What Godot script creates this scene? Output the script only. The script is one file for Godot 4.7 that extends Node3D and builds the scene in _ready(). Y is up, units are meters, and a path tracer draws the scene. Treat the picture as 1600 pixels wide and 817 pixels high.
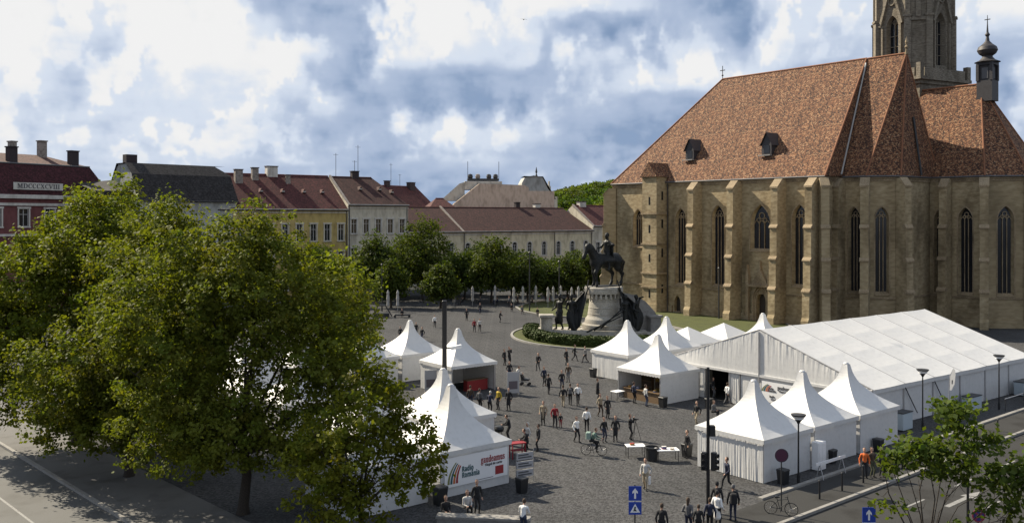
extends Node3D
# A city square with a Gothic church, an equestrian monument, white fair tents and a row of old houses. Metres, y up.

var M := {}
var names := {}
var rng := RandomNumberGenerator.new()

# ---------------------------------------------------------------- mesh builder
class Mb:
	var v := PackedVector3Array()
	var n := PackedVector3Array()
	var uv := PackedVector2Array()
	var t := Transform3D()
	func tri(a: Vector3, b: Vector3, c: Vector3, ua := Vector2.ZERO, ub := Vector2.ZERO, uc := Vector2.ZERO) -> void:
		var A := t * a
		var B := t * b
		var C := t * c
		var m := (B - A).cross(C - A).normalized()
		v.append(A); v.append(C); v.append(B)
		n.append(m); n.append(m); n.append(m)
		uv.append(ua); uv.append(uc); uv.append(ub)
	func quad(a: Vector3, b: Vector3, c: Vector3, d: Vector3) -> void:
		var w := a.distance_to(b)
		var h := a.distance_to(d)
		tri(a, b, c, Vector2(0, 0), Vector2(w, 0), Vector2(w, h))
		tri(a, c, d, Vector2(0, 0), Vector2(w, h), Vector2(0, h))
	func quad_n(p: Array, q: Array, w := []) -> void: # four corners with their own normals
		for k in [0, 2, 1, 0, 3, 2]:
			v.append(t * p[k]); n.append((t.basis * q[k]).normalized()); uv.append(w[k] if w else Vector2.ZERO)
	func box(lo: Vector3, hi: Vector3) -> void:
		var p := []
		for k in 8:
			p.append(Vector3(hi.x if k & 1 else lo.x, hi.y if k & 2 else lo.y, hi.z if k & 4 else lo.z))
		quad(p[4], p[5], p[7], p[6]); quad(p[1], p[0], p[2], p[3])
		quad(p[5], p[1], p[3], p[7]); quad(p[0], p[4], p[6], p[2])
		quad(p[6], p[7], p[3], p[2]); quad(p[0], p[1], p[5], p[4])
	func cbox(lo: Vector3, hi: Vector3, b := 0.02) -> void: # box with chamfered upright and upper edges
		var pts := PackedVector2Array([Vector2(lo.x + b, lo.z), Vector2(hi.x - b, lo.z), Vector2(hi.x, lo.z + b), Vector2(hi.x, hi.z - b), Vector2(hi.x - b, hi.z), Vector2(lo.x + b, hi.z), Vector2(lo.x, hi.z - b), Vector2(lo.x, lo.z + b)])
		var c := Vector2((lo.x + hi.x) / 2, (lo.z + hi.z) / 2)
		var q := PackedVector2Array()
		for p in pts:
			q.append(p + (c - p).normalized() * b)
		for k in 8:
			var j := (k + 1) % 8
			quad(Vector3(pts[j].x, lo.y, pts[j].y), Vector3(pts[k].x, lo.y, pts[k].y), Vector3(pts[k].x, hi.y - b, pts[k].y), Vector3(pts[j].x, hi.y - b, pts[j].y))
			quad(Vector3(pts[j].x, hi.y - b, pts[j].y), Vector3(pts[k].x, hi.y - b, pts[k].y), Vector3(q[k].x, hi.y, q[k].y), Vector3(q[j].x, hi.y, q[j].y))
			tri(Vector3(q[j].x, hi.y, q[j].y), Vector3(q[k].x, hi.y, q[k].y), Vector3(c.x, hi.y, c.y))
			tri(Vector3(pts[k].x, lo.y, pts[k].y), Vector3(pts[j].x, lo.y, pts[j].y), Vector3(c.x, lo.y, c.y))
	func extrude(poly: PackedVector2Array, z0: float, z1: float) -> void: # polygon in xy, counter-clockwise, along z
		var ix := Geometry2D.triangulate_polygon(poly)
		for k in range(0, ix.size(), 3):
			var a := poly[ix[k]]
			var b := poly[ix[k + 1]]
			var c := poly[ix[k + 2]]
			if (b - a).cross(c - a) < 0:
				var s := b
				b = c
				c = s
			tri(Vector3(a.x, a.y, z1), Vector3(b.x, b.y, z1), Vector3(c.x, c.y, z1), a, b, c)
			tri(Vector3(a.x, a.y, z0), Vector3(c.x, c.y, z0), Vector3(b.x, b.y, z0), a, c, b)
		for k in poly.size():
			var a := poly[k]
			var b := poly[(k + 1) % poly.size()]
			quad(Vector3(a.x, a.y, z0), Vector3(b.x, b.y, z0), Vector3(b.x, b.y, z1), Vector3(a.x, a.y, z1))
	func slab(poly: PackedVector2Array, y0: float, y1: float) -> void: # polygon in xz, standing from y0 to y1
		var ix := Geometry2D.triangulate_polygon(poly)
		var area := 0.0
		for k in poly.size():
			area += poly[k].cross(poly[(k + 1) % poly.size()])
		for k in range(0, ix.size(), 3):
			var a := poly[ix[k]]
			var b := poly[ix[k + 1]]
			var c := poly[ix[k + 2]]
			if (b - a).cross(c - a) > 0:
				var s := b
				b = c
				c = s
			tri(Vector3(a.x, y1, a.y), Vector3(b.x, y1, b.y), Vector3(c.x, y1, c.y), a, b, c)
		if y1 - y0 < 0.0005:
			return
		for k in poly.size():
			var a := poly[k]
			var b := poly[(k + 1) % poly.size()]
			if area > 0:
				quad(Vector3(b.x, y0, b.y), Vector3(a.x, y0, a.y), Vector3(a.x, y1, a.y), Vector3(b.x, y1, b.y))
			else:
				quad(Vector3(a.x, y0, a.y), Vector3(b.x, y0, b.y), Vector3(b.x, y1, b.y), Vector3(a.x, y1, a.y))
	func tube(pts: Array, radii: Array, sides := 8, caps := true) -> void:
		var rings := []
		var up := Vector3(0.31, 0.83, 0.47)
		for k in pts.size():
			var d: Vector3 = (pts[mini(k + 1, pts.size() - 1)] - pts[maxi(k - 1, 0)]).normalized()
			if absf(d.dot(up)) > 0.97:
				up = Vector3(0.9, 0.1, -0.4)
			var x := up.cross(d).normalized()
			var y := d.cross(x)
			up = y
			var ring := []
			for j in sides:
				var a := TAU * j / sides
				ring.append(x * cos(a) + y * sin(a))
			rings.append(ring)
		for k in pts.size() - 1:
			for j in sides:
				var i := (j + 1) % sides
				var r0: float = radii[k]
				var r1: float = radii[k + 1]
				quad_n([pts[k] + rings[k][j] * r0, pts[k] + rings[k][i] * r0, pts[k + 1] + rings[k + 1][i] * r1, pts[k + 1] + rings[k + 1][j] * r1], [rings[k][j], rings[k][i], rings[k + 1][i], rings[k + 1][j]])
		if caps:
			for e in [0, pts.size() - 1]:
				for j in sides:
					var a: Vector3 = pts[e] + rings[e][j] * radii[e]
					var b: Vector3 = pts[e] + rings[e][(j + 1) % sides] * radii[e]
					if e == 0:
						tri(pts[e], b, a)
					else:
						tri(pts[e], a, b)
	func lathe(prof: Array, sides := 16, at := Vector3.ZERO, smooth := true) -> void: # prof: Vector2(radius, height) from the bottom up
		for k in prof.size() - 1:
			var a: Vector2 = prof[k]
			var b: Vector2 = prof[k + 1]
			var s := Vector2(b.y - a.y, a.x - b.x).normalized()
			for j in sides:
				var p := TAU * j / sides
				var q := TAU * (j + 1) / sides
				var d := Vector3(cos(p), 0, -sin(p))
				var e := Vector3(cos(q), 0, -sin(q))
				var quad4 := [at + d * a.x + Vector3.UP * a.y, at + e * a.x + Vector3.UP * a.y, at + e * b.x + Vector3.UP * b.y, at + d * b.x + Vector3.UP * b.y]
				if smooth:
					quad_n(quad4, [d * s.x + Vector3.UP * s.y, e * s.x + Vector3.UP * s.y, e * s.x + Vector3.UP * s.y, d * s.x + Vector3.UP * s.y])
				else:
					if a.x > 0.0001:
						tri(quad4[0], quad4[1], quad4[2])
					if b.x > 0.0001:
						tri(quad4[0], quad4[2], quad4[3])
	func mesh() -> ArrayMesh:
		var arr := []
		arr.resize(Mesh.ARRAY_MAX)
		arr[Mesh.ARRAY_VERTEX] = v
		arr[Mesh.ARRAY_NORMAL] = n
		arr[Mesh.ARRAY_TEX_UV] = uv
		var m := ArrayMesh.new()
		if v.size():
			m.add_surface_from_arrays(Mesh.PRIMITIVE_TRIANGLES, arr)
		return m

# ---------------------------------------------------------------- scene helpers
func numbered(called: String) -> String:
	var k: int = names.get(called, 0)
	names[called] = k + 1
	return called if k == 0 else "%s_%03d" % [called, k]

func tag(o: Node, label := "", category := "", group := "", kind := "") -> void:
	if label: o.set_meta("label", label)
	if category: o.set_meta("category", category)
	if group: o.set_meta("group", group)
	if kind: o.set_meta("kind", kind)

func thing(called: String, label: String, category: String, at := Vector3.ZERO, turn := 0.0, group := "") -> Node3D:
	var o := Node3D.new()
	o.name = numbered(called)
	add_child(o)
	o.position = at
	o.rotation.y = turn
	tag(o, label, category, group)
	return o

func part(parent: Node, called: String, shape, m: Material, at := Vector3.ZERO) -> MeshInstance3D:
	var o := MeshInstance3D.new()
	o.name = called
	o.mesh = shape.mesh() if shape is Mb else shape
	o.material_override = m
	o.position = at
	parent.add_child(o, true)
	return o

func structure(called: String, shape, m: Material, kind := "structure") -> MeshInstance3D:
	var o := part(self, numbered(called), shape, m)
	o.set_meta("kind", kind)
	return o

func copy_of(o: Node3D, label: String, at: Vector3, turn: float, base_name: String) -> Node3D:
	var c: Node3D = o.duplicate()
	c.name = numbered(base_name)
	add_child(c)
	c.position = at
	c.rotation = Vector3(0, turn, 0)
	c.set_meta("label", label)
	return c

func lin(r: float, g: float, b: float) -> Color:
	return Color(r, g, b).linear_to_srgb()

func mat(r: float, g: float, b: float, rough := 0.8, metal := 0.0) -> StandardMaterial3D:
	var m := StandardMaterial3D.new()
	m.albedo_color = lin(r, g, b)
	m.roughness = rough
	m.metallic = metal
	return m

func ntex(freq: float, cols: Array, sd := 1, octaves := 4, kind := FastNoiseLite.TYPE_SIMPLEX_SMOOTH, ret := FastNoiseLite.RETURN_CELL_VALUE, size := 512) -> NoiseTexture2D:
	var f := FastNoiseLite.new()
	f.noise_type = kind
	f.seed = sd
	f.frequency = freq
	f.fractal_octaves = octaves
	if kind == FastNoiseLite.TYPE_CELLULAR:
		f.cellular_return_type = ret
		f.cellular_jitter = 0.9
		if octaves <= 1:
			f.fractal_type = FastNoiseLite.FRACTAL_NONE
	var t := NoiseTexture2D.new()
	t.width = size
	t.height = size
	t.seamless = true
	t.noise = f
	if cols:
		var g := Gradient.new()
		var offs := PackedFloat32Array()
		var cs := PackedColorArray()
		for k in cols.size():
			offs.append(cols[k][0])
			cs.append(lin(cols[k][1], cols[k][2], cols[k][3]))
		g.offsets = offs
		g.colors = cs
		t.color_ramp = g
	return t

func tmat(tex: Texture2D, scale: Vector3, rough := 0.85, bump: Texture2D = null, bump_cm := 0.0, uvmap := false, world := false) -> StandardMaterial3D:
	var m := StandardMaterial3D.new()
	m.albedo_texture = tex
	m.roughness = rough
	m.uv1_scale = scale
	if not uvmap:
		m.uv1_triplanar = true
		m.uv1_world_triplanar = world
		m.uv1_triplanar_sharpness = 4.0
	if bump:
		m.heightmap_enabled = true
		m.heightmap_texture = bump
		m.heightmap_scale = bump_cm
	return m

func blotch(m: StandardMaterial3D, tex: Texture2D, scale: Vector3, world := true) -> StandardMaterial3D: # multiplies coarse stains over a fine texture
	m.detail_enabled = true
	m.detail_albedo = tex
	m.detail_blend_mode = BaseMaterial3D.BLEND_MODE_MUL
	m.detail_uv_layer = BaseMaterial3D.DETAIL_UV_2
	m.uv2_triplanar = true
	m.uv2_world_triplanar = world
	m.uv2_scale = scale
	return m

func ang(dx: float, dz: float) -> float: # turn that points a thing's +z at (dx, dz)
	return atan2(dx, dz)

# ---------------------------------------------------------------- camera, sky, sun
const SUN := Vector3(-0.620, 0.643, -0.450) # towards the sun

func build_view() -> void:
	var cam := Camera3D.new()
	cam.name = "camera"
	cam.projection = Camera3D.PROJECTION_FRUSTUM
	cam.near = 0.5
	cam.far = 4000.0
	cam.size = 2.0 * 0.5 * 408.5 / 1420.0
	cam.frustum_offset = Vector2(0, -0.5 * 68.5 / 1420.0)
	add_child(cam)
	cam.position = Vector3(0, 15.5, 0)
	cam.current = true
	var e := Environment.new()
	e.background_mode = Environment.BG_SKY
	var sky := Sky.new()
	var sm := PanoramaSkyMaterial.new()
	sm.panorama = sky_picture()
	sky.sky_material = sm
	e.sky = sky
	e.background_energy_multiplier = 0.42
	e.tonemap_mode = Environment.TONE_MAPPER_LINEAR
	e.tonemap_exposure = 2.1
	e.sdfgi_enabled = true
	e.ssao_enabled = true
	e.ssil_enabled = true
	var we := WorldEnvironment.new()
	we.name = "world_environment"
	we.environment = e
	add_child(we)
	var sun := DirectionalLight3D.new()
	sun.name = "sun"
	add_child(sun)
	sun.basis = Basis.looking_at(-SUN)
	sun.light_energy = 1.44
	sun.light_angular_distance = 0.53
	sun.light_color = Color(1.0, 0.95, 0.86)
	sun.shadow_enabled = true

# Broken cumulus over blue: cloud brightness on a coarse chart of the sky in view, carried on by noise all round, sharpened into puffs by finer noise.
const CHART := [ # a value every 50 px of the view across and every 40 down, from the photograph's sky
	[1.0, 1.0, .92, .90, 1.0, 1.0, 1.0, .95, .66, .64, .62, .60, .62, .98, 1.0, .80, 1.0, 1.0, .95, .90, .78, .66, .56, .62, .80, .86, .84, .84, .80, .84, .90, .92, .92],
	[1.0, 1.0, .84, .86, .98, 1.0, 1.0, 1.0, .90, .70, .66, .62, .80, 1.0, 1.0, .90, .98, .74, .56, .54, .54, .72, .70, .56, .82, .86, .80, .80, .76, .80, .84, .74, .74],
	[1.0, .96, .78, .74, .82, .98, 1.0, 1.0, 1.0, .92, .78, .60, .90, .98, .90, .86, .92, .66, .80, .82, .66, .86, .74, .74, .90, .76, .74, .74, .70, .70, .70, .64, .62],
	[.86, .86, .76, .78, .84, .92, .92, .94, .92, .90, .66, .58, .70, .62, .58, .58, .62, .64, .74, .84, .90, .90, .94, .90, .78, .62, .62, .62, .62, .62, .62, .62, .80],
	[.80, .80, .80, .84, .86, .88, .88, .88, .92, .72, .84, .66, .60, .58, .58, .56, .58, .64, .72, .72, .62, .60, .60, .60, .60, .60, .60, .60, .60, .62, .64, .66, .80],
	[.80, .82, .80, .80, .82, .86, .84, .82, .78, .70, .64, .62, .64, .80, .86, .86, .82, .76, .60, .56, .55, .55, .55, .56, .58, .60, .60, .60, .60, .62, .64, .66, .70],
	[.80, .80, .80, .80, .80, .80, .82, .80, .76, .78, .74, .66, .66, .72, .78, .80, .74, .66, .58, .56, .56, .56, .56, .58, .60, .60, .60, .60, .60, .62, .64, .66, .68],
	[.80, .80, .78, .76, .74, .72, .74, .70, .66, .66, .64, .62, .60, .58, .58, .60, .62, .64, .66, .70, .72, .72, .70, .68, .66, .66, .66, .66, .66, .66, .66, .66, .66]]

func chart_at(px: float, py: float) -> float:
	var x := clampf(px / 50.0, 0.0, 31.999)
	var y := clampf(py / 40.0, 0.0, 6.999)
	var i := int(x)
	var j := int(y)
	var fx := smoothstep(0.0, 1.0, x - i)
	var fy := smoothstep(0.0, 1.0, y - j)
	return lerpf(lerpf(CHART[j][i], CHART[j][i + 1], fx), lerpf(CHART[j + 1][i], CHART[j + 1][i + 1], fx), fy)

func sky_picture() -> ImageTexture:
	var w := 4096
	var h := 2048
	var f := FastNoiseLite.new()
	f.noise_type = FastNoiseLite.TYPE_SIMPLEX_SMOOTH
	f.seed = 11
	f.frequency = 0.024
	f.fractal_octaves = 6
	f.fractal_gain = 0.58
	f.domain_warp_enabled = true
	f.domain_warp_amplitude = 7.0
	f.domain_warp_frequency = 0.012
	var puffs := f.get_seamless_image(w, 512).get_data()
	f.seed = 5
	f.frequency = 0.0022
	f.domain_warp_enabled = false
	var broad := f.get_seamless_image(w, 512).get_data()
	var lo := Color(0.52, 0.62, 0.76)
	var mid := Color(0.72, 0.785, 0.89)
	var hi := Color(0.89, 0.93, 0.99)
	var data := PackedByteArray()
	data.resize(w * h * 3)
	data.fill(120)
	for row in range(0, 1024):
		var el := (0.5 - (row + 0.5) / h) * PI
		var step := 1 if row > 700 else 4
		if step == 4 and row % 4 != 0:
			continue
		var te := tan(minf(el, 1.2))
		# flatten the clouds towards the horizon: rows of the noise run faster there
		var nr := clampi(int(500.0 * (1.0 - pow(clampf(el / 1.5707, 0.0, 1.0), 0.62))), 0, 511)
		for col in range(0, w, step):
			var az := wrapf((col + 0.5) / w * TAU, -PI, PI)
			var base := 0.0
			var inside := 0.0
			var b := broad[nr * w + col] / 255.0
			var p := puffs[nr * w + col] / 255.0
			var outside := 0.74 + (b - 0.5) * 0.75
			if absf(az) < 0.75 and el < 0.5:
				var px := 800.0 + 1420.0 * tan(az)
				var py := 340.0 - 1420.0 * te / cos(az)
				inside = smoothstep(0.75, 0.52, absf(az)) * smoothstep(0.42, 0.25, el)
				base = chart_at(px + (p - 0.5) * 75.0, py + (p - 0.5) * 34.0)
			var val := lerpf(outside, base, inside)
			# puffs: crisp bright heads where the broad value is high, soft grey-blue undersides where it is low
			val += (p - 0.5) * 0.19
			val += (puffs[((nr * 3) % 512) * w + (col + 900) % w] / 255.0 - 0.5) * 0.11 # streaks
			val += 0.10 * smoothstep(0.50, 0.56, p) * smoothstep(0.66, 0.82, val)
			var c := lo.lerp(mid, smoothstep(0.46, 0.66, val))
			c = c.lerp(hi, smoothstep(0.64, 0.84, val))
			c = c.lerp(Color(1, 1, 1), smoothstep(0.84, 0.97, val))
			for s in step:
				var at := (row * w + col + s) * 3
				data[at] = int(c.r * 255.0)
				data[at + 1] = int(c.g * 255.0)
				data[at + 2] = int(c.b * 255.0)
	# the coarse upper rows are repeated by building the buffer in order
	var out := PackedByteArray()
	var held := PackedByteArray()
	for row in 1024:
		if row <= 700:
			if row % 4 == 0:
				held = data.slice(row * w * 3, (row + 1) * w * 3)
			out.append_array(held)
		else:
			out.append_array(data.slice(row * w * 3, (row + 1) * w * 3))
	out.append_array(data.slice(1024 * w * 3, h * w * 3))
	return ImageTexture.create_from_image(Image.create_from_data(w, h, false, Image.FORMAT_RGB8, out))

# ---------------------------------------------------------------- materials
func build_materials() -> void:
	var fine := ntex(0.03, [], 3, 4)
	var stains := ntex(0.012, [[0.0, 0.62, 0.60, 0.58], [0.45, 0.95, 0.94, 0.93], [1.0, 1.0, 1.0, 1.0]], 8, 4)
	var soot := ntex(0.008, [[0.0, 0.40, 0.38, 0.36], [0.42, 0.85, 0.83, 0.80], [0.62, 1.0, 1.0, 1.0], [1.0, 1.0, 0.97, 0.92]], 21, 5)
	var setts := ntex(0.055, [[0.0, 0.042, 0.042, 0.043], [0.5, 0.067, 0.0675, 0.069], [1.0, 0.096, 0.097, 0.099]], 4, 1, FastNoiseLite.TYPE_CELLULAR)
	var sett_gap := ntex(0.055, [], 4, 1, FastNoiseLite.TYPE_CELLULAR, FastNoiseLite.RETURN_DISTANCE2_SUB)
	M.plaza = blotch(tmat(setts, Vector3.ONE * 0.33, 0.82, sett_gap, 2.0, false, true), ntex(0.006, [[0.0, 0.80, 0.80, 0.79], [0.4, 0.92, 0.915, 0.91], [0.7, 1.0, 0.99, 0.98], [1.0, 1.0, 1.0, 0.98]], 31, 5), Vector3.ONE * 0.03)
	M.plaza.metallic_specular = 0.15
	M.asphalt = blotch(tmat(ntex(0.09, [[0.0, 0.030, 0.030, 0.030], [0.5, 0.042, 0.042, 0.041], [1.0, 0.058, 0.058, 0.056]], 5, 3), Vector3.ONE * 0.5, 0.88, fine, 0.6, false, true), stains, Vector3.ONE * 0.05)
	M.asphalt.metallic_specular = 0.25
	M.road_light = blotch(tmat(ntex(0.09, [[0.0, 0.075, 0.075, 0.073], [1.0, 0.12, 0.12, 0.115]], 15, 3), Vector3.ONE * 0.5, 0.88, null, 0.0, false, true), stains, Vector3.ONE * 0.05)
	M.pavement = blotch(tmat(ntex(0.07, [[0.0, 0.085, 0.083, 0.080], [1.0, 0.135, 0.132, 0.125]], 6, 3), Vector3.ONE * 0.4, 0.9, fine, 0.5, false, true), stains, Vector3.ONE * 0.07)
	M.kerb = blotch(tmat(ntex(0.05, [[0.0, 0.16, 0.155, 0.145], [1.0, 0.30, 0.29, 0.27]], 7, 4), Vector3.ONE * 0.7, 0.85, null, 0.0, false, true), stains, Vector3.ONE * 0.3)
	M.paint = blotch(tmat(ntex(0.06, [[0.0, 0.06, 0.06, 0.058], [0.45, 0.20, 0.20, 0.195], [1.0, 0.36, 0.36, 0.35]], 12, 4), Vector3.ONE * 0.6, 0.8, null, 0.0, false, true), stains, Vector3.ONE * 0.4)
	M.lawn = blotch(tmat(ntex(0.06, [[0.0, 0.030, 0.038, 0.005], [0.5, 0.052, 0.062, 0.008], [1.0, 0.075, 0.085, 0.012]], 13, 4), Vector3.ONE * 0.35, 1.0, fine, 4.0, false, true), stains, Vector3.ONE * 0.06)
	# church
	var ashlar := ntex(0.016, [[0.0, 0.22, 0.166, 0.093], [0.4, 0.295, 0.232, 0.136], [0.65, 0.345, 0.278, 0.168], [1.0, 0.42, 0.345, 0.22]], 41, 5)
	M.stone = blotch(tmat(ashlar, Vector3(0.10, 0.19, 0.10), 0.93, ntex(0.02, [], 42, 5), 1.5), soot, Vector3(0.045, 0.02, 0.045), false)
	M.tower_stone = blotch(tmat(ntex(0.018, [[0.0, 0.10, 0.085, 0.065], [0.5, 0.20, 0.175, 0.135], [1.0, 0.30, 0.265, 0.21]], 47, 5), Vector3(0.17, 0.3, 0.17), 0.93, fine, 3.0), soot, Vector3(0.06, 0.02, 0.06), false)
	M.trim_stone = blotch(tmat(ntex(0.03, [[0.0, 0.18, 0.135, 0.080], [1.0, 0.42, 0.335, 0.22]], 43, 4), Vector3.ONE * 0.3, 0.9), soot, Vector3.ONE * 0.06, false)
	M.pale_stone = blotch(tmat(ntex(0.03, [[0.0, 0.24, 0.228, 0.20], [1.0, 0.42, 0.40, 0.355]], 44, 4), Vector3.ONE * 0.3, 0.9, fine, 1.0), soot, Vector3.ONE * 0.09, false)
	var tiles := ntex(0.085, [[0.0, 0.020, 0.010, 0.006], [0.25, 0.055, 0.023, 0.012], [0.45, 0.122, 0.050, 0.023], [0.68, 0.190, 0.084, 0.038], [0.88, 0.265, 0.140, 0.068], [1.0, 0.37, 0.235, 0.135]], 51, 1, FastNoiseLite.TYPE_CELLULAR)
	var tile_gap := ntex(0.085, [], 51, 1, FastNoiseLite.TYPE_CELLULAR, FastNoiseLite.RETURN_DISTANCE)
	M.church_tile = blotch(tmat(tiles, Vector3(0.135, 0.18, 0.1), 0.9, tile_gap, 6.0, true), ntex(0.010, [[0.0, 0.50, 0.47, 0.47], [0.35, 0.82, 0.80, 0.79], [0.6, 1.0, 1.0, 1.0], [1.0, 1.0, 0.98, 0.94]], 52, 5), Vector3(0.10, 0.035, 0.10), false)
	M.tile_ridge = mat(0.20, 0.085, 0.042, 0.9)
	M.window_dark = mat(0.010, 0.012, 0.016, 0.12)
	M.lead = mat(0.10, 0.10, 0.105, 0.55, 0.3)
	M.copper_dark = blotch(tmat(ntex(0.03, [[0.0, 0.022, 0.020, 0.022], [1.0, 0.050, 0.047, 0.052]], 45, 3), Vector3.ONE * 0.4, 0.6), stains, Vector3.ONE * 0.2, false)
	M.flashing = mat(0.34, 0.33, 0.31, 0.5, 0.2)
	M.door_wood = tmat(ntex(0.05, [[0.0, 0.020, 0.013, 0.008], [1.0, 0.055, 0.036, 0.021]], 46, 3), Vector3(2, 0.3, 2), 0.7)
	# houses
	for c in [["yellow_plaster", 0.46, 0.35, 0.13], ["white_plaster", 0.54, 0.50, 0.40], ["cream_plaster", 0.58, 0.46, 0.35], ["grey_plaster", 0.36, 0.37, 0.35], ["rose_plaster", 0.155, 0.055, 0.055], ["ivory_plaster", 0.60, 0.54, 0.38], ["stucco_trim", 0.55, 0.53, 0.48]]:
		M[c[0]] = blotch(tmat(ntex(0.02, [[0.0, c[1] * 0.80, c[2] * 0.79, c[3] * 0.78], [0.5, c[1], c[2], c[3]], [1.0, c[1] * 1.08, c[2] * 1.08, c[3] * 1.08]], 61, 5), Vector3(0.12, 0.05, 0.12), 0.92), stains, Vector3(0.08, 0.03, 0.08), false)
	for c in [["red_roof", 0.070, 0.022, 0.020], ["brown_roof", 0.046, 0.019, 0.016], ["dark_roof", 0.030, 0.028, 0.028], ["plum_roof", 0.050, 0.014, 0.017], ["orange_roof", 0.085, 0.042, 0.034]]:
		M[c[0]] = blotch(tmat(ntex(0.09, [[0.0, c[1] * 0.5, c[2] * 0.5, c[3] * 0.5], [0.5, c[1], c[2], c[3]], [1.0, c[1] * 1.6, c[2] * 1.6, c[3] * 1.6]], 62, 1, FastNoiseLite.TYPE_CELLULAR), Vector3(0.09, 0.12, 0.1), 0.85, null, 0.0, true), ntex(0.012, [[0.0, 0.55, 0.52, 0.5], [0.5, 0.95, 0.93, 0.92], [1.0, 1.0, 1.0, 1.0]], 63, 5), Vector3.ONE * 0.07, false)
	for k in ["red_roof", "brown_roof", "dark_roof", "plum_roof", "orange_roof"]:
		M[k].metallic_specular = 0.38
	M.pane = mat(0.014, 0.017, 0.021, 0.08)
	M.sash = mat(0.42, 0.41, 0.38, 0.6)
	M.chimney = blotch(tmat(ntex(0.03, [[0.0, 0.20, 0.17, 0.15], [1.0, 0.34, 0.31, 0.28]], 64, 4), Vector3.ONE * 0.5, 0.9), soot, Vector3.ONE * 0.3, false)
	M.chimney_dark = mat(0.035, 0.026, 0.028, 0.9)
	# street things
	M.tent = tmat(ntex(0.012, [[0.0, 0.45, 0.45, 0.442], [0.35, 0.515, 0.515, 0.51], [1.0, 0.54, 0.54, 0.535]], 71, 5), Vector3.ONE * 0.35, 0.5)
	M.tent.backlight_enabled = true
	M.tent.backlight = Color(0.10, 0.10, 0.098)
	M.alu = mat(0.42, 0.42, 0.43, 0.4, 0.7)
	M.rafter = mat(0.20, 0.20, 0.205, 0.6)
	M.black_metal = mat(0.014, 0.014, 0.016, 0.45, 0.2)
	M.dark_metal = mat(0.035, 0.036, 0.038, 0.5, 0.3)
	M.plastic_black = mat(0.014, 0.015, 0.017, 0.45)
	M.rubber = mat(0.016, 0.016, 0.016, 0.8)
	M.bronze = blotch(tmat(ntex(0.04, [[0.0, 0.006, 0.007, 0.007], [0.6, 0.012, 0.013, 0.013], [1.0, 0.026, 0.031, 0.028]], 72, 4), Vector3.ONE * 0.5, 0.5), stains, Vector3.ONE * 0.3, false)
	M.bronze.metallic = 0.1
	M.bronze.metallic_specular = 0.35
	M.bark = tmat(ntex(0.04, [[0.0, 0.018, 0.014, 0.011], [1.0, 0.065, 0.052, 0.040]], 73, 4), Vector3(1.6, 0.35, 1.6), 0.95, fine, 3.0)
	M.sign_blue = mat(0.012, 0.045, 0.30, 0.4)
	M.sign_white = mat(0.72, 0.72, 0.72, 0.45)
	M.parasol = mat(0.30, 0.29, 0.27, 0.9)
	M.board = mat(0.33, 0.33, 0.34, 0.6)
	M.sign_red = mat(0.30, 0.012, 0.020, 0.45)
	M.sign_back = mat(0.10, 0.09, 0.105, 0.5, 0.2)
	M.skin = mat(0.40, 0.24, 0.17, 0.6)
	M.ink = mat(0.06, 0.06, 0.065, 0.7)
	M.ink_red = mat(0.26, 0.022, 0.024, 0.7)
	M.ink_teal = mat(0.02, 0.085, 0.10, 0.7)
	M.ink_orange = mat(0.42, 0.12, 0.03, 0.7)
	M.ink_olive = mat(0.16, 0.17, 0.06, 0.7)
	M.wood = tmat(ntex(0.05, [[0.0, 0.10, 0.062, 0.032], [1.0, 0.22, 0.145, 0.08]], 74, 3), Vector3(1.5, 6, 1.5), 0.6)
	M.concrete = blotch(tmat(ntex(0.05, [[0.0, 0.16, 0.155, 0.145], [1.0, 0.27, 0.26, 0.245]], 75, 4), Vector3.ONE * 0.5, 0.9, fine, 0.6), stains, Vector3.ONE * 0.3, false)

# ---------------------------------------------------------------- ground
const RX := Vector2(0.764, -0.646) # along the street that leaves to the right (x, z)
const RN := Vector2(0.646, 0.764) # across it, towards the camera
const LX := Vector2(0.698, 0.716) # along the street on the left

func strip(a: Vector2, d: Vector2, length: float, c: Vector2, width: float) -> PackedVector2Array:
	return PackedVector2Array([a, a + d * length, a + d * length + c * width, a + c * width])

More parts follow.
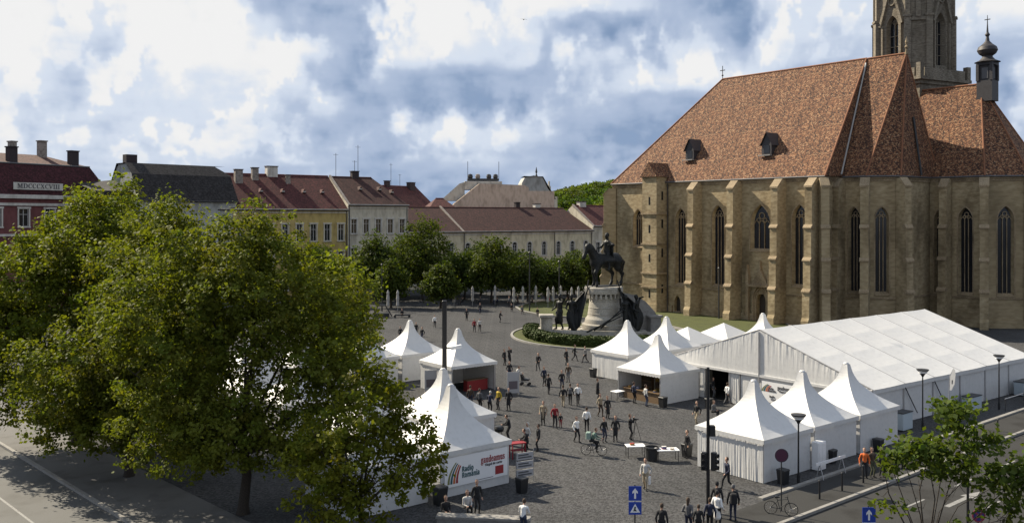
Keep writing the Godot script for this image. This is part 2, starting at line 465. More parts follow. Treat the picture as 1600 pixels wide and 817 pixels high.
func build_ground() -> void:
	var b := Mb.new()
	b.slab(PackedVector2Array([Vector2(-2500, 60), Vector2(2500, 60), Vector2(2500, -3500), Vector2(-2500, -3500)]), -0.125, -0.125)
	structure("ground", b, M.asphalt)
	var corner := Vector2(-4.4, -31.0)
	b = Mb.new()
	b.slab(PackedVector2Array([corner, corner + RX * 230, Vector2(175, -275), Vector2(-215, -275), corner - LX * 240]), -0.13, 0.0)
	structure("plaza_paving", b, M.plaza)
	# the street on the right: kerb, footway, inner stone edge
	b = Mb.new()
	b.slab(strip(corner + RX * 4, RX, 220, RN, 0.22), -0.122, 0.03)
	structure("kerb", b, M.kerb)
	b = Mb.new()
	b.slab(strip(corner + RX * 4 - RN * 2.55, RX, 220, RN, 2.55), -0.05, 0.004)
	structure("footway", b, M.asphalt)
	b = Mb.new()
	b.slab(strip(corner + RX * 26 - RN * 2.95, RX, 190, RN, 0.30), -0.05, 0.11)
	structure("inner_kerb", b, M.kerb)
	var ln := Vector2(-LX.y, LX.x) # across the left street, away from the plaza
	b = Mb.new()
	b.slab(strip(corner - LX * 4, -LX, 220, ln, 0.22), -0.122, 0.03)
	structure("kerb", b, M.kerb)
	b = Mb.new()
	b.slab(strip(corner - LX * 4, -LX, 220, -ln, 4.2), -0.05, 0.004)
	structure("pavement", b, M.pavement)
	b = Mb.new()
	b.slab(strip(corner + LX * 12 + ln * 0.24, -LX, 230, ln, 9.0), -0.121, -0.121)
	structure("road", b, M.road_light)
	# paint on the streets
	for off in [2.75, 5.6]:
		for k in 16:
			b = Mb.new()
			b.slab(strip(corner + RX * (22.0 + k * 6.2 + off) + RN * off, RX, 2.4, RN, 0.13), -0.117, -0.117)
			structure("lane_dash", b, M.paint)
	for k in 5:
		b = Mb.new()
		b.t = Transform3D(Basis(Vector3.UP, atan2(-RX.y, RX.x)), Vector3(corner.x + RX.x * (33.0 + k * 9.5) + RN.x * 4.2, 0, corner.y + RX.y * (33.0 + k * 9.5) + RN.y * 4.2))
		b.slab(PackedVector2Array([Vector2(0, -0.14), Vector2(2.6, -0.14), Vector2(2.6, -0.42), Vector2(4.2, 0), Vector2(2.6, 0.42), Vector2(2.6, 0.14), Vector2(0, 0.14)]), -0.117, -0.117)
		structure("lane_arrow", b, M.paint)
	b = Mb.new()
	b.slab(strip(corner - LX * 2 + ln * 3.55, -LX, 150, ln, 0.13), -0.117, -0.117)
	structure("lane_line", b, M.paint)
	# lawns before the church, with stone edging
	var lawn := PackedVector2Array([Vector2(0.5, -157), Vector2(3.2, -165), Vector2(9, -172), Vector2(15, -173), Vector2(19.5, -168), Vector2(24.8, -150.2), Vector2(33, -140.4), Vector2(40, -131.5), Vector2(39, -118), Vector2(31, -112), Vector2(25, -121), Vector2(20.5, -134), Vector2(11, -139), Vector2(5, -143), Vector2(1.5, -150)])
	b = Mb.new()
	b.slab(lawn, -0.02, 0.07)
	structure("lawn", b, M.lawn)
	b = Mb.new()
	for k in lawn.size():
		if k >= 5 and k <= 6:
			continue
		var p := lawn[k]
		var q := lawn[(k + 1) % lawn.size()]
		var d := (q - p).normalized()
		var c := Vector2(-d.y, d.x)
		b.slab(PackedVector2Array([p - d * 0.12, q + d * 0.12, q + d * 0.12 + c * 0.35, p - d * 0.12 + c * 0.35]), -0.02, 0.2)
	structure("lawn_edging", b, M.kerb)
	# stone path along the church
	b = Mb.new()
	b.slab(PackedVector2Array([Vector2(17, -158.5), Vector2(25.3, -150.6), Vector2(45, -126.8), Vector2(46.2, -128.2), Vector2(19, -161)]), -0.02, 0.05)
	structure("church_path", b, M.pavement)
	# bed round the monument
	var ring := PackedVector2Array()
	var inner := PackedVector2Array()
	for k in 48:
		var a := TAU * k / 48
		ring.append(Vector2(12.0 + cos(a) * 12.2, -119.5 + sin(a) * 13.8))
		inner.append(Vector2(12.0 + cos(a) * 11.9, -119.5 + sin(a) * 13.45))
	b = Mb.new()
	for k in 48:
		var j := (k + 1) % 48
		b.slab(PackedVector2Array([ring[k], ring[j], inner[j], inner[k]]), -0.02, 0.2)
	structure("kerb", b, M.kerb)
	b = Mb.new()
	b.slab(inner, -0.02, 0.09)
	structure("lawn", b, M.lawn)

# ---------------------------------------------------------------- church
func arch_points(half: float, spring: float, steps := 7, ratio := 2.0) -> Array: # pointed arch from the left springing over the apex to the right
	var r := half * ratio
	var out := []
	var a1 := acos((r - half) / r)
	for k in steps + 1:
		var a := a1 * k / steps
		out.append(Vector2(-half + r - r * cos(a), spring + r * sin(a)))
	for k in range(steps - 1, -1, -1):
		out.append(Vector2(-out[k].x, out[k].y))
	return out

func outline(o: Dictionary) -> Array: # opening outline, left foot up and over to the right foot
	var pts := [Vector2(o.x - o.w, o.y0)]
	if o.get("flat", false):
		pts.append(Vector2(o.x - o.w, o.y1)); pts.append(Vector2(o.x + o.w, o.y1))
	else:
		for p in arch_points(o.w, o.y1, 6, o.get("ratio", 2.0)):
			pts.append(Vector2(o.x + p.x, p.y))
	pts.append(Vector2(o.x + o.w, o.y0))
	return pts

func wall_with(b: Mb, x0: float, x1: float, y0: float, y1: float, openings: Array, depth := 0.5) -> void: # wall in the xy plane looking to +z; openings sorted along x
	var x := x0
	for o in openings:
		b.quad(Vector3(x, y0, 0), Vector3(o.x - o.w, y0, 0), Vector3(o.x - o.w, y1, 0), Vector3(x, y1, 0))
		if o.y0 > y0 + 0.01:
			b.quad(Vector3(o.x - o.w, y0, 0), Vector3(o.x + o.w, y0, 0), Vector3(o.x + o.w, o.y0, 0), Vector3(o.x - o.w, o.y0, 0))
		var pts := outline(o)
		for k in range(1, pts.size() - 2):
			var p: Vector2 = pts[k]
			var q: Vector2 = pts[k + 1]
			b.quad(Vector3(p.x, p.y, 0), Vector3(q.x, q.y, 0), Vector3(q.x, y1, 0), Vector3(p.x, y1, 0))
		for k in pts.size():
			var p: Vector2 = pts[k]
			var q: Vector2 = pts[(k + 1) % pts.size()]
			var s: float = o.get("splay", 0.0)
			var pc := Vector2(lerpf(p.x, o.x, s), p.y)
			var qc := Vector2(lerpf(q.x, o.x, s), q.y)
			b.quad(Vector3(p.x, p.y, 0), Vector3(pc.x, pc.y, -depth), Vector3(qc.x, qc.y, -depth), Vector3(q.x, q.y, 0))
		x = o.x + o.w
	b.quad(Vector3(x, y0, 0), Vector3(x1, y0, 0), Vector3(x1, y1, 0), Vector3(x, y1, 0))

func fill_opening(b: Mb, o: Dictionary, z: float) -> void:
	var poly := PackedVector2Array()
	var pts := outline(o)
	pts.reverse()
	for p in pts:
		poly.append(Vector2(lerpf(p.x, o.x, o.get("splay", 0.0)), p.y))
	b.extrude(poly, z - 0.04, z)

func bar(b: Mb, p: Vector2, q: Vector2, w: float, z0: float, z1: float) -> void:
	var d := (q - p).normalized()
	var c := Vector2(-d.y, d.x) * w * 0.5
	b.extrude(PackedVector2Array([p - c, q - c, q + c, p + c]), z0, z1)

func ring_bar(b: Mb, c: Vector2, r: float, w: float, z0: float, z1: float, steps := 12) -> void:
	for k in steps:
		var a := TAU * k / steps
		var e := TAU * (k + 1) / steps
		var d := Vector2(cos(a), sin(a))
		var f := Vector2(cos(e), sin(e))
		b.extrude(PackedVector2Array([c + d * (r - w / 2), c + d * (r + w / 2), c + f * (r + w / 2), c + f * (r - w / 2)]), z0, z1)

func gothic_window(parent: Node3D, tr: Transform3D, o: Dictionary, lights := 3, depth := 0.55) -> void:
	var b := Mb.new()
	b.t = tr
	fill_opening(b, o, -depth + 0.04)
	var win := part(parent, "window", b, M.window_dark)
	var k: float = 1.0 - o.get("splay", 0.0)
	var hw: float = o.w * k
	b = Mb.new()
	b.t = tr
	var z0 := -depth + 0.045
	var z1 := -depth + 0.19
	for j in lights - 1:
		b = Mb.new()
		b.t = tr
		var x: float = o.x - hw + 2.0 * hw * (j + 1) / lights
		bar(b, Vector2(x, o.y0), Vector2(x, o.y1 + hw * 0.15), 0.09, z0, z1)
		part(win, "mullion", b, M.trim_stone)
	b = Mb.new()
	b.t = tr
	var lw := 2.0 * hw / lights
	for j in lights:
		var cx: float = o.x - hw + lw * (j + 0.5)
		var ap := arch_points(lw * 0.5, o.y1, 3, 1.5)
		for i in ap.size() - 1:
			bar(b, Vector2(cx, 0) + ap[i], Vector2(cx, 0) + ap[i + 1], 0.08, z0, z1)
	ring_bar(b, Vector2(o.x, o.y1 + hw * 0.98), hw * 0.34, 0.09, z0, z1)
	ring_bar(b, Vector2(o.x - hw * 0.42, o.y1 + hw * 0.52), hw * 0.22, 0.08, z0, z1, 8)
	ring_bar(b, Vector2(o.x + hw * 0.42, o.y1 + hw * 0.52), hw * 0.22, 0.08, z0, z1, 8)
	part(win, "tracery", b, M.trim_stone)
	b = Mb.new()
	b.t = tr
	var pts := outline(o)
	for i in pts.size() - 1: # moulded hood round the opening
		var d: Vector2 = (pts[i + 1] - pts[i]).normalized()
		var c := Vector2(-d.y, d.x)
		b.extrude(PackedVector2Array([pts[i] + c * 0.02, pts[i] + c * 0.2, pts[i + 1] + c * 0.2, pts[i + 1] + c * 0.02]), -0.03, 0.055)
	part(win, "surround", b, M.trim_stone)
	b = Mb.new()
	b.t = tr
	var sill := PackedVector2Array([Vector2(-depth, 0.30), Vector2(-depth, -0.25), Vector2(0.14, -0.25), Vector2(0.14, -0.12)])
	b.t = tr * Transform3D(Basis(Vector3(0, 0, -1), Vector3.UP, Vector3(1, 0, 0)), Vector3(o.x - o.w - 0.15, o.y0, 0))
	b.t = tr * Transform3D(Basis(Vector3(0, 0, 1), Vector3.UP, Vector3(-1, 0, 0)), Vector3(o.x + o.w + 0.12, o.y0, 0))
	b.extrude(sill, 0.0, 2.0 * o.w + 0.24)
	part(win, "sill", b, M.trim_stone)

func buttress(parent: Node3D, at: Vector3, turn: float, top := 21.0, width := 1.15, reach := 2.9) -> void:
	# profile seen from the side: steps back as it rises, each set-off with a sloping cap
	var tr := Transform3D(Basis(Vector3.UP, turn), at)
	var frame := tr * Transform3D(Basis(Vector3(0, 0, 1), Vector3.UP, Vector3(-1, 0, 0)), Vector3(width / 2, 0, 0))
	var b := Mb.new()
	b.t = frame
	var r := reach
	var prof := PackedVector2Array([Vector2(-0.1, 0), Vector2(r + 0.35, 0), Vector2(r + 0.35, 1.0), Vector2(r + 0.06, 1.45)])
	var steps := [5.2, 9.6, 14.2]
	for k in 3:
		prof.append(Vector2(r, steps[k] - 0.3))
		r -= reach * 0.075
		prof.append(Vector2(r, steps[k] + 0.28))
	prof.append(Vector2(r, top - 1.0))
	prof.append(Vector2(r * 0.55, top))
	prof.append(Vector2(-0.1, top))
	b.extrude(prof, 0.0, width)
	var body := part(parent, "buttress", b, M.stone)
	r = reach
	for k in 3: # weathered caps of paler stone
		b = Mb.new()
		b.t = frame
		b.extrude(PackedVector2Array([Vector2(r - 0.6, steps[k] - 0.24), Vector2(r + 0.16, steps[k] - 0.24), Vector2(r + 0.16, steps[k] - 0.06), Vector2(r - reach * 0.075 + 0.02, steps[k] + 0.34), Vector2(r - 0.6, steps[k] + 0.34)]), -0.09, width + 0.09)
		part(body, "weathering", b, M.trim_stone)
		r -= reach * 0.075
	b = Mb.new()
	b.t = frame
	b.extrude(PackedVector2Array([Vector2(r * 0.5, top + 0.005), Vector2(r + 0.15, top - 1.25), Vector2(r + 0.15, top - 1.0), Vector2(r * 0.5, top + 0.16)]), -0.09, width + 0.09)
	part(body, "weathering", b, M.trim_stone)

func roof_face(b: Mb, pts: Array) -> void: # pts counter-clockwise from outside, first edge along the eave
	var a: Vector3 = pts[0]
	var u: Vector3 = (pts[1] - a).normalized()
	var m: Vector3 = (pts[1] - a).cross(pts[pts.size() - 1] - a).normalized()
	var w := m.cross(u)
	for k in range(1, pts.size() - 1):
		var q := []
		for p in [a, pts[k], pts[k + 1]]:
			q.append(Vector2((p - a).dot(u) + a.x * 0.37, (p - a).dot(w)))
		b.tri(a, pts[k], pts[k + 1], q[0], q[1], q[2])

func along(b: Mb, p: Vector3, q: Vector3, r: float, sides := 6) -> void:
	b.tube([p, q], [r, r], sides)

func seg(ax: float, av: float, bx: float, bv: float) -> Array: # wall frame between two plan points (s, v): transform and length
	var a := Vector3(ax, 0, -av)
	var x := Vector3(bx, 0, -bv) - a
	var l := x.length()
	x /= l
	return [Transform3D(Basis(x, Vector3.UP, x.cross(Vector3.UP)), a), l]

func build_church() -> void:
	var c := thing("gothic_church", "large Gothic stone church with steep red tiled roof and tall buttresses", "church", Vector3(18, 0, -159.5), -0.8774)
	var E := 21.4
	var nave := [
		{"x": 5.6, "w": 1.1, "y0": 10.6, "y1": 15.0, "splay": 0.25}, {"x": 14.9, "w": 1.05, "y0": 4.6, "y1": 15.2, "splay": 0.2},
		{"x": 22.4, "w": 1.15, "y0": 4.8, "y1": 15.4, "splay": 0.2}, {"x": 30.2, "w": 1.75, "y0": 10.6, "y1": 14.4, "splay": 0.2}, {"x": 36.9, "w": 1.25, "y0": 5.6, "y1": 15.2, "splay": 0.18}]
	var doors := [{"x": 14.2, "w": 0.62, "y0": 0.15, "y1": 1.7}, {"x": 30.4, "w": 0.75, "y0": 0.15, "y1": 3.0}]
	var runs := [ # a, b, windows
		[0, 0, 40.5, 0, nave], [40.5, 0, 40.5, 4.5, []], [40.5, 4.5, 44.6, 4.5, [{"x": 2.3, "w": 0.92, "y0": 4.8, "y1": 15.4, "splay": 0.2}]],
		[44.6, 4.5, 47.8, 7.7, [{"x": 2.2, "w": 0.92, "y0": 4.8, "y1": 15.4, "splay": 0.2}]], [47.8, 7.7, 47.8, 16.8, []],
		[47.8, 16.8, 55.5, 16.8, [{"x": 1.55, "w": 0.88, "y0": 4.6, "y1": 15.2, "splay": 0.2}, {"x": 5.1, "w": 1.0, "y0": 4.6, "y1": 15.2, "splay": 0.2}]],
		[55.5, 16.8, 59.6, 20.9, [{"x": 2.9, "w": 1.1, "y0": 4.6, "y1": 15.2, "splay": 0.2}]], [59.6, 20.9, 59.6, 26.7, []], [59.6, 26.7, 55.5, 30.8, []],
		[55.5, 30.8, 40.5, 30.8, []], [40.5, 30.8, 40.5, 26, []], [40.5, 26, 0, 26, []], [0, 26, 0, 0, []]]
	for r in runs:
		var f := seg(r[0], r[1], r[2], r[3])
		var b := Mb.new()
		b.t = f[0]
		var low := []
		if r[4] == nave: # the doors break the lower course of the wall
			wall_with(b, 0, f[1], 0.0, 4.4, doors, 0.7)
			wall_with(b, 0, f[1], 4.4, E, nave, 0.55)
			low = doors
		else:
			wall_with(b, 0, f[1], 0.0, E, r[4], 0.55)
		part(c, "wall", b, M.stone)
		for o in r[4]:
			gothic_window(c, f[0], o, 3 if o.w > 0.8 else 2)
		for o in low:
			b = Mb.new()
			b.t = f[0]
			fill_opening(b, o, -0.62)
			var d := part(c, "door", b, M.door_wood)
			for k in 3:
				b = Mb.new()
				b.t = f[0]
				b.box(Vector3(o.x - o.w + 0.1, 0.5 + k * 0.8, -0.62), Vector3(o.x + o.w - 0.1, 0.58 + k * 0.8, -0.59))
				part(d, "hinge_band", b, M.black_metal)
		# plinth, string course, cornice
		b = Mb.new()
		b.t = f[0]
		var gaps := [0.0]
		for o in low:
			gaps.append(o.x - o.w - 0.35)
			gaps.append(o.x + o.w + 0.35)
		gaps.append(f[1])
		for k in range(0, gaps.size(), 2):
			b.extrude(PackedVector2Array([Vector2(gaps[k], 0), Vector2(gaps[k + 1], 0), Vector2(gaps[k + 1], 1.05), Vector2(gaps[k], 1.05)]), 0.0, 0.28)
		part(c, "plinth", b, M.stone)
		b = Mb.new()
		b.t = f[0]
		b.extrude(PackedVector2Array([Vector2(-0.06, 4.05), Vector2(f[1] + 0.06, 4.05), Vector2(f[1] + 0.06, 4.3), Vector2(-0.06, 4.3)]), 0.0, 0.16)
		part(c, "string_course", b, M.trim_stone)
		b = Mb.new()
		b.t = f[0]
		b.extrude(PackedVector2Array([Vector2(-0.3, E - 0.75), Vector2(f[1] + 0.3, E - 0.75), Vector2(f[1] + 0.3, E - 0.4), Vector2(-0.3, E - 0.4)]), 0.0, 0.15)
		b.extrude(PackedVector2Array([Vector2(-0.4, E - 0.4), Vector2(f[1] + 0.4, E - 0.4), Vector2(f[1] + 0.4, E - 0.03), Vector2(-0.4, E - 0.03)]), 0.0, 0.30)
		part(c, "cornice", b, M.trim_stone)
	# carved portal with a stepped gable, and the stone porch gable above it
	var b := Mb.new()
	for k in 3:
		var o := {"x": 30.4, "w": 0.82 + k * 0.22, "y0": 0.0, "y1": 3.0 + k * 0.12}
		var pts := outline(o)
		for i in pts.size() - 1:
			var d: Vector2 = (pts[i + 1] - pts[i]).normalized()
			var q := Vector2(-d.y, d.x)
			b.extrude(PackedVector2Array([pts[i], pts[i] + q * 0.2, pts[i + 1] + q * 0.2, pts[i + 1]]), 0.0, 0.16 + k * 0.1)
	b.extrude(PackedVector2Array([Vector2(28.4, 5.1), Vector2(32.0, 5.1), Vector2(32.0, 5.45), Vector2(28.4, 5.45)]), 0.0, 0.75)
	b.extrude(PackedVector2Array([Vector2(28.9, 5.45), Vector2(31.8, 5.45), Vector2(30.35, 7.9)]), 0.0, 0.45)
	b.extrude(PackedVector2Array([Vector2(30.15, 7.8), Vector2(30.55, 7.8), Vector2(30.35, 9.0)]), 0.0, 0.4)
	for x in [28.2, 32.05]:
		b.box(Vector3(x - 0.25, 0, 0), Vector3(x + 0.25, 6.4, 0.6))
		b.extrude(PackedVector2Array([Vector2(x - 0.3, 6.4), Vector2(x + 0.3, 6.4), Vector2(x, 8.4)]), 0.02, 0.58)
	part(c, "portal", b, M.trim_stone)
	# buttresses
	for s in [18.7, 26.3, 34.1, 39.7]:
		buttress(c, Vector3(s, 0, 0), 0.0)
	buttress(c, Vector3(0.1, 0, -0.1), -PI / 4, 20.6, 1.3, 2.6)
	for p in [[40.5, 0.0, PI / 4], [40.9, 4.5, 0.0], [44.6, 4.5, 0.39], [47.8, 7.7, 1.18], [50.5, 16.8, 0.0], [55.5, 16.8, 0.39], [59.6, 20.9, 1.18], [59.6, 26.7, 1.96]]:
		buttress(c, Vector3(p[0], 0, -p[1]), p[2], 21.0, 1.1, 2.3)
	# stair turret on the south side with a small gabled roof and slit windows
	b = Mb.new()
	b.box(Vector3(8.9, 0, -0.2), Vector3(12.0, 20.6, 2.6))
	b.box(Vector3(8.7, 0, -0.2), Vector3(12.2, 1.3, 2.85))
	b.extrude(PackedVector2Array([Vector2(8.9, 20.6), Vector2(12.0, 20.6), Vector2(12.0, 22.3), Vector2(8.9, 22.3)]), -1.0, 2.6)
	var tur := part(c, "stair_turret", b, M.stone)
	b = Mb.new()
	for y in [3.9, 6.2, 11.0, 16.0]:
		b.box(Vector3(8.7, y, -0.1), Vector3(12.2, y + 0.28, 2.8))
	part(tur, "string_course", b, M.trim_stone)
	b = Mb.new()
	roof_face(b, [Vector3(8.6, 22.2, 2.9), Vector3(10.45, 22.2, 2.9), Vector3(10.45, 24.6, 2.9)])
	roof_face(b, [Vector3(10.45, 22.2, 2.9), Vector3(12.3, 22.2, 2.9), Vector3(10.45, 24.6, 2.9)])
	roof_face(b, [Vector3(12.3, 22.2, 2.9), Vector3(12.3, 22.2, -2.5), Vector3(10.45, 24.6, -2.5), Vector3(10.45, 24.6, 2.9)])
	roof_face(b, [Vector3(8.6, 22.2, -2.5), Vector3(8.6, 22.2, 2.9), Vector3(10.45, 24.6, 2.9), Vector3(10.45, 24.6, -2.5)])
	part(tur, "roof", b, M.church_tile)
	for y in [2.3, 8.2, 13.0, 17.6]:
		b = Mb.new()
		b.box(Vector3(10.3, y, 2.6), Vector3(10.6, y + 1.3, 2.63))
		b.box(Vector3(12.0, y + 0.8, 1.0), Vector3(12.03, y + 2.2, 1.4))
		part(tur, "slit_window", b, M.window_dark)
	# roofs
	var R := 39.5
	var o := 0.42
	var e0 := E - 0.0
	b = Mb.new() # nave
	var re := Vector3(40.0, R, -13)
	var rw := Vector3(13.4, R, -13)
	roof_face(b, [Vector3(-o, e0, o), Vector3(41.2, e0, o), re, rw])
	roof_face(b, [Vector3(41.2, e0, o), Vector3(41.2, e0, -26 - o), re])
	roof_face(b, [Vector3(41.2, e0, -26 - o), Vector3(-o, e0, -26 - o), rw, re])
	roof_face(b, [Vector3(-o, e0, -26 - o), Vector3(-o, e0, o), rw])
	var rf := part(c, "nave_roof", b, M.church_tile)
	b = Mb.new()
	along(b, rw, re, 0.16)
	part(rf, "ridge_tile", b, M.tile_ridge)
	b = Mb.new()
	along(b, Vector3(-o, e0, o), rw, 0.14)
	part(rf, "ridge_tile", b, M.tile_ridge)
	b = Mb.new()
	along(b, Vector3(41.2, e0, o), re, 0.14)
	part(rf, "ridge_tile", b, M.tile_ridge)
	b = Mb.new() # eastern bay
	var ae := Vector3(46.2, R - 0.05, -13)
	var aw := Vector3(38.0, R - 0.05, -13)
	var q1 := Vector3(44.85, e0, -4.5 + o)
	var q2 := Vector3(47.8 + o, e0, -7.4)
	var q3 := Vector3(47.8 + o, e0, -18.6)
	var q4 := Vector3(44.85, e0, -21.5 - o)
	roof_face(b, [Vector3(40.2, e0, -4.5 + o), q1, ae, aw])
	roof_face(b, [q1, q2, ae]); roof_face(b, [q2, q3, ae]); roof_face(b, [q3, q4, ae])
	roof_face(b, [q4, Vector3(40.2, e0, -21.5 - o), aw, ae])
	rf = part(c, "chancel_roof", b, M.church_tile)
	b = Mb.new()
	along(b, aw, ae, 0.15)
	part(rf, "ridge_tile", b, M.tile_ridge)
	b = Mb.new()
	along(b, q1, ae, 0.13)
	part(rf, "ridge_tile", b, M.tile_ridge)
	b = Mb.new()
	along(b, q2, ae, 0.13)
	part(rf, "ridge_tile", b, M.tile_ridge)
	b = Mb.new()
	along(b, q3, ae, 0.13)
	part(rf, "ridge_tile", b, M.tile_ridge)
	b = Mb.new()
	b.t = Transform3D(Basis(), Vector3(0, 0, 0.12))
	along(b, Vector3(41.25, e0 + 0.3, -3.9), Vector3(40.25, R - 0.8, -12.5), 0.14)
	part(rf, "valley_flashing", b, M.flashing)
	b = Mb.new()
	along(b, Vector3(48.6, e0 + 0.2, -12.6), Vector3(47.4, 30.0, -12.6), 0.16)
	part(rf, "valley_flashing", b, M.dark_metal)
	b = Mb.new() # lower choir roof
	var H := 35.3
	var be := Vector3(52.1, H, -23.8)
	var bw := Vector3(40.5, H, -23.8)
	var p1 := Vector3(55.75, e0, -16.8 + o)
	var p2 := Vector3(59.6 + o, e0, -20.6)
	var p3 := Vector3(59.6 + o, e0, -27.0)
	var p4 := Vector3(55.75, e0, -30.8 - o)
	roof_face(b, [Vector3(41.3, e0, -16.8 + o), p1, be, bw])
	roof_face(b, [p1, p2, be]); roof_face(b, [p2, p3, be]); roof_face(b, [p3, p4, be])
	roof_face(b, [p4, Vector3(41.3, e0, -30.8 - o), bw, be])
	rf = part(c, "choir_roof", b, M.church_tile)
	b = Mb.new()
	along(b, bw, be, 0.15)
	part(rf, "ridge_tile", b, M.tile_ridge)
	b = Mb.new()
	along(b, p1, be, 0.13)
	part(rf, "ridge_tile", b, M.tile_ridge)
	b = Mb.new()
	along(b, p2, be, 0.13)
	part(rf, "ridge_tile", b, M.tile_ridge)
	b = Mb.new()
	along(b, p3, be, 0.13)
	part(rf, "ridge_tile", b, M.tile_ridge)
	# gutters
	b = Mb.new()
	for g in [[Vector3(-o, e0, o), Vector3(41.2, e0, o)], [q1, q2], [q2, q3], [Vector3(41.2, e0, -4.5 + o), q1], [Vector3(48.4, e0, -16.8 + o), p1], [p1, p2], [p2, p3]]:
		b = Mb.new()
		along(b, g[0] + Vector3(0, -0.08, 0), g[1] + Vector3(0, -0.08, 0), 0.12)
		part(c, "gutter", b, M.lead)
	b = Mb.new()
	for g in [[12.35, 0.25], [44.2, -4.25], [47.6, -16.2]]:
		b = Mb.new()
		along(b, Vector3(g[0], 0.1, g[1]), Vector3(g[0], 21.2, g[1]), 0.09)
		part(c, "downpipe", b, M.copper_dark)
	# dormers
	for s in [15.2, 30.0]:
		var y := E + 18.1 * 3.0 / 13.65
		b = Mb.new()
		var z := -2.5
		b.extrude(PackedVector2Array([Vector2(s - 0.85, y - 0.3), Vector2(s + 0.85, y - 0.3), Vector2(s + 0.85, y + 1.3), Vector2(s, y + 2.9), Vector2(s - 0.85, y + 1.3)]), z - 2.2, z + 0.6)
		var dm := part(c, "dormer", b, M.copper_dark)
		b = Mb.new()
		b.box(Vector3(s - 0.5, y - 0.1, z + 0.6), Vector3(s + 0.5, y + 1.1, z + 0.63))
		part(dm, "window", b, M.window_dark)
		b = Mb.new()
		for side in [-1, 1]:
			roof_face(b, [Vector3(s + side * 1.1, y + 1.05, z + 0.85), Vector3(s + side * 1.1, y + 1.05, z - 2.6), Vector3(s, y + 3.05, z - 2.6), Vector3(s, y + 3.05, z + 0.85)])
		part(dm, "roof", b, M.copper_dark)
		b = Mb.new()
		b.box(Vector3(s - 1.2, y - 0.5, z + 0.55), Vector3(s + 0.9, y - 0.38, z + 1.1))
		part(dm, "flashing", b, M.flashing)
	# cross on the west end of the ridge, finials
	b = Mb.new()
	along(b, rw, rw + Vector3(0, 2.3, 0), 0.06)
	b.box(rw + Vector3(-0.5, 1.45, -0.05), rw + Vector3(0.5, 1.58, 0.05))
	b.lathe([Vector2(0.05, 0.5), Vector2(0.22, 0.65), Vector2(0.05, 0.8)], 8, rw)
	part(c, "cross", b, M.copper_dark)
	b = Mb.new()
	b.lathe([Vector2(0.3, -0.2), Vector2(0.14, 0.6), Vector2(0.3, 0.9), Vector2(0.1, 1.2), Vector2(0.24, 1.6), Vector2(0.02, 2.4)], 8, ae)
	part(c, "finial", b, M.trim_stone)
	# ridge turret with an onion cap
	var tb := Vector3(53.1, 0, -23.6)
	b = Mb.new()
	b.box(tb + Vector3(-1.1, 32.6, -1.1), tb + Vector3(1.1, 35.6, 1.1))
	for x in [-0.97, 0.97]:
		for zz in [-0.97, 0.97]:
			b.box(tb + Vector3(x - 0.2, 35.6, zz - 0.2), tb + Vector3(x + 0.2, 37.9, zz + 0.2))
	b.box(tb + Vector3(-1.15, 37.9, -1.15), tb + Vector3(1.15, 38.4, 1.15))
	b.box(tb + Vector3(-0.85, 35.6, -0.85), tb + Vector3(0.85, 37.9, 0.85))
	var bt := part(c, "bell_turret", b, M.copper_dark)
	b = Mb.new()
	b.t = Transform3D(Basis(), tb)
	for k in 4:
		b.t = Transform3D(Basis(Vector3.UP, k * PI / 2), tb)
		b.box(Vector3(-0.45, 35.9, 0.85), Vector3(0.45, 37.5, 0.89))
	part(bt, "louvre", b, M.lead)
	b = Mb.new()
	b.lathe([Vector2(1.78, 38.35), Vector2(1.10, 38.67), Vector2(0.72, 39.11), Vector2(0.68, 39.25), Vector2(1.15, 39.61), Vector2(1.40, 40.11), Vector2(1.23, 40.62), Vector2(0.68, 41.05), Vector2(0.30, 41.48), Vector2(0.19, 42.13), Vector2(0.36, 42.42), Vector2(0.15, 42.78), Vector2(0.07, 44.00), Vector2(0.04, 45.30)], 16, tb)
	b.box(tb + Vector3(-0.4, 44.6, -0.04), tb + Vector3(0.4, 44.72, 0.04))
	part(bt, "onion_dome", b, M.copper_dark)
	# tower behind: square stage, gallery, octagonal belfry with gabled windows
	var tc := Vector3(39.0, 0, -29.6)
	var tp := Transform3D(Basis(Vector3.UP, -0.21), tc)
	b = Mb.new()
	b.t = tp
	b.box(Vector3(-5.4, 0, -5.4), Vector3(5.4, 36.4, 5.4))
	b.box(Vector3(-5.7, 36.4, -5.7), Vector3(5.7, 37.0, 5.7))
	b.box(Vector3(-6.1, 37.0, -6.1), Vector3(6.1, 37.5, 6.1))
	var tw := part(c, "tower", b, M.tower_stone)
	b = Mb.new()
	b.t = tp
	for k in 4:
		b.t = tp * Transform3D(Basis(Vector3.UP, k * PI / 2), Vector3.ZERO)
		b.box(Vector3(-4.8, 37.5, 5.6), Vector3(4.8, 38.9, 5.85))
		b.box(Vector3(5.2, 37.5, 5.2), Vector3(6.0, 39.6, 6.0))
	part(tw, "gallery_parapet", b, M.tower_stone)
	for k in 8:
		var main := k % 2 == 0
		var a := k * PI / 4
		var half := 2.95 if main else 1.55
		var dist := 5.05 if main else 5.05 * cos(PI / 4) + 2.95 * sin(PI / 4) - 0.0
		dist = 5.05 if main else 5.66
		var ft := tp * Transform3D(Basis(Vector3.UP, a), Basis(Vector3.UP, a) * Vector3(0, 0, dist))
		b = Mb.new()
		b.t = ft
		var win := {"x": 0.0, "w": 1.15, "y0": 39.6, "y1": 46.0, "splay": 0.15}
		wall_with(b, -half, half, 37.5, 60.0, [win] if main else [], 0.9)
		var face := part(tw, "belfry_wall", b, M.tower_stone)
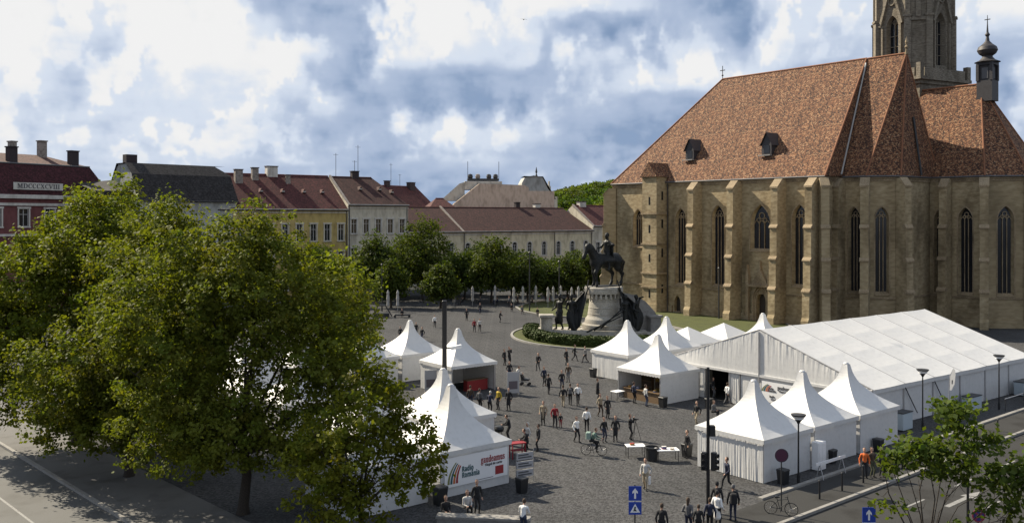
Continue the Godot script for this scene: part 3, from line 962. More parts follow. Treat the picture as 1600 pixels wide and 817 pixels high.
		if main:
			gothic_window_sub(face, ft, win)
			b = Mb.new() # steep gable over the window
			b.t = ft
			for s in [-1, 1]:
				bar(b, Vector2(s * 2.1, 46.4), Vector2(0, 53.2), 0.42, 0.0, 0.5)
				bar(b, Vector2(s * 1.75, 39.0), Vector2(s * 1.75, 46.5), 0.3, 0.0, 0.35)
			ring_bar(b, Vector2(0, 50.2), 0.6, 0.2, 0.0, 0.25)
			part(face, "gable", b, M.tower_stone)
		else:
			b = Mb.new()
			b.t = ft
			b.box(Vector3(-half - 0.15, 46.6, 0), Vector3(half + 0.15, 47.1, 0.35))
			b.box(Vector3(-0.35, 47.1, 0), Vector3(0.35, 58.0, 0.5))
			part(face, "string_course", b, M.tower_stone)
		b = Mb.new() # pier at the corner between two faces
		var ca := a + (PI / 8) * (1.03 if main else 0.97)
		ca = a + atan2(half, dist)
		b.t = tp * Transform3D(Basis(Vector3.UP, ca), Basis(Vector3.UP, ca) * Vector3(0, 0, sqrt(half * half + dist * dist) - 0.1))
		b.box(Vector3(-0.5, 37.5, -0.45), Vector3(0.5, 47.2, 0.55))
		b.box(Vector3(-0.62, 47.2, -0.5), Vector3(0.62, 47.55, 0.72))
		b.box(Vector3(-0.36, 47.55, -0.4), Vector3(0.36, 57.5, 0.35))
		part(face, "pier", b, M.tower_stone)
	b = Mb.new()
	b.t = tp
	b.lathe([Vector2(6.6, 59.8), Vector2(6.6, 60.4), Vector2(5.0, 60.6), Vector2(0.15, 80.0)], 8, Vector3.ZERO, false)
	part(tw, "spire", b, M.tower_stone)

func gothic_window_sub(parent: Node3D, tr: Transform3D, o: Dictionary) -> void:
	var b := Mb.new()
	b.t = tr
	fill_opening(b, o, -0.86)
	part(parent, "window", b, M.window_dark)
	b = Mb.new()
	b.t = tr
	var hw: float = o.w * 0.85
	bar(b, Vector2(0, o.y0), Vector2(0, o.y1 + 1.6), 0.14, -0.86, -0.6)
	ring_bar(b, Vector2(0, o.y1 + hw * 0.95), hw * 0.36, 0.12, -0.86, -0.6)
	for y in 3:
		bar(b, Vector2(-hw, o.y0 + 1.7 * (y + 1)), Vector2(hw, o.y0 + 1.7 * (y + 1)), 0.1, -0.86, -0.66)
	part(parent, "mullion", b, M.tower_stone)

# ---------------------------------------------------------------- houses
func house_window(parent: Node3D, o: Dictionary, trim: Material, arch := false) -> void:
	var b := Mb.new()
	fill_opening(b, o, -0.2)
	var w := part(parent, "window", b, M.pane)
	b = Mb.new()
	var x0: float = o.x - o.w
	var x1: float = o.x + o.w
	b.box(Vector3(x0, o.y0, -0.19), Vector3(x0 + 0.09, o.y1, -0.11))
	b.box(Vector3(x1 - 0.09, o.y0, -0.19), Vector3(x1, o.y1, -0.11))
	b.box(Vector3(x0 + 0.09, o.y0, -0.19), Vector3(x1 - 0.09, o.y0 + 0.09, -0.11))
	b.box(Vector3(x0 + 0.09, o.y1 - 0.09, -0.19), Vector3(x1 - 0.09, o.y1, -0.11))
	b.box(Vector3(o.x - 0.05, o.y0 + 0.09, -0.19), Vector3(o.x + 0.05, o.y1 - 0.09, -0.12))
	var ty: float = lerpf(o.y0, o.y1, 0.68)
	b.box(Vector3(x0 + 0.09, ty - 0.04, -0.19), Vector3(x1 - 0.09, ty + 0.04, -0.13))
	part(w, "sash", b, M.sash)
	b = Mb.new()
	var f := 0.24
	b.box(Vector3(x0 - f, o.y0, 0.0), Vector3(x0 - 0.002, o.y1, 0.1))
	b.box(Vector3(x1 + 0.002, o.y0, 0.0), Vector3(x1 + f, o.y1, 0.1))
	if arch:
		var pts := outline(o)
		for i in range(1, pts.size() - 2):
			var d: Vector2 = (pts[i + 1] - pts[i]).normalized()
			var c := Vector2(-d.y, d.x)
			b.extrude(PackedVector2Array([pts[i], pts[i] + c * f, pts[i + 1] + c * f, pts[i + 1]]), 0.0, 0.12)
	else:
		b.box(Vector3(x0 - f - 0.1, o.y1 + 0.002, 0.0), Vector3(x1 + f + 0.1, o.y1 + 0.3, 0.18))
	part(w, "surround", b, trim)
	b = Mb.new()
	b.box(Vector3(x0 - f - 0.05, o.y0 - 0.2, 0.0), Vector3(x1 + f + 0.05, o.y0 - 0.002, 0.22))
	part(w, "sill", b, trim)

# o: W, dep, E (eaves), R (ridge), hipl, hipr (how far the ridge stops short of each end), wall, roof, trim, rows: [[y0, y1, half width, [x ...], arched]]
func house(called: String, label: String, at: Vector2, turn: float, o: Dictionary) -> Node3D:
	var h := thing(called, label, "house", Vector3(at.x, 0, at.y), turn, o.get("group", "old houses along the far side of the square"))
	var W: float = o.W
	var dep: float = o.dep
	var E: float = o.E
	var R: float = o.R
	var trim: Material = o.get("trim", M.stucco_trim)
	var b := Mb.new()
	var y := 0.0
	for r in o.rows:
		var ops := []
		for x in r[3]:
			ops.append({"x": x, "w": r[2], "y0": r[0], "y1": r[1], "flat": not r[4], "ratio": 1.02})
		var top: float = r[1] + (r[2] * 1.1 + 0.35 if r[4] else 0.5)
		wall_with(b, 0, W, y, top, ops, 0.24)
		y = top
		for op in ops:
			house_window(h, op, trim, r[4])
	b.quad(Vector3(0, y, 0), Vector3(W, y, 0), Vector3(W, E, 0), Vector3(0, E, 0))
	part(h, "front_wall", b, o.wall)
	b = Mb.new()
	var hl: float = o.get("hipl", 0.0)
	var hr: float = o.get("hipr", 0.0)
	b.quad(Vector3(W, 0, 0), Vector3(W, 0, -dep), Vector3(W, E, -dep), Vector3(W, E, 0))
	b.quad(Vector3(0, 0, -dep), Vector3(0, 0, 0), Vector3(0, E, 0), Vector3(0, E, -dep))
	b.quad(Vector3(W, 0, -dep), Vector3(0, 0, -dep), Vector3(0, E, -dep), Vector3(W, E, -dep))
	if hl == 0.0:
		b.tri(Vector3(0, E, -dep), Vector3(0, E, 0), Vector3(0, R - 0.05, -dep / 2))
	if hr == 0.0:
		b.tri(Vector3(W, E, 0), Vector3(W, E, -dep), Vector3(W, R - 0.05, -dep / 2))
	part(h, "side_wall", b, o.get("gable", o.wall))
	b = Mb.new()
	b.box(Vector3(-0.05, E - 0.9, 0.0), Vector3(W + 0.05, E - 0.6, 0.16))
	part(h, "frieze", b, trim)
	b = Mb.new()
	b.box(Vector3(-0.1, E - 0.4, 0.0), Vector3(W + 0.1, E - 0.02, 0.45))
	part(h, "cornice", b, trim)
	b = Mb.new()
	var ov := 0.55
	var drop := (R - E) / (dep / 2) * ov
	var p := [Vector3(-0.05, E - drop + 0.12, ov), Vector3(W + 0.05, E - drop + 0.12, ov), Vector3(W + 0.05, E - drop + 0.12, -dep - ov), Vector3(-0.05, E - drop + 0.12, -dep - ov)]
	var rl := Vector3(hl, R, -dep / 2)
	var rr := Vector3(W - hr, R, -dep / 2)
	roof_face(b, [p[0], p[1], rr, rl])
	roof_face(b, [p[2], p[3], rl, rr])
	if hl > 0.0: roof_face(b, [p[3], p[0], rl])
	if hr > 0.0: roof_face(b, [p[1], p[2], rr])
	var roof := part(h, "roof", b, o.roof)
	b = Mb.new()
	along(b, rl, rr, 0.14)
	part(roof, "ridge_cap", b, o.get("cap", o.roof))
	b = Mb.new()
	along(b, p[0] + Vector3(0, -0.05, 0.05), p[1] + Vector3(0, -0.05, 0.05), 0.11)
	part(roof, "gutter", b, M.copper_dark)
	for x in o.get("pipes", []):
		b = Mb.new()
		along(b, Vector3(x, 0.2, 0.16), Vector3(x, E - 0.5, 0.16), 0.08)
		part(h, "downpipe", b, M.copper_dark)
	for x in o.get("verges", []): # party walls carried up through the roof
		b = Mb.new()
		var zs := [ov - 0.2, -dep / 2]
		var q0 := Vector3(x, E - drop + 0.2, ov)
		var q1 := Vector3(x, R + 0.1, -dep / 2)
		b.quad(q0 + Vector3(0, 0, 0), q0 + Vector3(0.45, 0, 0), q1 + Vector3(0.45, 0.25, 0), q1 + Vector3(0, 0.25, 0))
		b.quad(q0 + Vector3(0, -0.3, 0), q0, q1 + Vector3(0, 0.25, 0), q1 + Vector3(0, -0.3, 0))
		b.quad(q0 + Vector3(0.45, 0, 0), q0 + Vector3(0.45, -0.3, 0), q1 + Vector3(0.45, -0.3, 0), q1 + Vector3(0.45, 0.25, 0))
		part(roof, "verge", b, M.chimney)
	for c in o.get("chimneys", []): # x, distance up the slope 0..1, width, height above the roof, material
		var z: float = -dep / 2 * c[1]
		var yb: float = lerpf(E, R, c[1])
		b = Mb.new()
		b.box(Vector3(c[0] - c[2] / 2, yb - 0.8, z - c[2] * 0.35), Vector3(c[0] + c[2] / 2, yb + c[3], z + c[2] * 0.35))
		var ch := part(roof, "chimney", b, c[4])
		b = Mb.new()
		b.box(Vector3(c[0] - c[2] / 2 - 0.12, yb + c[3], z - c[2] * 0.35 - 0.12), Vector3(c[0] + c[2] / 2 + 0.12, yb + c[3] + 0.16, z + c[2] * 0.35 + 0.12))
		part(ch, "cap", b, M.chimney_dark)
	for s in o.get("skylights", []):
		var z: float = -dep / 2 * s[1]
		var yb: float = lerpf(E, R, s[1]) + 0.1
		b = Mb.new()
		b.extrude(PackedVector2Array([Vector2(s[0] - 0.45, yb), Vector2(s[0] + 0.45, yb), Vector2(s[0], yb + 0.75)]), z - 1.0, z + 0.5)
		var sk := part(roof, "skylight", b, o.roof)
		b = Mb.new()
		b.box(Vector3(s[0] - 0.3, yb + 0.06, z + 0.5), Vector3(s[0] + 0.3, yb + 0.32, z + 0.54))
		part(sk, "pane", b, M.flashing)
	for a in o.get("aerials", []):
		b = Mb.new()
		var yb: float = R + 0.05
		along(b, Vector3(a[0], yb, -dep / 2), Vector3(a[0], yb + a[1], -dep / 2), 0.05)
		b.box(Vector3(a[0] - 0.6, yb + a[1] * 0.93, -dep / 2 - 0.03), Vector3(a[0] + 0.6, yb + a[1] * 0.93 + 0.05, -dep / 2 + 0.03))
		part(roof, "aerial", b, M.dark_metal)
	return h

func spread(a: float, b: float, n: int) -> Array:
	var out := []
	for k in n:
		out.append(lerpf(a, b, (k + 0.5) / n))
	return out

func build_houses() -> void:
	var T := 0.611
	# yellow house under the long red roof
	house("yellow_house", "yellow house with long red tiled roof and pale chimneys", Vector2(-55.7, -171.4), T, {"W": 26.7, "dep": 20.0, "E": 17.3, "R": 24.4, "wall": M.yellow_plaster, "roof": M.red_roof, "trim": M.white_plaster, "pipes": [26.4],
		"rows": [[1.2, 3.6, 0.8, spread(0, 26.7, 9), false], [6.2, 8.6, 0.55, spread(0, 26.7, 9), false], [10.8, 14.2, 0.6, spread(0, 26.7, 9), false]],
		"chimneys": [[6.5, 0.75, 1.5, 2.4, M.chimney], [10.2, 0.85, 1.3, 2.2, M.chimney], [14.2, 1.0, 2.2, 1.6, M.stucco_trim], [16.8, 0.75, 0.9, 1.6, M.chimney]], "skylights": [[10.0, 0.45], [14.5, 0.45], [19.0, 0.45], [23.0, 0.45]]})
	house("white_house", "white three-storey house with brown roof and tall sash windows", Vector2(-33.8, -186.7), T, {"W": 14.0, "dep": 19.0, "E": 18.3, "R": 24.3, "hipr": 4.0, "wall": M.white_plaster, "roof": M.brown_roof, "verges": [0.0], "pipes": [0.3, 13.7],
		"rows": [[1.0, 3.8, 0.9, spread(0, 14.0, 5), false], [6.6, 9.2, 0.6, spread(0, 14, 5), false], [12.2, 15.2, 0.62, spread(0, 14, 5), false]],
		"chimneys": [[6.0, 1.0, 1.6, 1.2, M.chimney_dark]], "skylights": [[5.0, 0.5], [9.5, 0.5], [12.0, 0.4]], "aerials": [[1.6, 5.0], [6.8, 7.0], [6.0, 3.6]]})
	house("long_house", "long ivory house with brown roof and arched upper windows", Vector2(-22.2, -194.7), T, {"W": 51.4, "dep": 20.0, "E": 12.5, "R": 17.9, "hipr": 1.5, "wall": M.ivory_plaster, "roof": M.brown_roof, "verges": [13.5], "pipes": [14.0, 39.5, 51.0],
		"rows": [[1.0, 3.6, 0.9, spread(0, 51.4, 12), false], [6.6, 9.2, 0.6, spread(0, 51.4, 12), true]],
		"chimneys": [[36.0, 1.05, 1.2, 1.0, M.chimney_dark], [42.0, 1.05, 1.6, 0.7, M.stucco_trim]]})
	house("end_house", "small white house with dark red roof beside the church", Vector2(19.9, -224.2), T, {"W": 14.0, "dep": 16.0, "E": 13.6, "R": 18.6, "wall": M.white_plaster, "roof": M.red_roof, "verges": [0.0],
		"rows": [[1.0, 3.6, 0.9, spread(0, 14, 4), false], [6.8, 9.4, 0.6, spread(0, 14, 4), false]], "chimneys": [[3.0, 1.0, 2.0, 0.9, M.stucco_trim]]})
	# house with a blank end wall under a hipped mansard gable
	var g := thing("grey_house", "grey-green house with dark roof and blank mansard gable wall", "house", Vector3(-66.0, 0, -160.0), 0.80, "old houses along the far side of the square")
	var b := Mb.new()
	var prof := PackedVector2Array([Vector2(0, 0), Vector2(13, 0), Vector2(13, 19.0), Vector2(10.6, 23.2), Vector2(8.2, 25.2), Vector2(4.8, 25.2), Vector2(2.4, 23.2), Vector2(0, 19.0)])
	var tr := Transform3D(Basis(Vector3(0, 0, 1), Vector3.UP, Vector3(-1, 0, 0)), Vector3(0, 0, -13))
	b.t = tr
	b.extrude(prof, -0.4, 0.0)
	part(g, "gable_wall", b, M.grey_plaster)
	b = Mb.new()
	wall_with(b, 0, 19, 0, 19.0, [], 0.2)
	b.quad(Vector3(19, 0, 0), Vector3(19, 0, -13), Vector3(19, 19, -13), Vector3(19, 19, 0))
	part(g, "front_wall", b, M.grey_plaster)
	b = Mb.new()
	for q in [[0.5, 18.6, -1.9, 23.35], [-1.9, 23.35, -4.6, 25.4], [-4.6, 25.4, -8.4, 25.4], [-8.4, 25.4, -13.4, 18.8]]:
		roof_face(b, [Vector3(-0.3, q[1], q[0]), Vector3(19.2, q[1], q[0]), Vector3(19.2 - maxf(0, (q[3] - 23.0)), q[3], q[2]), Vector3(-0.3, q[3], q[2])])
	roof_face(b, [Vector3(19.2, 18.6, 0.5), Vector3(19.2, 18.8, -13.4), Vector3(16.8, 25.4, -6.5)])
	var rf := part(g, "roof", b, M.dark_roof)
	b = Mb.new()
	b.box(Vector3(0.6, 24.4, -7.8), Vector3(2.6, 27.0, -6.2))
	part(rf, "chimney", b, M.chimney_dark)
	b = Mb.new()
	along(b, Vector3(-0.3, 18.5, 0.5), Vector3(19.2, 18.5, 0.5), 0.14)
	part(rf, "gutter", b, M.copper_dark)
	b = Mb.new()
	b.quad(Vector3(-7, 21.6, -9.0), Vector3(-7, 20.2, -2.0), Vector3(-0.45, 20.2, -2.0), Vector3(-0.45, 22.4, -9.0))
	b.quad(Vector3(-7, 0, -2.0), Vector3(-0.45, 0, -2.0), Vector3(-0.45, 20.2, -2.0), Vector3(-7, 20.2, -2.0))
	part(g, "lean_to", b, M.dark_roof)
	# rose-red house with a mansard roof and the year on its parapet
	var h := thing("mansard_house", "dark red house with plum mansard roof and year board in Roman numerals", "house", Vector3(-97.0, 0, -127.0), 1.0472, "old houses along the far side of the square")
	b = Mb.new()
	var xs := spread(4, 46, 9)
	var y := 0.0
	for r in [[1.5, 4.0], [7.0, 10.0], [14.0, 17.0]]:
		var ops := []
		for x in xs:
			ops.append({"x": x, "w": 0.85, "y0": r[0], "y1": r[1], "flat": true})
		wall_with(b, 0, 46, y, r[1] + 0.5, ops, 0.24)
		y = r[1] + 0.5
		for op in ops:
			house_window(h, op, M.stucco_trim)
	b.quad(Vector3(0, y, 0), Vector3(46, y, 0), Vector3(46, 19.2, 0), Vector3(0, 19.2, 0))
	b.quad(Vector3(46, 0, 0), Vector3(46, 0, -18), Vector3(46, 19.2, -18), Vector3(46, 19.2, 0))
	part(h, "front_wall", b, M.rose_plaster)
	for yy in [[18.7, 19.35, 0.6], [17.5, 17.95, 0.3], [12.4, 12.8, 0.3]]:
		b = Mb.new()
		b.box(Vector3(-0.1, yy[0], 0), Vector3(46 + yy[2], yy[1], yy[2]))
		part(h, "cornice", b, M.stucco_trim)
	b = Mb.new()
	roof_face(b, [Vector3(-0.3, 19.36, 0.4), Vector3(46.3, 19.36, 0.4), Vector3(43.6, 24.7, -2.4), Vector3(-0.3, 24.7, -2.4)])
	roof_face(b, [Vector3(46.3, 19.36, 0.4), Vector3(46.3, 19.36, -18), Vector3(43.6, 24.7, -15.6), Vector3(43.6, 24.7, -2.4)])
	rf = part(h, "roof", b, M.plum_roof)
	b = Mb.new()
	roof_face(b, [Vector3(-0.3, 24.7, -2.35), Vector3(43.6, 24.7, -2.35), Vector3(38.6, 26.8, -9), Vector3(-0.3, 26.8, -9)])
	roof_face(b, [Vector3(43.6, 24.7, -2.35), Vector3(43.6, 24.7, -15.6), Vector3(38.6, 26.8, -9)])
	roof_face(b, [Vector3(43.6, 24.7, -15.6), Vector3(-0.3, 24.7, -15.6), Vector3(-0.3, 26.8, -9), Vector3(38.6, 26.8, -9)])
	part(rf, "upper_slope", b, M.orange_roof)
	b = Mb.new()
	along(b, Vector3(-0.3, 24.72, -2.4), Vector3(43.6, 24.72, -2.4), 0.16)
	part(rf, "flashing", b, M.lead)
	for c in [[29.5, -3.2, 1.4, 22.0, 27.4, M.chimney_dark], [29.5, -3.0, 0.9, 27.6, 28.3, M.chimney], [38.0, -8.0, 1.2, 25.0, 29.2, M.chimney], [41.0, -3.4, 1.5, 22.5, 27.4, M.chimney_dark]]:
		b = Mb.new()
		b.box(Vector3(c[0] - c[2] / 2, c[3], c[1] - 0.6), Vector3(c[0] + c[2] / 2, c[4], c[1] + 0.6))
		b.box(Vector3(c[0] - c[2] / 2 - 0.12, c[4], c[1] - 0.72), Vector3(c[0] + c[2] / 2 + 0.12, c[4] + 0.2, c[1] + 0.72))
		part(rf, "chimney", b, c[5])
	b = Mb.new()
	b.box(Vector3(27.6, 20.2, 0.42), Vector3(36.4, 21.4, 0.56))
	var board := part(h, "year_board", b, M.stucco_trim)
	lettering(board, "MDCCCXCVIII", Vector3(32.0, 20.42, 0.57), 0.0, 0.78, M.ink, 7.6)
	# roofs and blocks behind the long house
	var k1 := thing("cream_block", "cream apartment block with blank gable behind the long house", "building", Vector3(-16, 0, -236), 0.1, "buildings behind the far houses")
	b = Mb.new()
	b.extrude(PackedVector2Array([Vector2(0, 0), Vector2(20.5, 0), Vector2(20.5, 23.4), Vector2(19.5, 24.0), Vector2(7.6, 24.4), Vector2(1.0, 19.2), Vector2(0, 18.0)]), -12, 0)
	part(k1, "wall", b, M.cream_plaster)
	for x in [6.6, 14.0]:
		b = Mb.new()
		b.box(Vector3(x, 15.4, 0), Vector3(x + 2.2, 18.2, 0.08))
		part(k1, "window", b, M.brown_roof)
	b = Mb.new()
	b.box(Vector3(4.0, 23.0, -12), Vector3(14.0, 25.2, -6))
	b.extrude(PackedVector2Array([Vector2(-2.5, 20.0), Vector2(4.0, 20.0), Vector2(4.0, 25.0), Vector2(2.6, 24.6)]), -12.0, -6.5)
	part(k1, "roof_house", b, M.grey_plaster)
	b = Mb.new()
	b.box(Vector3(4.8, 25.4, -10.5), Vector3(13.2, 26.0, -7))
	part(k1, "roof_plant", b, M.dark_metal)
	for x in [5.6, 7.6, 10.6, 12.4]:
		b = Mb.new()
		b.lathe([Vector2(0.05, 25.8), Vector2(0.55, 26.0), Vector2(0.7, 26.5), Vector2(0.55, 27.1), Vector2(0.05, 27.3)], 10, Vector3(x, 0, -8))
		part(k1, "roof_vent", b, M.dark_metal if x != 7.6 else M.chimney)
	for x in [4.9, 13.3]:
		b = Mb.new()
		along(b, Vector3(x, 25.4, -8), Vector3(x, 30.6, -8), 0.07)
		part(k1, "aerial", b, M.dark_metal)
	var k2 := thing("round_end_block", "pale block with small dark curved roof and finial behind the houses", "building", Vector3(2.8, 0, -238), 0.1, "buildings behind the far houses")
	b = Mb.new()
	b.box(Vector3(0, 0, -10), Vector3(8.4, 22.5, 0))
	b.box(Vector3(-1.6, 0, -9), Vector3(-0.1, 21.5, -0.5))
	part(k2, "wall", b, M.cream_plaster)
	b = Mb.new()
	b.extrude(PackedVector2Array([Vector2(-0.2, 22.5), Vector2(8.6, 20.6), Vector2(6.6, 23.4), Vector2(5.4, 26.0), Vector2(3.0, 26.6), Vector2(0.6, 26.0), Vector2(-0.2, 24.5)]), -9.6, -0.3)
	part(k2, "roof", b, M.grey_plaster)
	b = Mb.new()
	roof_face(b, [Vector3(8.8, 20.4, 0.1), Vector3(8.8, 20.4, -10), Vector3(5.4, 26.3, -10), Vector3(5.4, 26.3, 0.1)])
	roof_face(b, [Vector3(0.4, 26.4, 0.1), Vector3(5.4, 26.3, 0.1), Vector3(5.4, 26.3, -10), Vector3(0.4, 26.4, -10)])
	part(k2, "roof_edge", b, M.dark_roof)
	b = Mb.new()
	b.lathe([Vector2(0.4, 26.4), Vector2(0.12, 27.2), Vector2(0.3, 27.6), Vector2(0.03, 29.0)], 8, Vector3(4, 0, -3))
	part(k2, "finial", b, M.dark_metal)
	var k3 := thing("white_block", "small white flat-roofed building with railing below the hill", "building", Vector3(9.2, 0, -300), 0.2, "buildings behind the far houses")
	b = Mb.new()
	b.box(Vector3(0, 0, -8), Vector3(6.0, 22.5, 0))
	b.box(Vector3(-1.5, 22.5, -8), Vector3(4.0, 26.0, -1))
	part(k3, "wall", b, M.white_plaster)
	for x in [-1.3, 0.2, 1.7, 3.2]:
		b = Mb.new()
		b.box(Vector3(x, 26.0, -1.6), Vector3(x + 0.5, 27.6, -1.1))
		part(k3, "parapet_post", b, M.white_plaster)
	for x in [0.8, 2.6, 4.4]:
		for yy in [14.5, 18.0]:
			b = Mb.new()
			b.box(Vector3(x - 0.5, yy, 0), Vector3(x + 0.5, yy + 1.8, 0.05))
			part(k3, "window", b, M.pane)
	house("back_house", "red-roofed house with white gable and roof vents behind the terrace", Vector2(-29.5, -234), 0.95, {"W": 15.5, "dep": 15.0, "E": 18.0, "R": 24.0, "wall": M.cream_plaster, "gable": M.stucco_trim, "roof": M.red_roof, "rows": [], "verges": [0.0], "group": "buildings behind the far houses",
		"chimneys": [[4.0, 1.0, 1.4, 1.2, M.chimney_dark], [12.6, 0.9, 2.0, 1.6, M.chimney_dark]], "aerials": [[5.5, 6.0], [9.0, 3.2]]})
	house("far_red_house", "distant house with bright red hip roof behind the long house", Vector2(-21, -226), 0.3, {"W": 8.0, "dep": 9.0, "E": 17.6, "R": 20.4, "hipl": 3.0, "hipr": 3.0, "wall": M.cream_plaster, "roof": M.red_roof, "rows": [], "group": "buildings behind the far houses"})

func lettering(parent: Node3D, text: String, at: Vector3, turn: float, height: float, m: Material, fit := 0.0, serif := true) -> void:
	var t := TextMesh.new()
	var f := SystemFont.new()
	f.font_names = PackedStringArray(["Droid Serif" if serif else "Droid Sans"])
	f.font_weight = 700
	t.font = f
	t.text = text
	t.font_size = 64
	t.pixel_size = height / 46.0
	t.depth = 0.02
	t.curve_step = 4.0
	t.horizontal_alignment = HORIZONTAL_ALIGNMENT_CENTER
	var o := part(parent, "lettering", t, m, at + Basis(Vector3.UP, turn) * Vector3(0, height * 0.5, 0.012))
	o.rotation.y = turn
	if fit > 0.0:
		var w := t.get_aabb().size.x
		if w > 0.01:
			o.scale.x = fit / w

# ---------------------------------------------------------------- wooded hill
func build_hill() -> void:
	var b := Mb.new()
	var f := FastNoiseLite.new()
	f.seed = 3
	f.frequency = 0.006
	var hgt := func(x: float, z: float) -> float:
		return -2.0 + 31.0 * smoothstep(-70.0, 80.0, x) * smoothstep(260.0, 140.0, x) * smoothstep(-400.0, -620.0, z) + f.get_noise_2d(x, z) * 5.0
	for i in 40:
		for j in 16:
			var x0 := -60.0 + i * 24.0
			var x1 := x0 + 24.0
			var z0 := -400.0 - j * 36.0
			var z1 := z0 - 36.0
			b.quad(Vector3(x0, hgt.call(x0, z0), z0), Vector3(x1, hgt.call(x1, z0), z0), Vector3(x1, hgt.call(x1, z1), z1), Vector3(x0, hgt.call(x0, z1), z1))
	structure("hill", b, M.lawn)
	# the wood on it reads as one mass
	var r := RandomNumberGenerator.new()
	r.seed = 77
	var at := []
	for k in 2600:
		var x := r.randf_range(-20.0, 200.0)
		var z := r.randf_range(-430.0, -760.0)
		if absf(x / -z) > 0.26: continue
		at.append([Vector3(x, hgt.call(x, z), z), r.randf_range(0.75, 1.35), r.randf_range(0.55, 1.3), r.randf() * TAU])
	var crown := leaf_cloud([[Vector3(0, 5.0, 0), Vector3(4.2, 4.6, 4.2)]], 70, 14, 1.0, 1.5, 5, 0.9)
	var mm := MultiMesh.new()
	mm.transform_format = MultiMesh.TRANSFORM_3D
	mm.use_colors = true
	mm.mesh = crown
	mm.instance_count = at.size()
	for k in at.size():
		mm.set_instance_transform(k, Transform3D(Basis(Vector3.UP, at[k][3]).scaled(Vector3.ONE * at[k][1]), at[k][0]))
		var v: float = at[k][2]
		mm.set_instance_color(k, Color(v * r.randf_range(0.85, 1.25), v, v * r.randf_range(0.7, 1.1)))
	var o := MultiMeshInstance3D.new()
	o.name = "woodland"
	o.multimesh = mm
	o.material_override = M.leaf_far
	add_child(o)
	tag(o, "bright green wood covering the hill beyond the town", "woodland", "", "stuff")

# ---------------------------------------------------------------- trees
func leaf_cloud(lobes: Array, tips: int, per_tip: int, leaf: float, clump: float, sd: int, shell := 0.75, flat := 1.0) -> ArrayMesh:
	# leaf-sized faces gathered in clumps round twig ends that fill the outer part of the crown's lobes
	var r := RandomNumberGenerator.new()
	r.seed = sd
	var vol := 0.0
	var cnts := PackedInt32Array()
	for l in lobes:
		vol += l[1].x * l[1].y * l[1].z
	var total := 0
	for l in lobes:
		cnts.append(int(round(tips * l[1].x * l[1].y * l[1].z / vol)))
		total += cnts[-1] * per_tip * 6
	var v := PackedVector3Array()
	var n := PackedVector3Array()
	var c := PackedColorArray()
	v.resize(total)
	n.resize(total)
	c.resize(total)
	var at := 0
	for li in lobes.size():
		var mid: Vector3 = lobes[li][0]
		var ext: Vector3 = lobes[li][1]
		for k in cnts[li]:
			var d := Vector3(r.randfn(), r.randfn(), r.randfn()).normalized()
			var p := mid + d * pow(r.randf(), 1.0 - shell * 0.72) * ext
			var tone := r.randf_range(0.72, 1.22)
			var warm := r.randf_range(0.85, 1.2)
			var size := clump * r.randf_range(0.6, 1.3) * 0.55
			var squash := r.randf_range(0.55, 0.9) * size * flat
			var up := d * 0.55 + Vector3(0, 0.68, 0)
			for j in per_tip:
				var a := Vector3(r.randfn(), r.randfn(), r.randfn())
				var e := Vector3(r.randfn(), r.randfn(), r.randfn())
				var q := p + Vector3(a.x * size, a.y * squash, a.z * size)
				var out := (up + e * 0.75).normalized()
				var x := out.cross(Vector3(a.y, a.z, a.x + 0.01)).normalized()
				var s := leaf * (0.65 + 0.6 * r.randf())
				var y := out.cross(x) * s
				x *= s * 0.40
				var t := tone * r.randf_range(0.8, 1.2)
				var col := Color(t * warm, t, t * 0.9)
				var tip := q + y * 0.62 - out * s * 0.12
				var base := q - y * 0.55 - out * s * 0.08
				v[at] = base
				v[at + 1] = q - x
				v[at + 2] = tip
				v[at + 3] = base
				v[at + 4] = tip
				v[at + 5] = q + x
				for m in 6:
					n[at + m] = out
					c[at + m] = col
				at += 6
	var arr := []
	arr.resize(Mesh.ARRAY_MAX)
	arr[Mesh.ARRAY_VERTEX] = v
	arr[Mesh.ARRAY_NORMAL] = n
	arr[Mesh.ARRAY_COLOR] = c
	var m := ArrayMesh.new()
	m.add_surface_from_arrays(Mesh.PRIMITIVE_TRIANGLES, arr)
	return m

func leaf_material(r: float, g: float, bl: float, back := 1.0) -> StandardMaterial3D:
	var m := mat(r, g, bl, 0.62)
	m.vertex_color_use_as_albedo = true
	m.backlight_enabled = true
	m.backlight = Color(back, back, back * 0.55)
	m.metallic_specular = 0.25
	return m

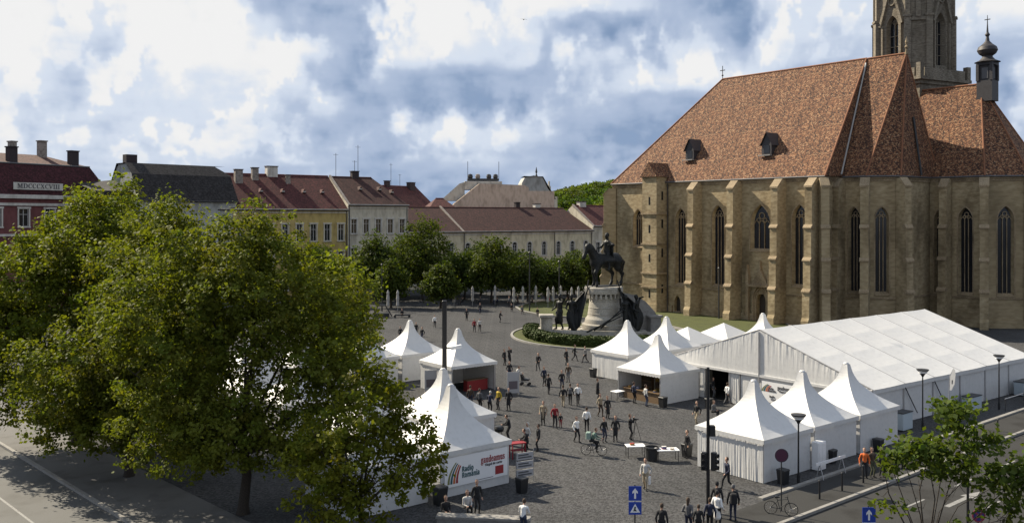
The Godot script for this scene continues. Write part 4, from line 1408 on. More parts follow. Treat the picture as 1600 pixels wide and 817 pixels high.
func limbs(b: Mb, foot: Vector3, fork: Vector3, r0: float, lobes: Array, count: int, sd: int) -> void:
	var r := RandomNumberGenerator.new()
	r.seed = sd
	var bend := Vector3(r.randf_range(-0.2, 0.2), 0, r.randf_range(-0.2, 0.2))
	b.tube([foot - Vector3(0, 0.2, 0), foot + Vector3(0, 0.4, 0), foot.lerp(fork, 0.5) + bend, fork], [r0 * 1.5, r0 * 1.05, r0 * 0.9, r0 * 0.75], 10)
	for k in count:
		var l: Array = lobes[k % lobes.size()]
		var d := Vector3(r.randfn(), r.randfn() * 0.8 + 0.3, r.randfn()).normalized()
		var tip: Vector3 = l[0] + d * l[1] * r.randf_range(0.55, 0.95)
		var start := fork.lerp(foot, r.randf_range(0.0, 0.25))
		var mid := start.lerp(tip, 0.5) + Vector3(r.randfn(), r.randfn() + 0.6, r.randfn()) * 0.4
		var ra := r0 * r.randf_range(0.28, 0.5)
		b.tube([start, mid, tip], [ra, ra * 0.55, ra * 0.12], 6, false)
		for j in 4:
			var s := mid.lerp(tip, r.randf_range(0.0, 0.7))
			var e: Vector3 = s + Vector3(r.randfn(), r.randfn() * 0.6 + 0.4, r.randfn()).normalized() * l[1].x * r.randf_range(0.25, 0.5)
			b.tube([s, s.lerp(e, 0.5) + Vector3(r.randfn(), r.randfn(), r.randfn()) * 0.12, e], [ra * 0.4, ra * 0.25, ra * 0.06], 5, false)

func tree(called: String, label: String, group: String, foot: Vector3, fork_h: float, r0: float, lobes: Array, tips: int, per_tip: int, leaf: float, clump: float, m: Material, sd: int, branches := 12) -> Node3D:
	var t := thing(called, label, "tree", foot, 0.0, group)
	var b := Mb.new()
	limbs(b, Vector3.ZERO, Vector3(0, fork_h, 0), r0, lobes, branches, sd)
	part(t, "trunk", b, M.bark)
	part(t, "crown", leaf_cloud(lobes, tips, per_tip, leaf, clump, sd), m)
	return t

func build_trees() -> void:
	var g := "leafy trees in front of the fair tents"
	tree("plane_tree", "big bright green tree filling the far left edge", g, Vector3(-30.0, 0, -62.5), 4.6, 0.34, [
		[Vector3(2.2, 11.5, 0), Vector3(5.6, 6.0, 4.6)], [Vector3(-4.0, 9.4, 0.5), Vector3(5.0, 5.6, 4.4)], [Vector3(6.4, 9.0, 1.0), Vector3(4.4, 5.4, 4.2)], [Vector3(0.0, 4.9, 2.0), Vector3(8.0, 3.4, 3.6)], [Vector3(3.0, 3.4, 1.0), Vector3(5.0, 2.2, 3.0)], [Vector3(2.0, 16.0, -0.5), Vector3(2.7, 2.8, 2.4)], [Vector3(-0.8, 13.6, 0), Vector3(3.0, 2.8, 2.8)], [Vector3(5.6, 13.4, 0), Vector3(2.8, 2.6, 2.6)]], 1500, 54, 0.235, 0.62, M.leaf_a, 101, 16)
	tree("plane_tree", "broad dense tree with dark trunk in front of the tents", g, Vector3(-14.1, 0, -47.6), 4.0, 0.28, [
		[Vector3(0.2, 11.6, 0), Vector3(4.4, 4.2, 4.2)], [Vector3(-3.8, 9.8, 0.3), Vector3(3.6, 4.4, 3.8)], [Vector3(4.0, 9.0, 0.2), Vector3(3.3, 4.0, 3.6)], [Vector3(-0.6, 5.4, 1.0), Vector3(6.0, 2.8, 3.6)], [Vector3(-2.6, 3.4, 0.6), Vector3(3.4, 1.6, 2.6)], [Vector3(3.0, 3.6, 0.4), Vector3(2.8, 1.5, 2.4)], [Vector3(0.4, 14.2, -0.3), Vector3(2.8, 2.1, 2.4)], [Vector3(-3.6, 13.4, 0), Vector3(2.0, 1.8, 2.0)], [Vector3(5.2, 6.4, 0.3), Vector3(2.0, 2.2, 2.0)]], 1300, 52, 0.19, 0.50, M.leaf_b, 102, 16)
	tree("plane_tree", "leafy tree between the broad tree and the far left tree", g, Vector3(-23.0, 0, -54.5), 4.0, 0.26, [
		[Vector3(1.4, 11.4, 0), Vector3(4.2, 4.6, 3.8)], [Vector3(-0.6, 6.2, 0.8), Vector3(6.2, 3.8, 3.6)], [Vector3(4.0, 8.0, 0.6), Vector3(3.8, 4.2, 3.4)], [Vector3(2.4, 15.0, 0), Vector3(2.2, 2.0, 2.0)], [Vector3(3.4, 3.6, 1.0), Vector3(4.8, 2.4, 2.8)], [Vector3(-2.0, 3.4, 0.8), Vector3(4.0, 2.0, 2.6)]], 1100, 52, 0.21, 0.55, M.leaf_b, 103, 14)
	tree("young_tree", "small yellow-green tree low in front of the lettered tent", g, Vector3(-7.0, 0, -41.5), 2.7, 0.15, [
		[Vector3(0.2, 5.4, 0), Vector3(2.9, 2.6, 2.6)], [Vector3(-1.7, 4.0, 0.2), Vector3(2.0, 2.6, 2.0)], [Vector3(2.5, 4.6, 0), Vector3(1.9, 2.0, 1.8)], [Vector3(0.9, 7.8, 0), Vector3(1.5, 1.6, 1.4)], [Vector3(-0.3, 2.9, 0.5), Vector3(2.4, 1.4, 1.8)]], 300, 46, 0.18, 0.38, M.leaf_c, 104, 14)
	tree("slim_tree", "lighter green tree rising behind the broad tree's right edge", g, Vector3(-15.2, 0, -76.0), 3.6, 0.22, [
		[Vector3(0.6, 8.6, 0), Vector3(3.4, 4.0, 3.2)], [Vector3(1.0, 5.6, 0.3), Vector3(2.9, 2.8, 2.8)]], 230, 34, 0.34, 0.8, M.leaf_a, 105, 10)
	tree("maple_sapling", "young maple with thin spread stems beside the right-hand street", "", Vector3(17.0, -0.02, -37.2), 1.6, 0.09, [
		[Vector3(1.1, 7.4, 0), Vector3(1.0, 0.8, 1.0)], [Vector3(0.0, 6.1, 0.3), Vector3(1.9, 0.55, 1.2)], [Vector3(2.3, 6.3, 0), Vector3(1.2, 0.5, 1.0)], [Vector3(3.2, 4.9, 0.2), Vector3(1.4, 0.7, 1.0)], [Vector3(-1.5, 5.5, 0.2), Vector3(0.9, 0.4, 0.7)], [Vector3(3.0, 3.7, 0.3), Vector3(1.1, 0.5, 0.7)], [Vector3(-1.6, 3.7, 0.2), Vector3(0.6, 0.4, 0.5)], [Vector3(1.3, 3.1, 0.4), Vector3(0.7, 0.35, 0.5)], [Vector3(1.0, 5.2, 0), Vector3(1.6, 0.4, 1.0)], [Vector3(4.3, 5.5, 0), Vector3(0.7, 0.3, 0.6)]], 185, 16, 0.24, 0.46, M.leaf_d, 106, 16)
	# trees in front of the far houses
	var far := [ # x, z, height, radius, tone (lighter leaves for sunlit trees, darker for shaded), label
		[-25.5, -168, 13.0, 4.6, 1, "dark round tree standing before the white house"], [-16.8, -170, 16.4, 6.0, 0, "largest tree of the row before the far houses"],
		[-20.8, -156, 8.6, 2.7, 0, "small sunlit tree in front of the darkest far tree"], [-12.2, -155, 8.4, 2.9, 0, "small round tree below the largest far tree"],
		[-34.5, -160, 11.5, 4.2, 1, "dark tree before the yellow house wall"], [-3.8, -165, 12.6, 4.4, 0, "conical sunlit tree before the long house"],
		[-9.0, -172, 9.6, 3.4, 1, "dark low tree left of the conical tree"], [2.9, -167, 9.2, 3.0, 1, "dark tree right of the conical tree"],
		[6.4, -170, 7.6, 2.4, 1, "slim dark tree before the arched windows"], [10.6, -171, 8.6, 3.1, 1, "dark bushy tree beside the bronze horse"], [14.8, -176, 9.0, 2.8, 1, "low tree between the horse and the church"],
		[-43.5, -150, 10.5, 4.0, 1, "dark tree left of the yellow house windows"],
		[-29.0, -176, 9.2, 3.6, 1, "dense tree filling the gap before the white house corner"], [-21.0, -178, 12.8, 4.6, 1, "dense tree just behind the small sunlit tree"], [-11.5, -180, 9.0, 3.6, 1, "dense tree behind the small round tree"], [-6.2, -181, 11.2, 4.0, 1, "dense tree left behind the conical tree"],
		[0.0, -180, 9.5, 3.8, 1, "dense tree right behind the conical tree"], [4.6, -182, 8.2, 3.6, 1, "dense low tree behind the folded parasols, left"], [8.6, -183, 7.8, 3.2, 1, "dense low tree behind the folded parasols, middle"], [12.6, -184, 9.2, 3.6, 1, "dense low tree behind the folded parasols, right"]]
	var k := 0
	for f in far:
		var H: float = f[2]
		var R: float = f[3]
		var lobes := [[Vector3(0, H * 0.56, 0), Vector3(R * 1.02, H * 0.32, R * 0.95)], [Vector3(0.2, H * 0.80, 0), Vector3(R * 0.62, H * 0.19, R * 0.6)], [Vector3(-R * 0.35, H * 0.38, 0.3), Vector3(R * 0.85, H * 0.22, R * 0.75)], [Vector3(R * 0.4, H * 0.40, 0), Vector3(R * 0.8, H * 0.22, R * 0.75)]]
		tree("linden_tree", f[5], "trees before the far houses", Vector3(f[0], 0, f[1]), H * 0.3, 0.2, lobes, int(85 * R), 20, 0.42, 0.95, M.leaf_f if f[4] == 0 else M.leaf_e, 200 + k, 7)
		k += 1

func leaf_materials() -> void:
	M.leaf_a = leaf_material(0.150, 0.178, 0.026)
	M.leaf_b = leaf_material(0.138, 0.160, 0.026)
	M.leaf_c = leaf_material(0.150, 0.165, 0.020)
	M.leaf_d = leaf_material(0.085, 0.120, 0.024)
	M.leaf_e = leaf_material(0.056, 0.080, 0.022)  # darker copy for far trees, their shade put into the leaf colour
	M.leaf_f = leaf_material(0.070, 0.095, 0.020)  # lighter copy for far trees in the sun
	M.leaf_far = leaf_material(0.095, 0.145, 0.034)
	M.hedge_core = mat(0.040, 0.058, 0.014, 1.0)
	M.hedge = leaf_material(0.040, 0.058, 0.014, 0.2)

# ---------------------------------------------------------------- tents
const TENT_TURN := 0.684 # the fair's grid: a tent's local x runs along the street on the right

var folds := FastNoiseLite.new()

func cloth_panel(b: Mb, a: Vector3, c: Vector3, h0: float, h1: float, out: Vector3, waves: float, amp: float, sd: float, nx := 28, ny := 5) -> void:
	# hanging cloth between two posts with gathered folds
	var pt := func(u: float, w: float) -> Vector3:
		var p := a.lerp(c, u)
		var edge := minf(1.0, minf(u, 1.0 - u) * 14.0)
		var f := 1.5 * folds.get_noise_2d(u * waves * 9.0 + sd * 31.0, w * 2.2) + 0.9 * folds.get_noise_2d(u * waves * 3.0 - sd * 17.0, w * 5.0 + 40.0)
		return Vector3(p.x, lerpf(h0, h1, w), p.z) + out * f * amp * edge * (1.15 - 0.4 * w)
	for i in nx:
		for j in ny:
			var u0 := float(i) / nx
			var u1 := float(i + 1) / nx
			var w0 := float(j) / ny
			var w1 := float(j + 1) / ny
			b.quad(pt.call(u0, w0), pt.call(u1, w0), pt.call(u1, w1), pt.call(u0, w1))

func pagoda_mesh(half: float, eave: float, peak: float) -> Mb:
	var b := Mb.new()
	var n := 14
	var prof := func(u: float) -> Vector2: # distance from the axis, height
		return Vector2(0.19 + (half - 0.19) * (0.86 * pow(1.0 - u, 2.5) + 0.14 * pow(1.0 - u, 0.8)), eave + (peak - eave) * u)
	for side in 4:
		b.t = Transform3D(Basis(Vector3.UP, side * PI / 2), Vector3.ZERO)
		for k in n:
			var a: Vector2 = prof.call(float(k) / n)
			var c: Vector2 = prof.call(float(k + 1) / n)
			var m := 6
			for j in m:
				var s0 := -1.0 + 2.0 * j / m
				var s1 := -1.0 + 2.0 * (j + 1) / m
				# each face sags inwards between its hips
				var g := func(p: Vector2, s: float) -> Vector3:
					var sag := (1.0 - s * s) * 0.055 * p.x * (1.0 - 0.3 * (p.y - eave) / (peak - eave))
					return Vector3(s * p.x, p.y - sag * 0.5, p.x - sag)
				var nrm := func(p: Vector2, s: float) -> Vector3:
					return Vector3(-s * 0.10, 0, 0) + Vector3(0, (a.x - c.x), (c.y - a.y)).normalized()
				b.quad_n([g.call(a, s0), g.call(a, s1), g.call(c, s1), g.call(c, s0)], [nrm.call(a, s0), nrm.call(a, s1), nrm.call(c, s1), nrm.call(c, s0)])
	b.t = Transform3D()
	b.lathe([Vector2(0.2, peak - 0.12), Vector2(0.2, peak + 0.04), Vector2(0.13, peak + 0.12), Vector2(0.0, peak + 0.14)], 10)
	return b

var canopy_mesh: ArrayMesh
var wall_meshes := []
var valance_mesh: ArrayMesh
var leg_mesh: ArrayMesh

func prepare_tents() -> void:
	folds.seed = 9
	folds.frequency = 0.16
	folds.fractal_octaves = 3
	canopy_mesh = pagoda_mesh(2.55, 2.55, 5.35).mesh()
	for k in 3:
		var b := Mb.new()
		cloth_panel(b, Vector3(-2.42, 0, 2.44), Vector3(2.42, 0, 2.44), 0.03, 2.5, Vector3(0, 0, 1), 5.0 + k * 7.0, 0.010 + k * 0.003, k * 1.7, 28 + k * 24)
		wall_meshes.append(b.mesh())
	var v := Mb.new()
	for j in 16: # scalloped strip under the eave
		var x0 := -2.55 + 5.1 * j / 16
		var x1 := -2.55 + 5.1 * (j + 1) / 16
		var xm := (x0 + x1) / 2
		v.quad(Vector3(x0, 2.33, 2.56), Vector3(xm, 2.27, 2.565), Vector3(xm, 2.56, 2.555), Vector3(x0, 2.56, 2.555))
		v.quad(Vector3(xm, 2.27, 2.565), Vector3(x1, 2.33, 2.56), Vector3(x1, 2.56, 2.555), Vector3(xm, 2.56, 2.555))
	valance_mesh = v.mesh()
	v = Mb.new()
	v.cbox(Vector3(-0.05, 0, -0.05), Vector3(0.05, 2.5, 0.05), 0.01)
	leg_mesh = v.mesh()

# walls: four entries for the sides +z (towards the street), +x, -z, -x: "w" a plain wall, "f" a wall with folds, "g" deeply gathered, "o" open
func pagoda(label: String, at: Vector2, walls: String, turn := TENT_TURN, size := 1.0, tall := 1.0) -> Node3D:
	var t := thing("pagoda_tent", label, "tent", Vector3(at.x, 0, at.y), turn, "white peaked fair tents")
	var c := part(t, "canopy", canopy_mesh, M.tent)
	c.scale = Vector3(size, 1, size)
	if tall != 1.0:
		c.scale.y = tall
		c.position.y = 2.55 * (1.0 - tall)
	for k in 4:
		var v := part(t, "valance", valance_mesh, M.tent)
		v.rotation.y = k * PI / 2
		v.scale = Vector3(size, 1, size)
		var l := part(t, "leg", leg_mesh, M.alu, Basis(Vector3.UP, k * PI / 2) * Vector3(2.36 * size, 0, 2.36 * size))
		var w := walls[k]
		if w != "o":
			var p := part(t, "side_wall", wall_meshes["wfg".find(w)], M.tent)
			p.rotation.y = k * PI / 2
			p.scale = Vector3(size, 1, size)
	return t

func build_tents() -> void:
	prepare_tents()
	# three in a row beside the street
	pagoda("first of three joined peaked tents, nearest the traffic light", Vector2(15.0, -56.3), "wwwg")
	pagoda("middle of three joined peaked tents beside the street", Vector2(19.1, -59.7), "wwwf")
	pagoda("third of three joined peaked tents, closest to the great tent's wall", Vector2(23.2, -63.0), "wwwf")
	# the group left of the great tent
	pagoda("open-fronted bookstall tent left of the great tent entrance", Vector2(12.6, -78.3), "wwwo")
	pagoda("peaked tent behind the bookstall tent, below the monument", Vector2(11.3, -88.9), "fwwf")
	pagoda("peaked tent half hidden between the bookstall and the great tent", Vector2(15.7, -92.2), "wwww")
	pagoda("white tent tip peeking over the great tent ridge by the portal", Vector2(26.4, -95.5), "wwww")
	# left side of the walkway
	var radio := pagoda("peaked tent with radio and book fair lettering on its wall", Vector2(-3.6, -53.4), "wwww", TENT_TURN, 1.0, 1.09)
	pagoda("peaked tent just behind the lettered tent", Vector2(-4.6, -60.6), "wwww")
	pagoda("open stall tent with red counter, right of the lamp pole", Vector2(-4.9, -82.3), "owww")
	pagoda("farthest peaked tent on the left, near the strolling people", Vector2(-10.0, -88.9), "wwww")
	var hid := [[-8.0, -49.8, "peaked tent seen through the small yellow-green tree"], [-9.3, -57.2, "peaked tent behind the small tree, next to the lettered row"], [-14.1, -85.4, "white tent glimpsed behind the slim tree"], [-18.4, -81.9, "white tent glimpsed through the broad tree's upper leaves"],
		[-22.6, -78.4, "white tent glimpsed between the broad and the middle tree"], [-15.4, -66.0, "white tent glimpsed through the broad tree's middle"], [-19.6, -69.5, "white tent glimpsed under the broad tree's left boughs"], [-26.0, -71.0, "white tent glimpsed behind the middle tree's trunk"], [-33.0, -77.0, "white tent behind the far left tree"], [-39.0, -82.5, "outermost white tent at the left edge behind the tree"]]
	for h in hid:
		pagoda(h[2], Vector2(h[0], h[1]), "wwww")
	# low pyramid tents behind the great tent
	for p in [[18.4, -95.0, "low pyramid canopy left of the great tent's gable"], [23.0, -98.5, "low pyramid canopy above the great tent's left roof edge"]]:
		var t := thing("pyramid_tent", p[2], "tent", Vector3(p[0], 0, p[1]), TENT_TURN, "low white pyramid tents")
		var b := Mb.new()
		for k in 4:
			b.t = Transform3D(Basis(Vector3.UP, k * PI / 2), Vector3.ZERO)
			b.tri(Vector3(-2.5, 2.6, 2.5), Vector3(2.5, 2.6, 2.5), Vector3(0, 4.1, 0))
			b.quad(Vector3(-2.5, 2.3, 2.5), Vector3(2.5, 2.3, 2.5), Vector3(2.5, 2.6, 2.5), Vector3(-2.5, 2.6, 2.5))
		part(t, "canopy", b, M.tent)
		for k in 4:
			part(t, "leg", leg_mesh, M.alu, Basis(Vector3.UP, k * PI / 2) * Vector3(2.36, 0, 2.36))
	# lettering on the tent nearest the small tree
	banner(radio, 0.2)
	great_tent()

func banner(t: Node3D, shift: float) -> void:
	var b := Mb.new()
	b.box(Vector3(-2.2, 0.55, 2.49), Vector3(2.25, 2.18, 2.51))
	var p := part(t, "banner", b, M.sign_white)
	logo(p, Vector3(-1.65, 0.72, 2.512), 1.15)
	lettering(p, "Radio", Vector3(-0.62, 1.28, 2.512), 0.0, 0.30, M.ink_teal, 0.78, false)
	lettering(p, "România", Vector3(-0.40, 0.94, 2.512), 0.0, 0.30, M.ink_teal, 1.2, false)
	lettering(p, "gaudeamus", Vector3(1.18, 1.52, 2.512), 0.0, 0.36, M.ink_red, 1.72)
	lettering(p, "Târgul de carte", Vector3(1.22, 1.33, 2.512), 0.0, 0.13, M.ink, 1.25, false)
	b = Mb.new()
	b.box(Vector3(1.35, 0.72, 2.512), Vector3(1.95, 1.2, 2.52))
	part(p, "red_mark", b, M.ink_red)
	b = Mb.new()
	b.box(Vector3(0.1, 0.62, 2.512), Vector3(1.2, 0.65, 2.516))
	part(p, "rule", b, M.ink)

func logo(parent: Node3D, at: Vector3, h: float, turn := 0.0) -> void: # four curved bands fanning up from a foot
	var ms := [M.ink_olive, M.ink_teal, M.ink_orange, M.ink_red]
	for k in 4:
		var b := Mb.new()
		var x0 := -0.36 + k * 0.19
		var prev := Vector2(x0, 0)
		for j in range(1, 7):
			var u := j / 6.0
			var q := Vector2(x0 + (0.55 - k * 0.09) * u * u, u * (1.0 - 0.06 * k) )
			b.extrude(PackedVector2Array([Vector2(prev.x, prev.y * h), Vector2(prev.x + 0.13 * (1.15 - prev.y * 0.5), prev.y * h), Vector2(q.x + 0.13 * (1.15 - q.y * 0.5), q.y * h), Vector2(q.x, q.y * h)]), 0.0, 0.006)
			prev = q
		part(parent, "logo_band", b, ms[k], at).rotation.y = turn

func great_tent() -> void:
	# local frame: x along the ridge away to the right, z across towards the street; origin at the middle of the near gable
	var t := thing("great_tent", "long white marquee with ridged roof and curtained gable entrance", "tent", Vector3(20.1, 0, -73.65), 0.663)
	var L := 26.4
	var hw := 9.8
	var E := 3.0
	var R := 6.45
	var bays := 6
	# roof panels: one sheet per bay and side, sagging a little between the purlins
	for side in [-1, 1]:
		for k in bays:
			var b := Mb.new()
			var x0 := L * k / bays + 0.05
			var x1 := L * (k + 1) / bays - 0.05
			var g := func(u: float, w: float) -> Vector3:
				var s := absf(sin(w * 4.0 * PI)) * 0.05 * sin(u * PI) + 0.03 * sin(u * PI)
				return Vector3(lerpf(x0, x1, u), lerpf(E, R, w) - s, side * lerpf(hw + 0.15, 0.0, w))
			for i in 4:
				for j in 16:
					var q := [g.call(i / 4.0, j / 16.0), g.call((i + 1) / 4.0, j / 16.0), g.call((i + 1) / 4.0, (j + 1) / 16.0), g.call(i / 4.0, (j + 1) / 16.0)]
					if side > 0: b.quad(q[0], q[1], q[2], q[3])
					else: b.quad(q[1], q[0], q[3], q[2])
			part(t, "roof_panel", b, M.tent)
		for k in bays + 1:
			var b := Mb.new()
			var x := L * k / bays
			along(b, Vector3(x, E - 0.035, side * (hw + 0.12)), Vector3(x, R - 0.035, 0), 0.055)
			part(t, "rafter", b, M.rafter)
		var e := Mb.new()
		e.box(Vector3(0, E - 0.34, side * (hw + 0.1) - 0.03), Vector3(L, E - 0.02, side * (hw + 0.1) + 0.03))
		part(t, "eave_strip", e, M.tent)
	# side walls of cloth between aluminium posts
	for side in [-1, 1]:
		for k in bays:
			var b := Mb.new()
			var x0 := L * k / bays + 0.08
			var x1 := L * (k + 1) / bays - 0.08
			if side > 0: cloth_panel(b, Vector3(x0, 0, hw), Vector3(x1, 0, hw), 0.02, E - 0.05, Vector3(0, 0, 1), 3.0 + k, 0.02, k * 2.1, 20, 4)
			else: cloth_panel(b, Vector3(x1, 0, -hw), Vector3(x0, 0, -hw), 0.02, E - 0.05, Vector3(0, 0, -1), 3.0 + k, 0.02, k * 2.1, 12, 3)
			part(t, "side_wall", b, M.tent)
		for k in bays + 1:
			var b := Mb.new()
			b.cbox(Vector3(L * k / bays - 0.07, 0, side * hw - 0.07), Vector3(L * k / bays + 0.07, E, side * hw + 0.07), 0.015)
			part(t, "post", b, M.alu)
	for k in [1, 2]:
		var b := Mb.new()
		along(b, Vector3(L * k / bays + 0.1, E - 0.3, hw + 0.1), Vector3(L * k / bays + 1.6, 0.6, hw + 0.25), 0.04)
		part(t, "brace", b, M.dark_metal)
	# far gable
	var fb := Mb.new()
	fb.extrude(PackedVector2Array([Vector2(-hw, 0.02), Vector2(hw, 0.02), Vector2(hw, E), Vector2(0, R), Vector2(-hw, E)]), 0.0, 0.03)
	fb.t = Transform3D()
	var far := Mb.new()
	far.t = Transform3D(Basis(Vector3(0, 0, -1), Vector3.UP, Vector3(1, 0, 0)), Vector3(L, 0, 0))
	far.extrude(PackedVector2Array([Vector2(-hw, 0.02), Vector2(hw, 0.02), Vector2(hw, E), Vector2(0, R), Vector2(-hw, E)]), 0.0, 0.03)
	part(t, "end_wall", far, M.tent)
	# near gable: gathered curtain above the beam, split at the middle
	for side in [-1, 1]:
		var b := Mb.new()
		var nx := 130
		for i in nx:
			for j in 6:
				var q := []
				for p in [[i, j], [i + 1, j], [i + 1, j + 1], [i, j + 1]]:
					var u: float = p[0] / float(nx)
					var w: float = p[1] / 6.0
					var top := lerpf(R - 0.05, E + 0.02, u)
					var f := 1.4 * folds.get_noise_2d(u * 150.0 + side * 400.0, w * 3.0) + 0.8 * folds.get_noise_2d(u * 40.0 + side * 90.0, w * 8.0)
					q.append(Vector3(-0.03 - f * 0.030 * (0.12 + w * w) * minf(1.0, u * 12.0), lerpf(E - 0.25, top, w), side * u * hw))
				if side < 0: b.quad(q[1], q[0], q[3], q[2])
				else: b.quad(q[0], q[1], q[2], q[3])
		part(t, "gable_curtain", b, M.tent)
	var b := Mb.new()
	b.box(Vector3(-0.14, E - 0.42, -hw), Vector3(0.0, E - 0.22, hw))
	part(t, "gable_beam", b, M.tent)
	# front wall panels with the doorway left open
	for p in [[-hw, -6.6, 5.0], [-3.0, -2.1, 3.0], [-1.9, 3.4, 4.0], [3.6, hw, 4.0], [-6.4, -5.7, 2.0]]:
		b = Mb.new()
		cloth_panel(b, Vector3(0.02, 0, p[0]), Vector3(0.02, 0, p[1]), 0.02, E - 0.4, Vector3(-1, 0, 0), p[2], 0.03, p[0], 24, 4)
		part(t, "front_wall", b, M.tent)
	for z in [-6.5, -5.65, -3.05, -2.0, 3.5]:
		b = Mb.new()
		b.cbox(Vector3(-0.05, 0, z - 0.06), Vector3(0.09, E - 0.3, z + 0.06), 0.015)
		part(t, "door_post", b, M.alu)
	b = Mb.new()
	along(b, Vector3(-0.1, R - 0.2, 0), Vector3(-0.1, 0.1, 0), 0.07)
	part(t, "king_post", b, M.alu)
	b = Mb.new()
	b.box(Vector3(0.3, 0.002, -hw + 0.2), Vector3(L - 0.2, 0.02, hw - 0.2))
	part(t, "floor_covering", b, M.dark_metal)
	b = Mb.new() # dark partition inside the entrance
	b.box(Vector3(3.2, 0.02, -7.5), Vector3(3.3, 2.7, -1.0))
	part(t, "partition", b, M.plastic_black)
	# lettering to the right of the doorway
	b = Mb.new()
	b.box(Vector3(-0.12, 0.7, 0.3), Vector3(-0.1, 2.35, 3.3))
	var bn := part(t, "banner", b, M.sign_white)
	logo(bn, Vector3(-0.125, 1.55, 0.65), 0.6, -PI / 2)
	lettering(bn, "Radio", Vector3(-0.125, 1.75, 1.2), -PI / 2, 0.16, M.ink, 0.45, false)
	lettering(bn, "România", Vector3(-0.125, 1.57, 1.3), -PI / 2, 0.16, M.ink, 0.7, false)
	lettering(bn, "gaudeamus", Vector3(-0.125, 1.85, 2.5), -PI / 2, 0.28, M.ink, 1.4)
	lettering(bn, "Târgul de carte", Vector3(-0.125, 1.66, 2.5), -PI / 2, 0.12, M.ink, 1.1, false)
	lettering(bn, "Radio", Vector3(-0.125, 1.12, 1.3), -PI / 2, 0.16, M.ink, 0.5, false)
	lettering(bn, "Cluj", Vector3(-0.125, 0.9, 1.4), -PI / 2, 0.16, M.ink, 0.45, false)

# ---------------------------------------------------------------- figures: tapered bones joined by a smooth minimum and meshed as surface nets
func flesh(bones: Array, cell: float, k: float, mats: int) -> Array: # bones: [a, b, radius a, radius b, material]; gives one array of triangles' vertices and normals per material
	var lo := Vector3.INF
	var hi := -Vector3.INF
	for o in bones:
		var r := maxf(o[2], o[3]) + k + cell * 2.0
		for p in [o[0], o[1]]:
			lo = lo.min(p - Vector3.ONE * r)
			hi = hi.max(p + Vector3.ONE * r)
	var nx := int((hi.x - lo.x) / cell) + 2
	var ny := int((hi.y - lo.y) / cell) + 2
	var nz := int((hi.z - lo.z) / cell) + 2
	var f := PackedFloat32Array()
	f.resize(nx * ny * nz)
	f.fill(9.0)
	var best := f.duplicate()
	var own := PackedByteArray()
	own.resize(f.size())
	for o in bones:
		var a: Vector3 = o[0]
		var ba: Vector3 = o[1] - a
		var l2 := maxf(ba.length_squared(), 1e-8)
		var ra: float = o[2]
		var rb: float = o[3]
		var r := maxf(ra, rb) + k + cell * 1.8
		var p0: Vector3 = (a.min(o[1]) - Vector3.ONE * r - lo) / cell
		var p1: Vector3 = (a.max(o[1]) + Vector3.ONE * r - lo) / cell
		for z in range(maxi(0, int(p0.z)), mini(nz, int(p1.z) + 1)):
			for y in range(maxi(0, int(p0.y)), mini(ny, int(p1.y) + 1)):
				var row := (z * ny + y) * nx
				for x in range(maxi(0, int(p0.x)), mini(nx, int(p1.x) + 1)):
					var p := lo + Vector3(x, y, z) * cell - a
					var t := clampf(p.dot(ba) / l2, 0.0, 1.0)
					var d := (p - ba * t).length() - lerpf(ra, rb, t)
					var i := row + x
					if d < best[i]:
						best[i] = d
						own[i] = o[4]
					var g := f[i]
					var h := maxf(k - absf(g - d), 0.0) / k
					f[i] = minf(g, d) - h * h * k * 0.25
	var at := PackedInt32Array()
	at.resize(f.size())
	at.fill(-1)
	var v := PackedVector3Array()
	var mt := PackedByteArray()
	var offs := [0, 1, nx, nx + 1, nx * ny, nx * ny + 1, nx * ny + nx, nx * ny + nx + 1]
	var edges := [[0, 1], [2, 3], [4, 5], [6, 7], [0, 2], [1, 3], [4, 6], [5, 7], [0, 4], [1, 5], [2, 6], [3, 7]]
	for z in nz - 1:
		for y in ny - 1:
			for x in nx - 1:
				var i := (z * ny + y) * nx + x
				var s := 0
				for c in 8:
					if f[i + offs[c]] < 0.0: s += 1
				if s == 0 or s == 8:
					continue
				var sum := Vector3.ZERO
				var cnt := 0
				for e in edges:
					var fa := f[i + offs[e[0]]]
					var fb := f[i + offs[e[1]]]
					if (fa < 0.0) != (fb < 0.0):
						var t := fa / (fa - fb)
						var ca := Vector3(e[0] & 1, (e[0] >> 1) & 1, e[0] >> 2)
						var cb := Vector3(e[1] & 1, (e[1] >> 1) & 1, e[1] >> 2)
						sum += ca.lerp(cb, t)
						cnt += 1
				at[i] = v.size()
				v.append(lo + (Vector3(x, y, z) + sum / cnt) * cell)
				mt.append(own[i])
	var nrm := PackedVector3Array()
	nrm.resize(v.size())
	var tris := PackedInt32Array()
	var sx := 1
	var sy := nx
	var sz := nx * ny
	for z in range(1, nz - 1):
		for y in range(1, ny - 1):
			for x in range(1, nx - 1):
				var i := (z * ny + y) * nx + x
				var inside := f[i] < 0.0
				for ax in 3:
					var st: int = [sx, sy, sz][ax]
					if inside == (f[i + st] < 0.0):
						continue
					var u: int = [sy, sz, sx][ax]
					var w: int = [sz, sx, sy][ax]
					var q := [at[i - u - w], at[i - w], at[i], at[i - u]]
					if q.min() < 0:
						continue
					if not inside:
						q = [q[3], q[2], q[1], q[0]]
					tris.append_array([q[0], q[1], q[2], q[0], q[2], q[3]])
	for t in range(0, tris.size(), 3):
		var m := (v[tris[t + 1]] - v[tris[t]]).cross(v[tris[t + 2]] - v[tris[t]])
		for j in 3:
			nrm[tris[t + j]] += m
	var out := []
	for m in mats:
		out.append([PackedVector3Array(), PackedVector3Array()])
	for t in range(0, tris.size(), 3):
		var m: int = mt[tris[t]]
		for j in [0, 2, 1]:
			out[m][0].append(v[tris[t + j]])
			out[m][1].append(nrm[tris[t + j]].normalized())
	return out

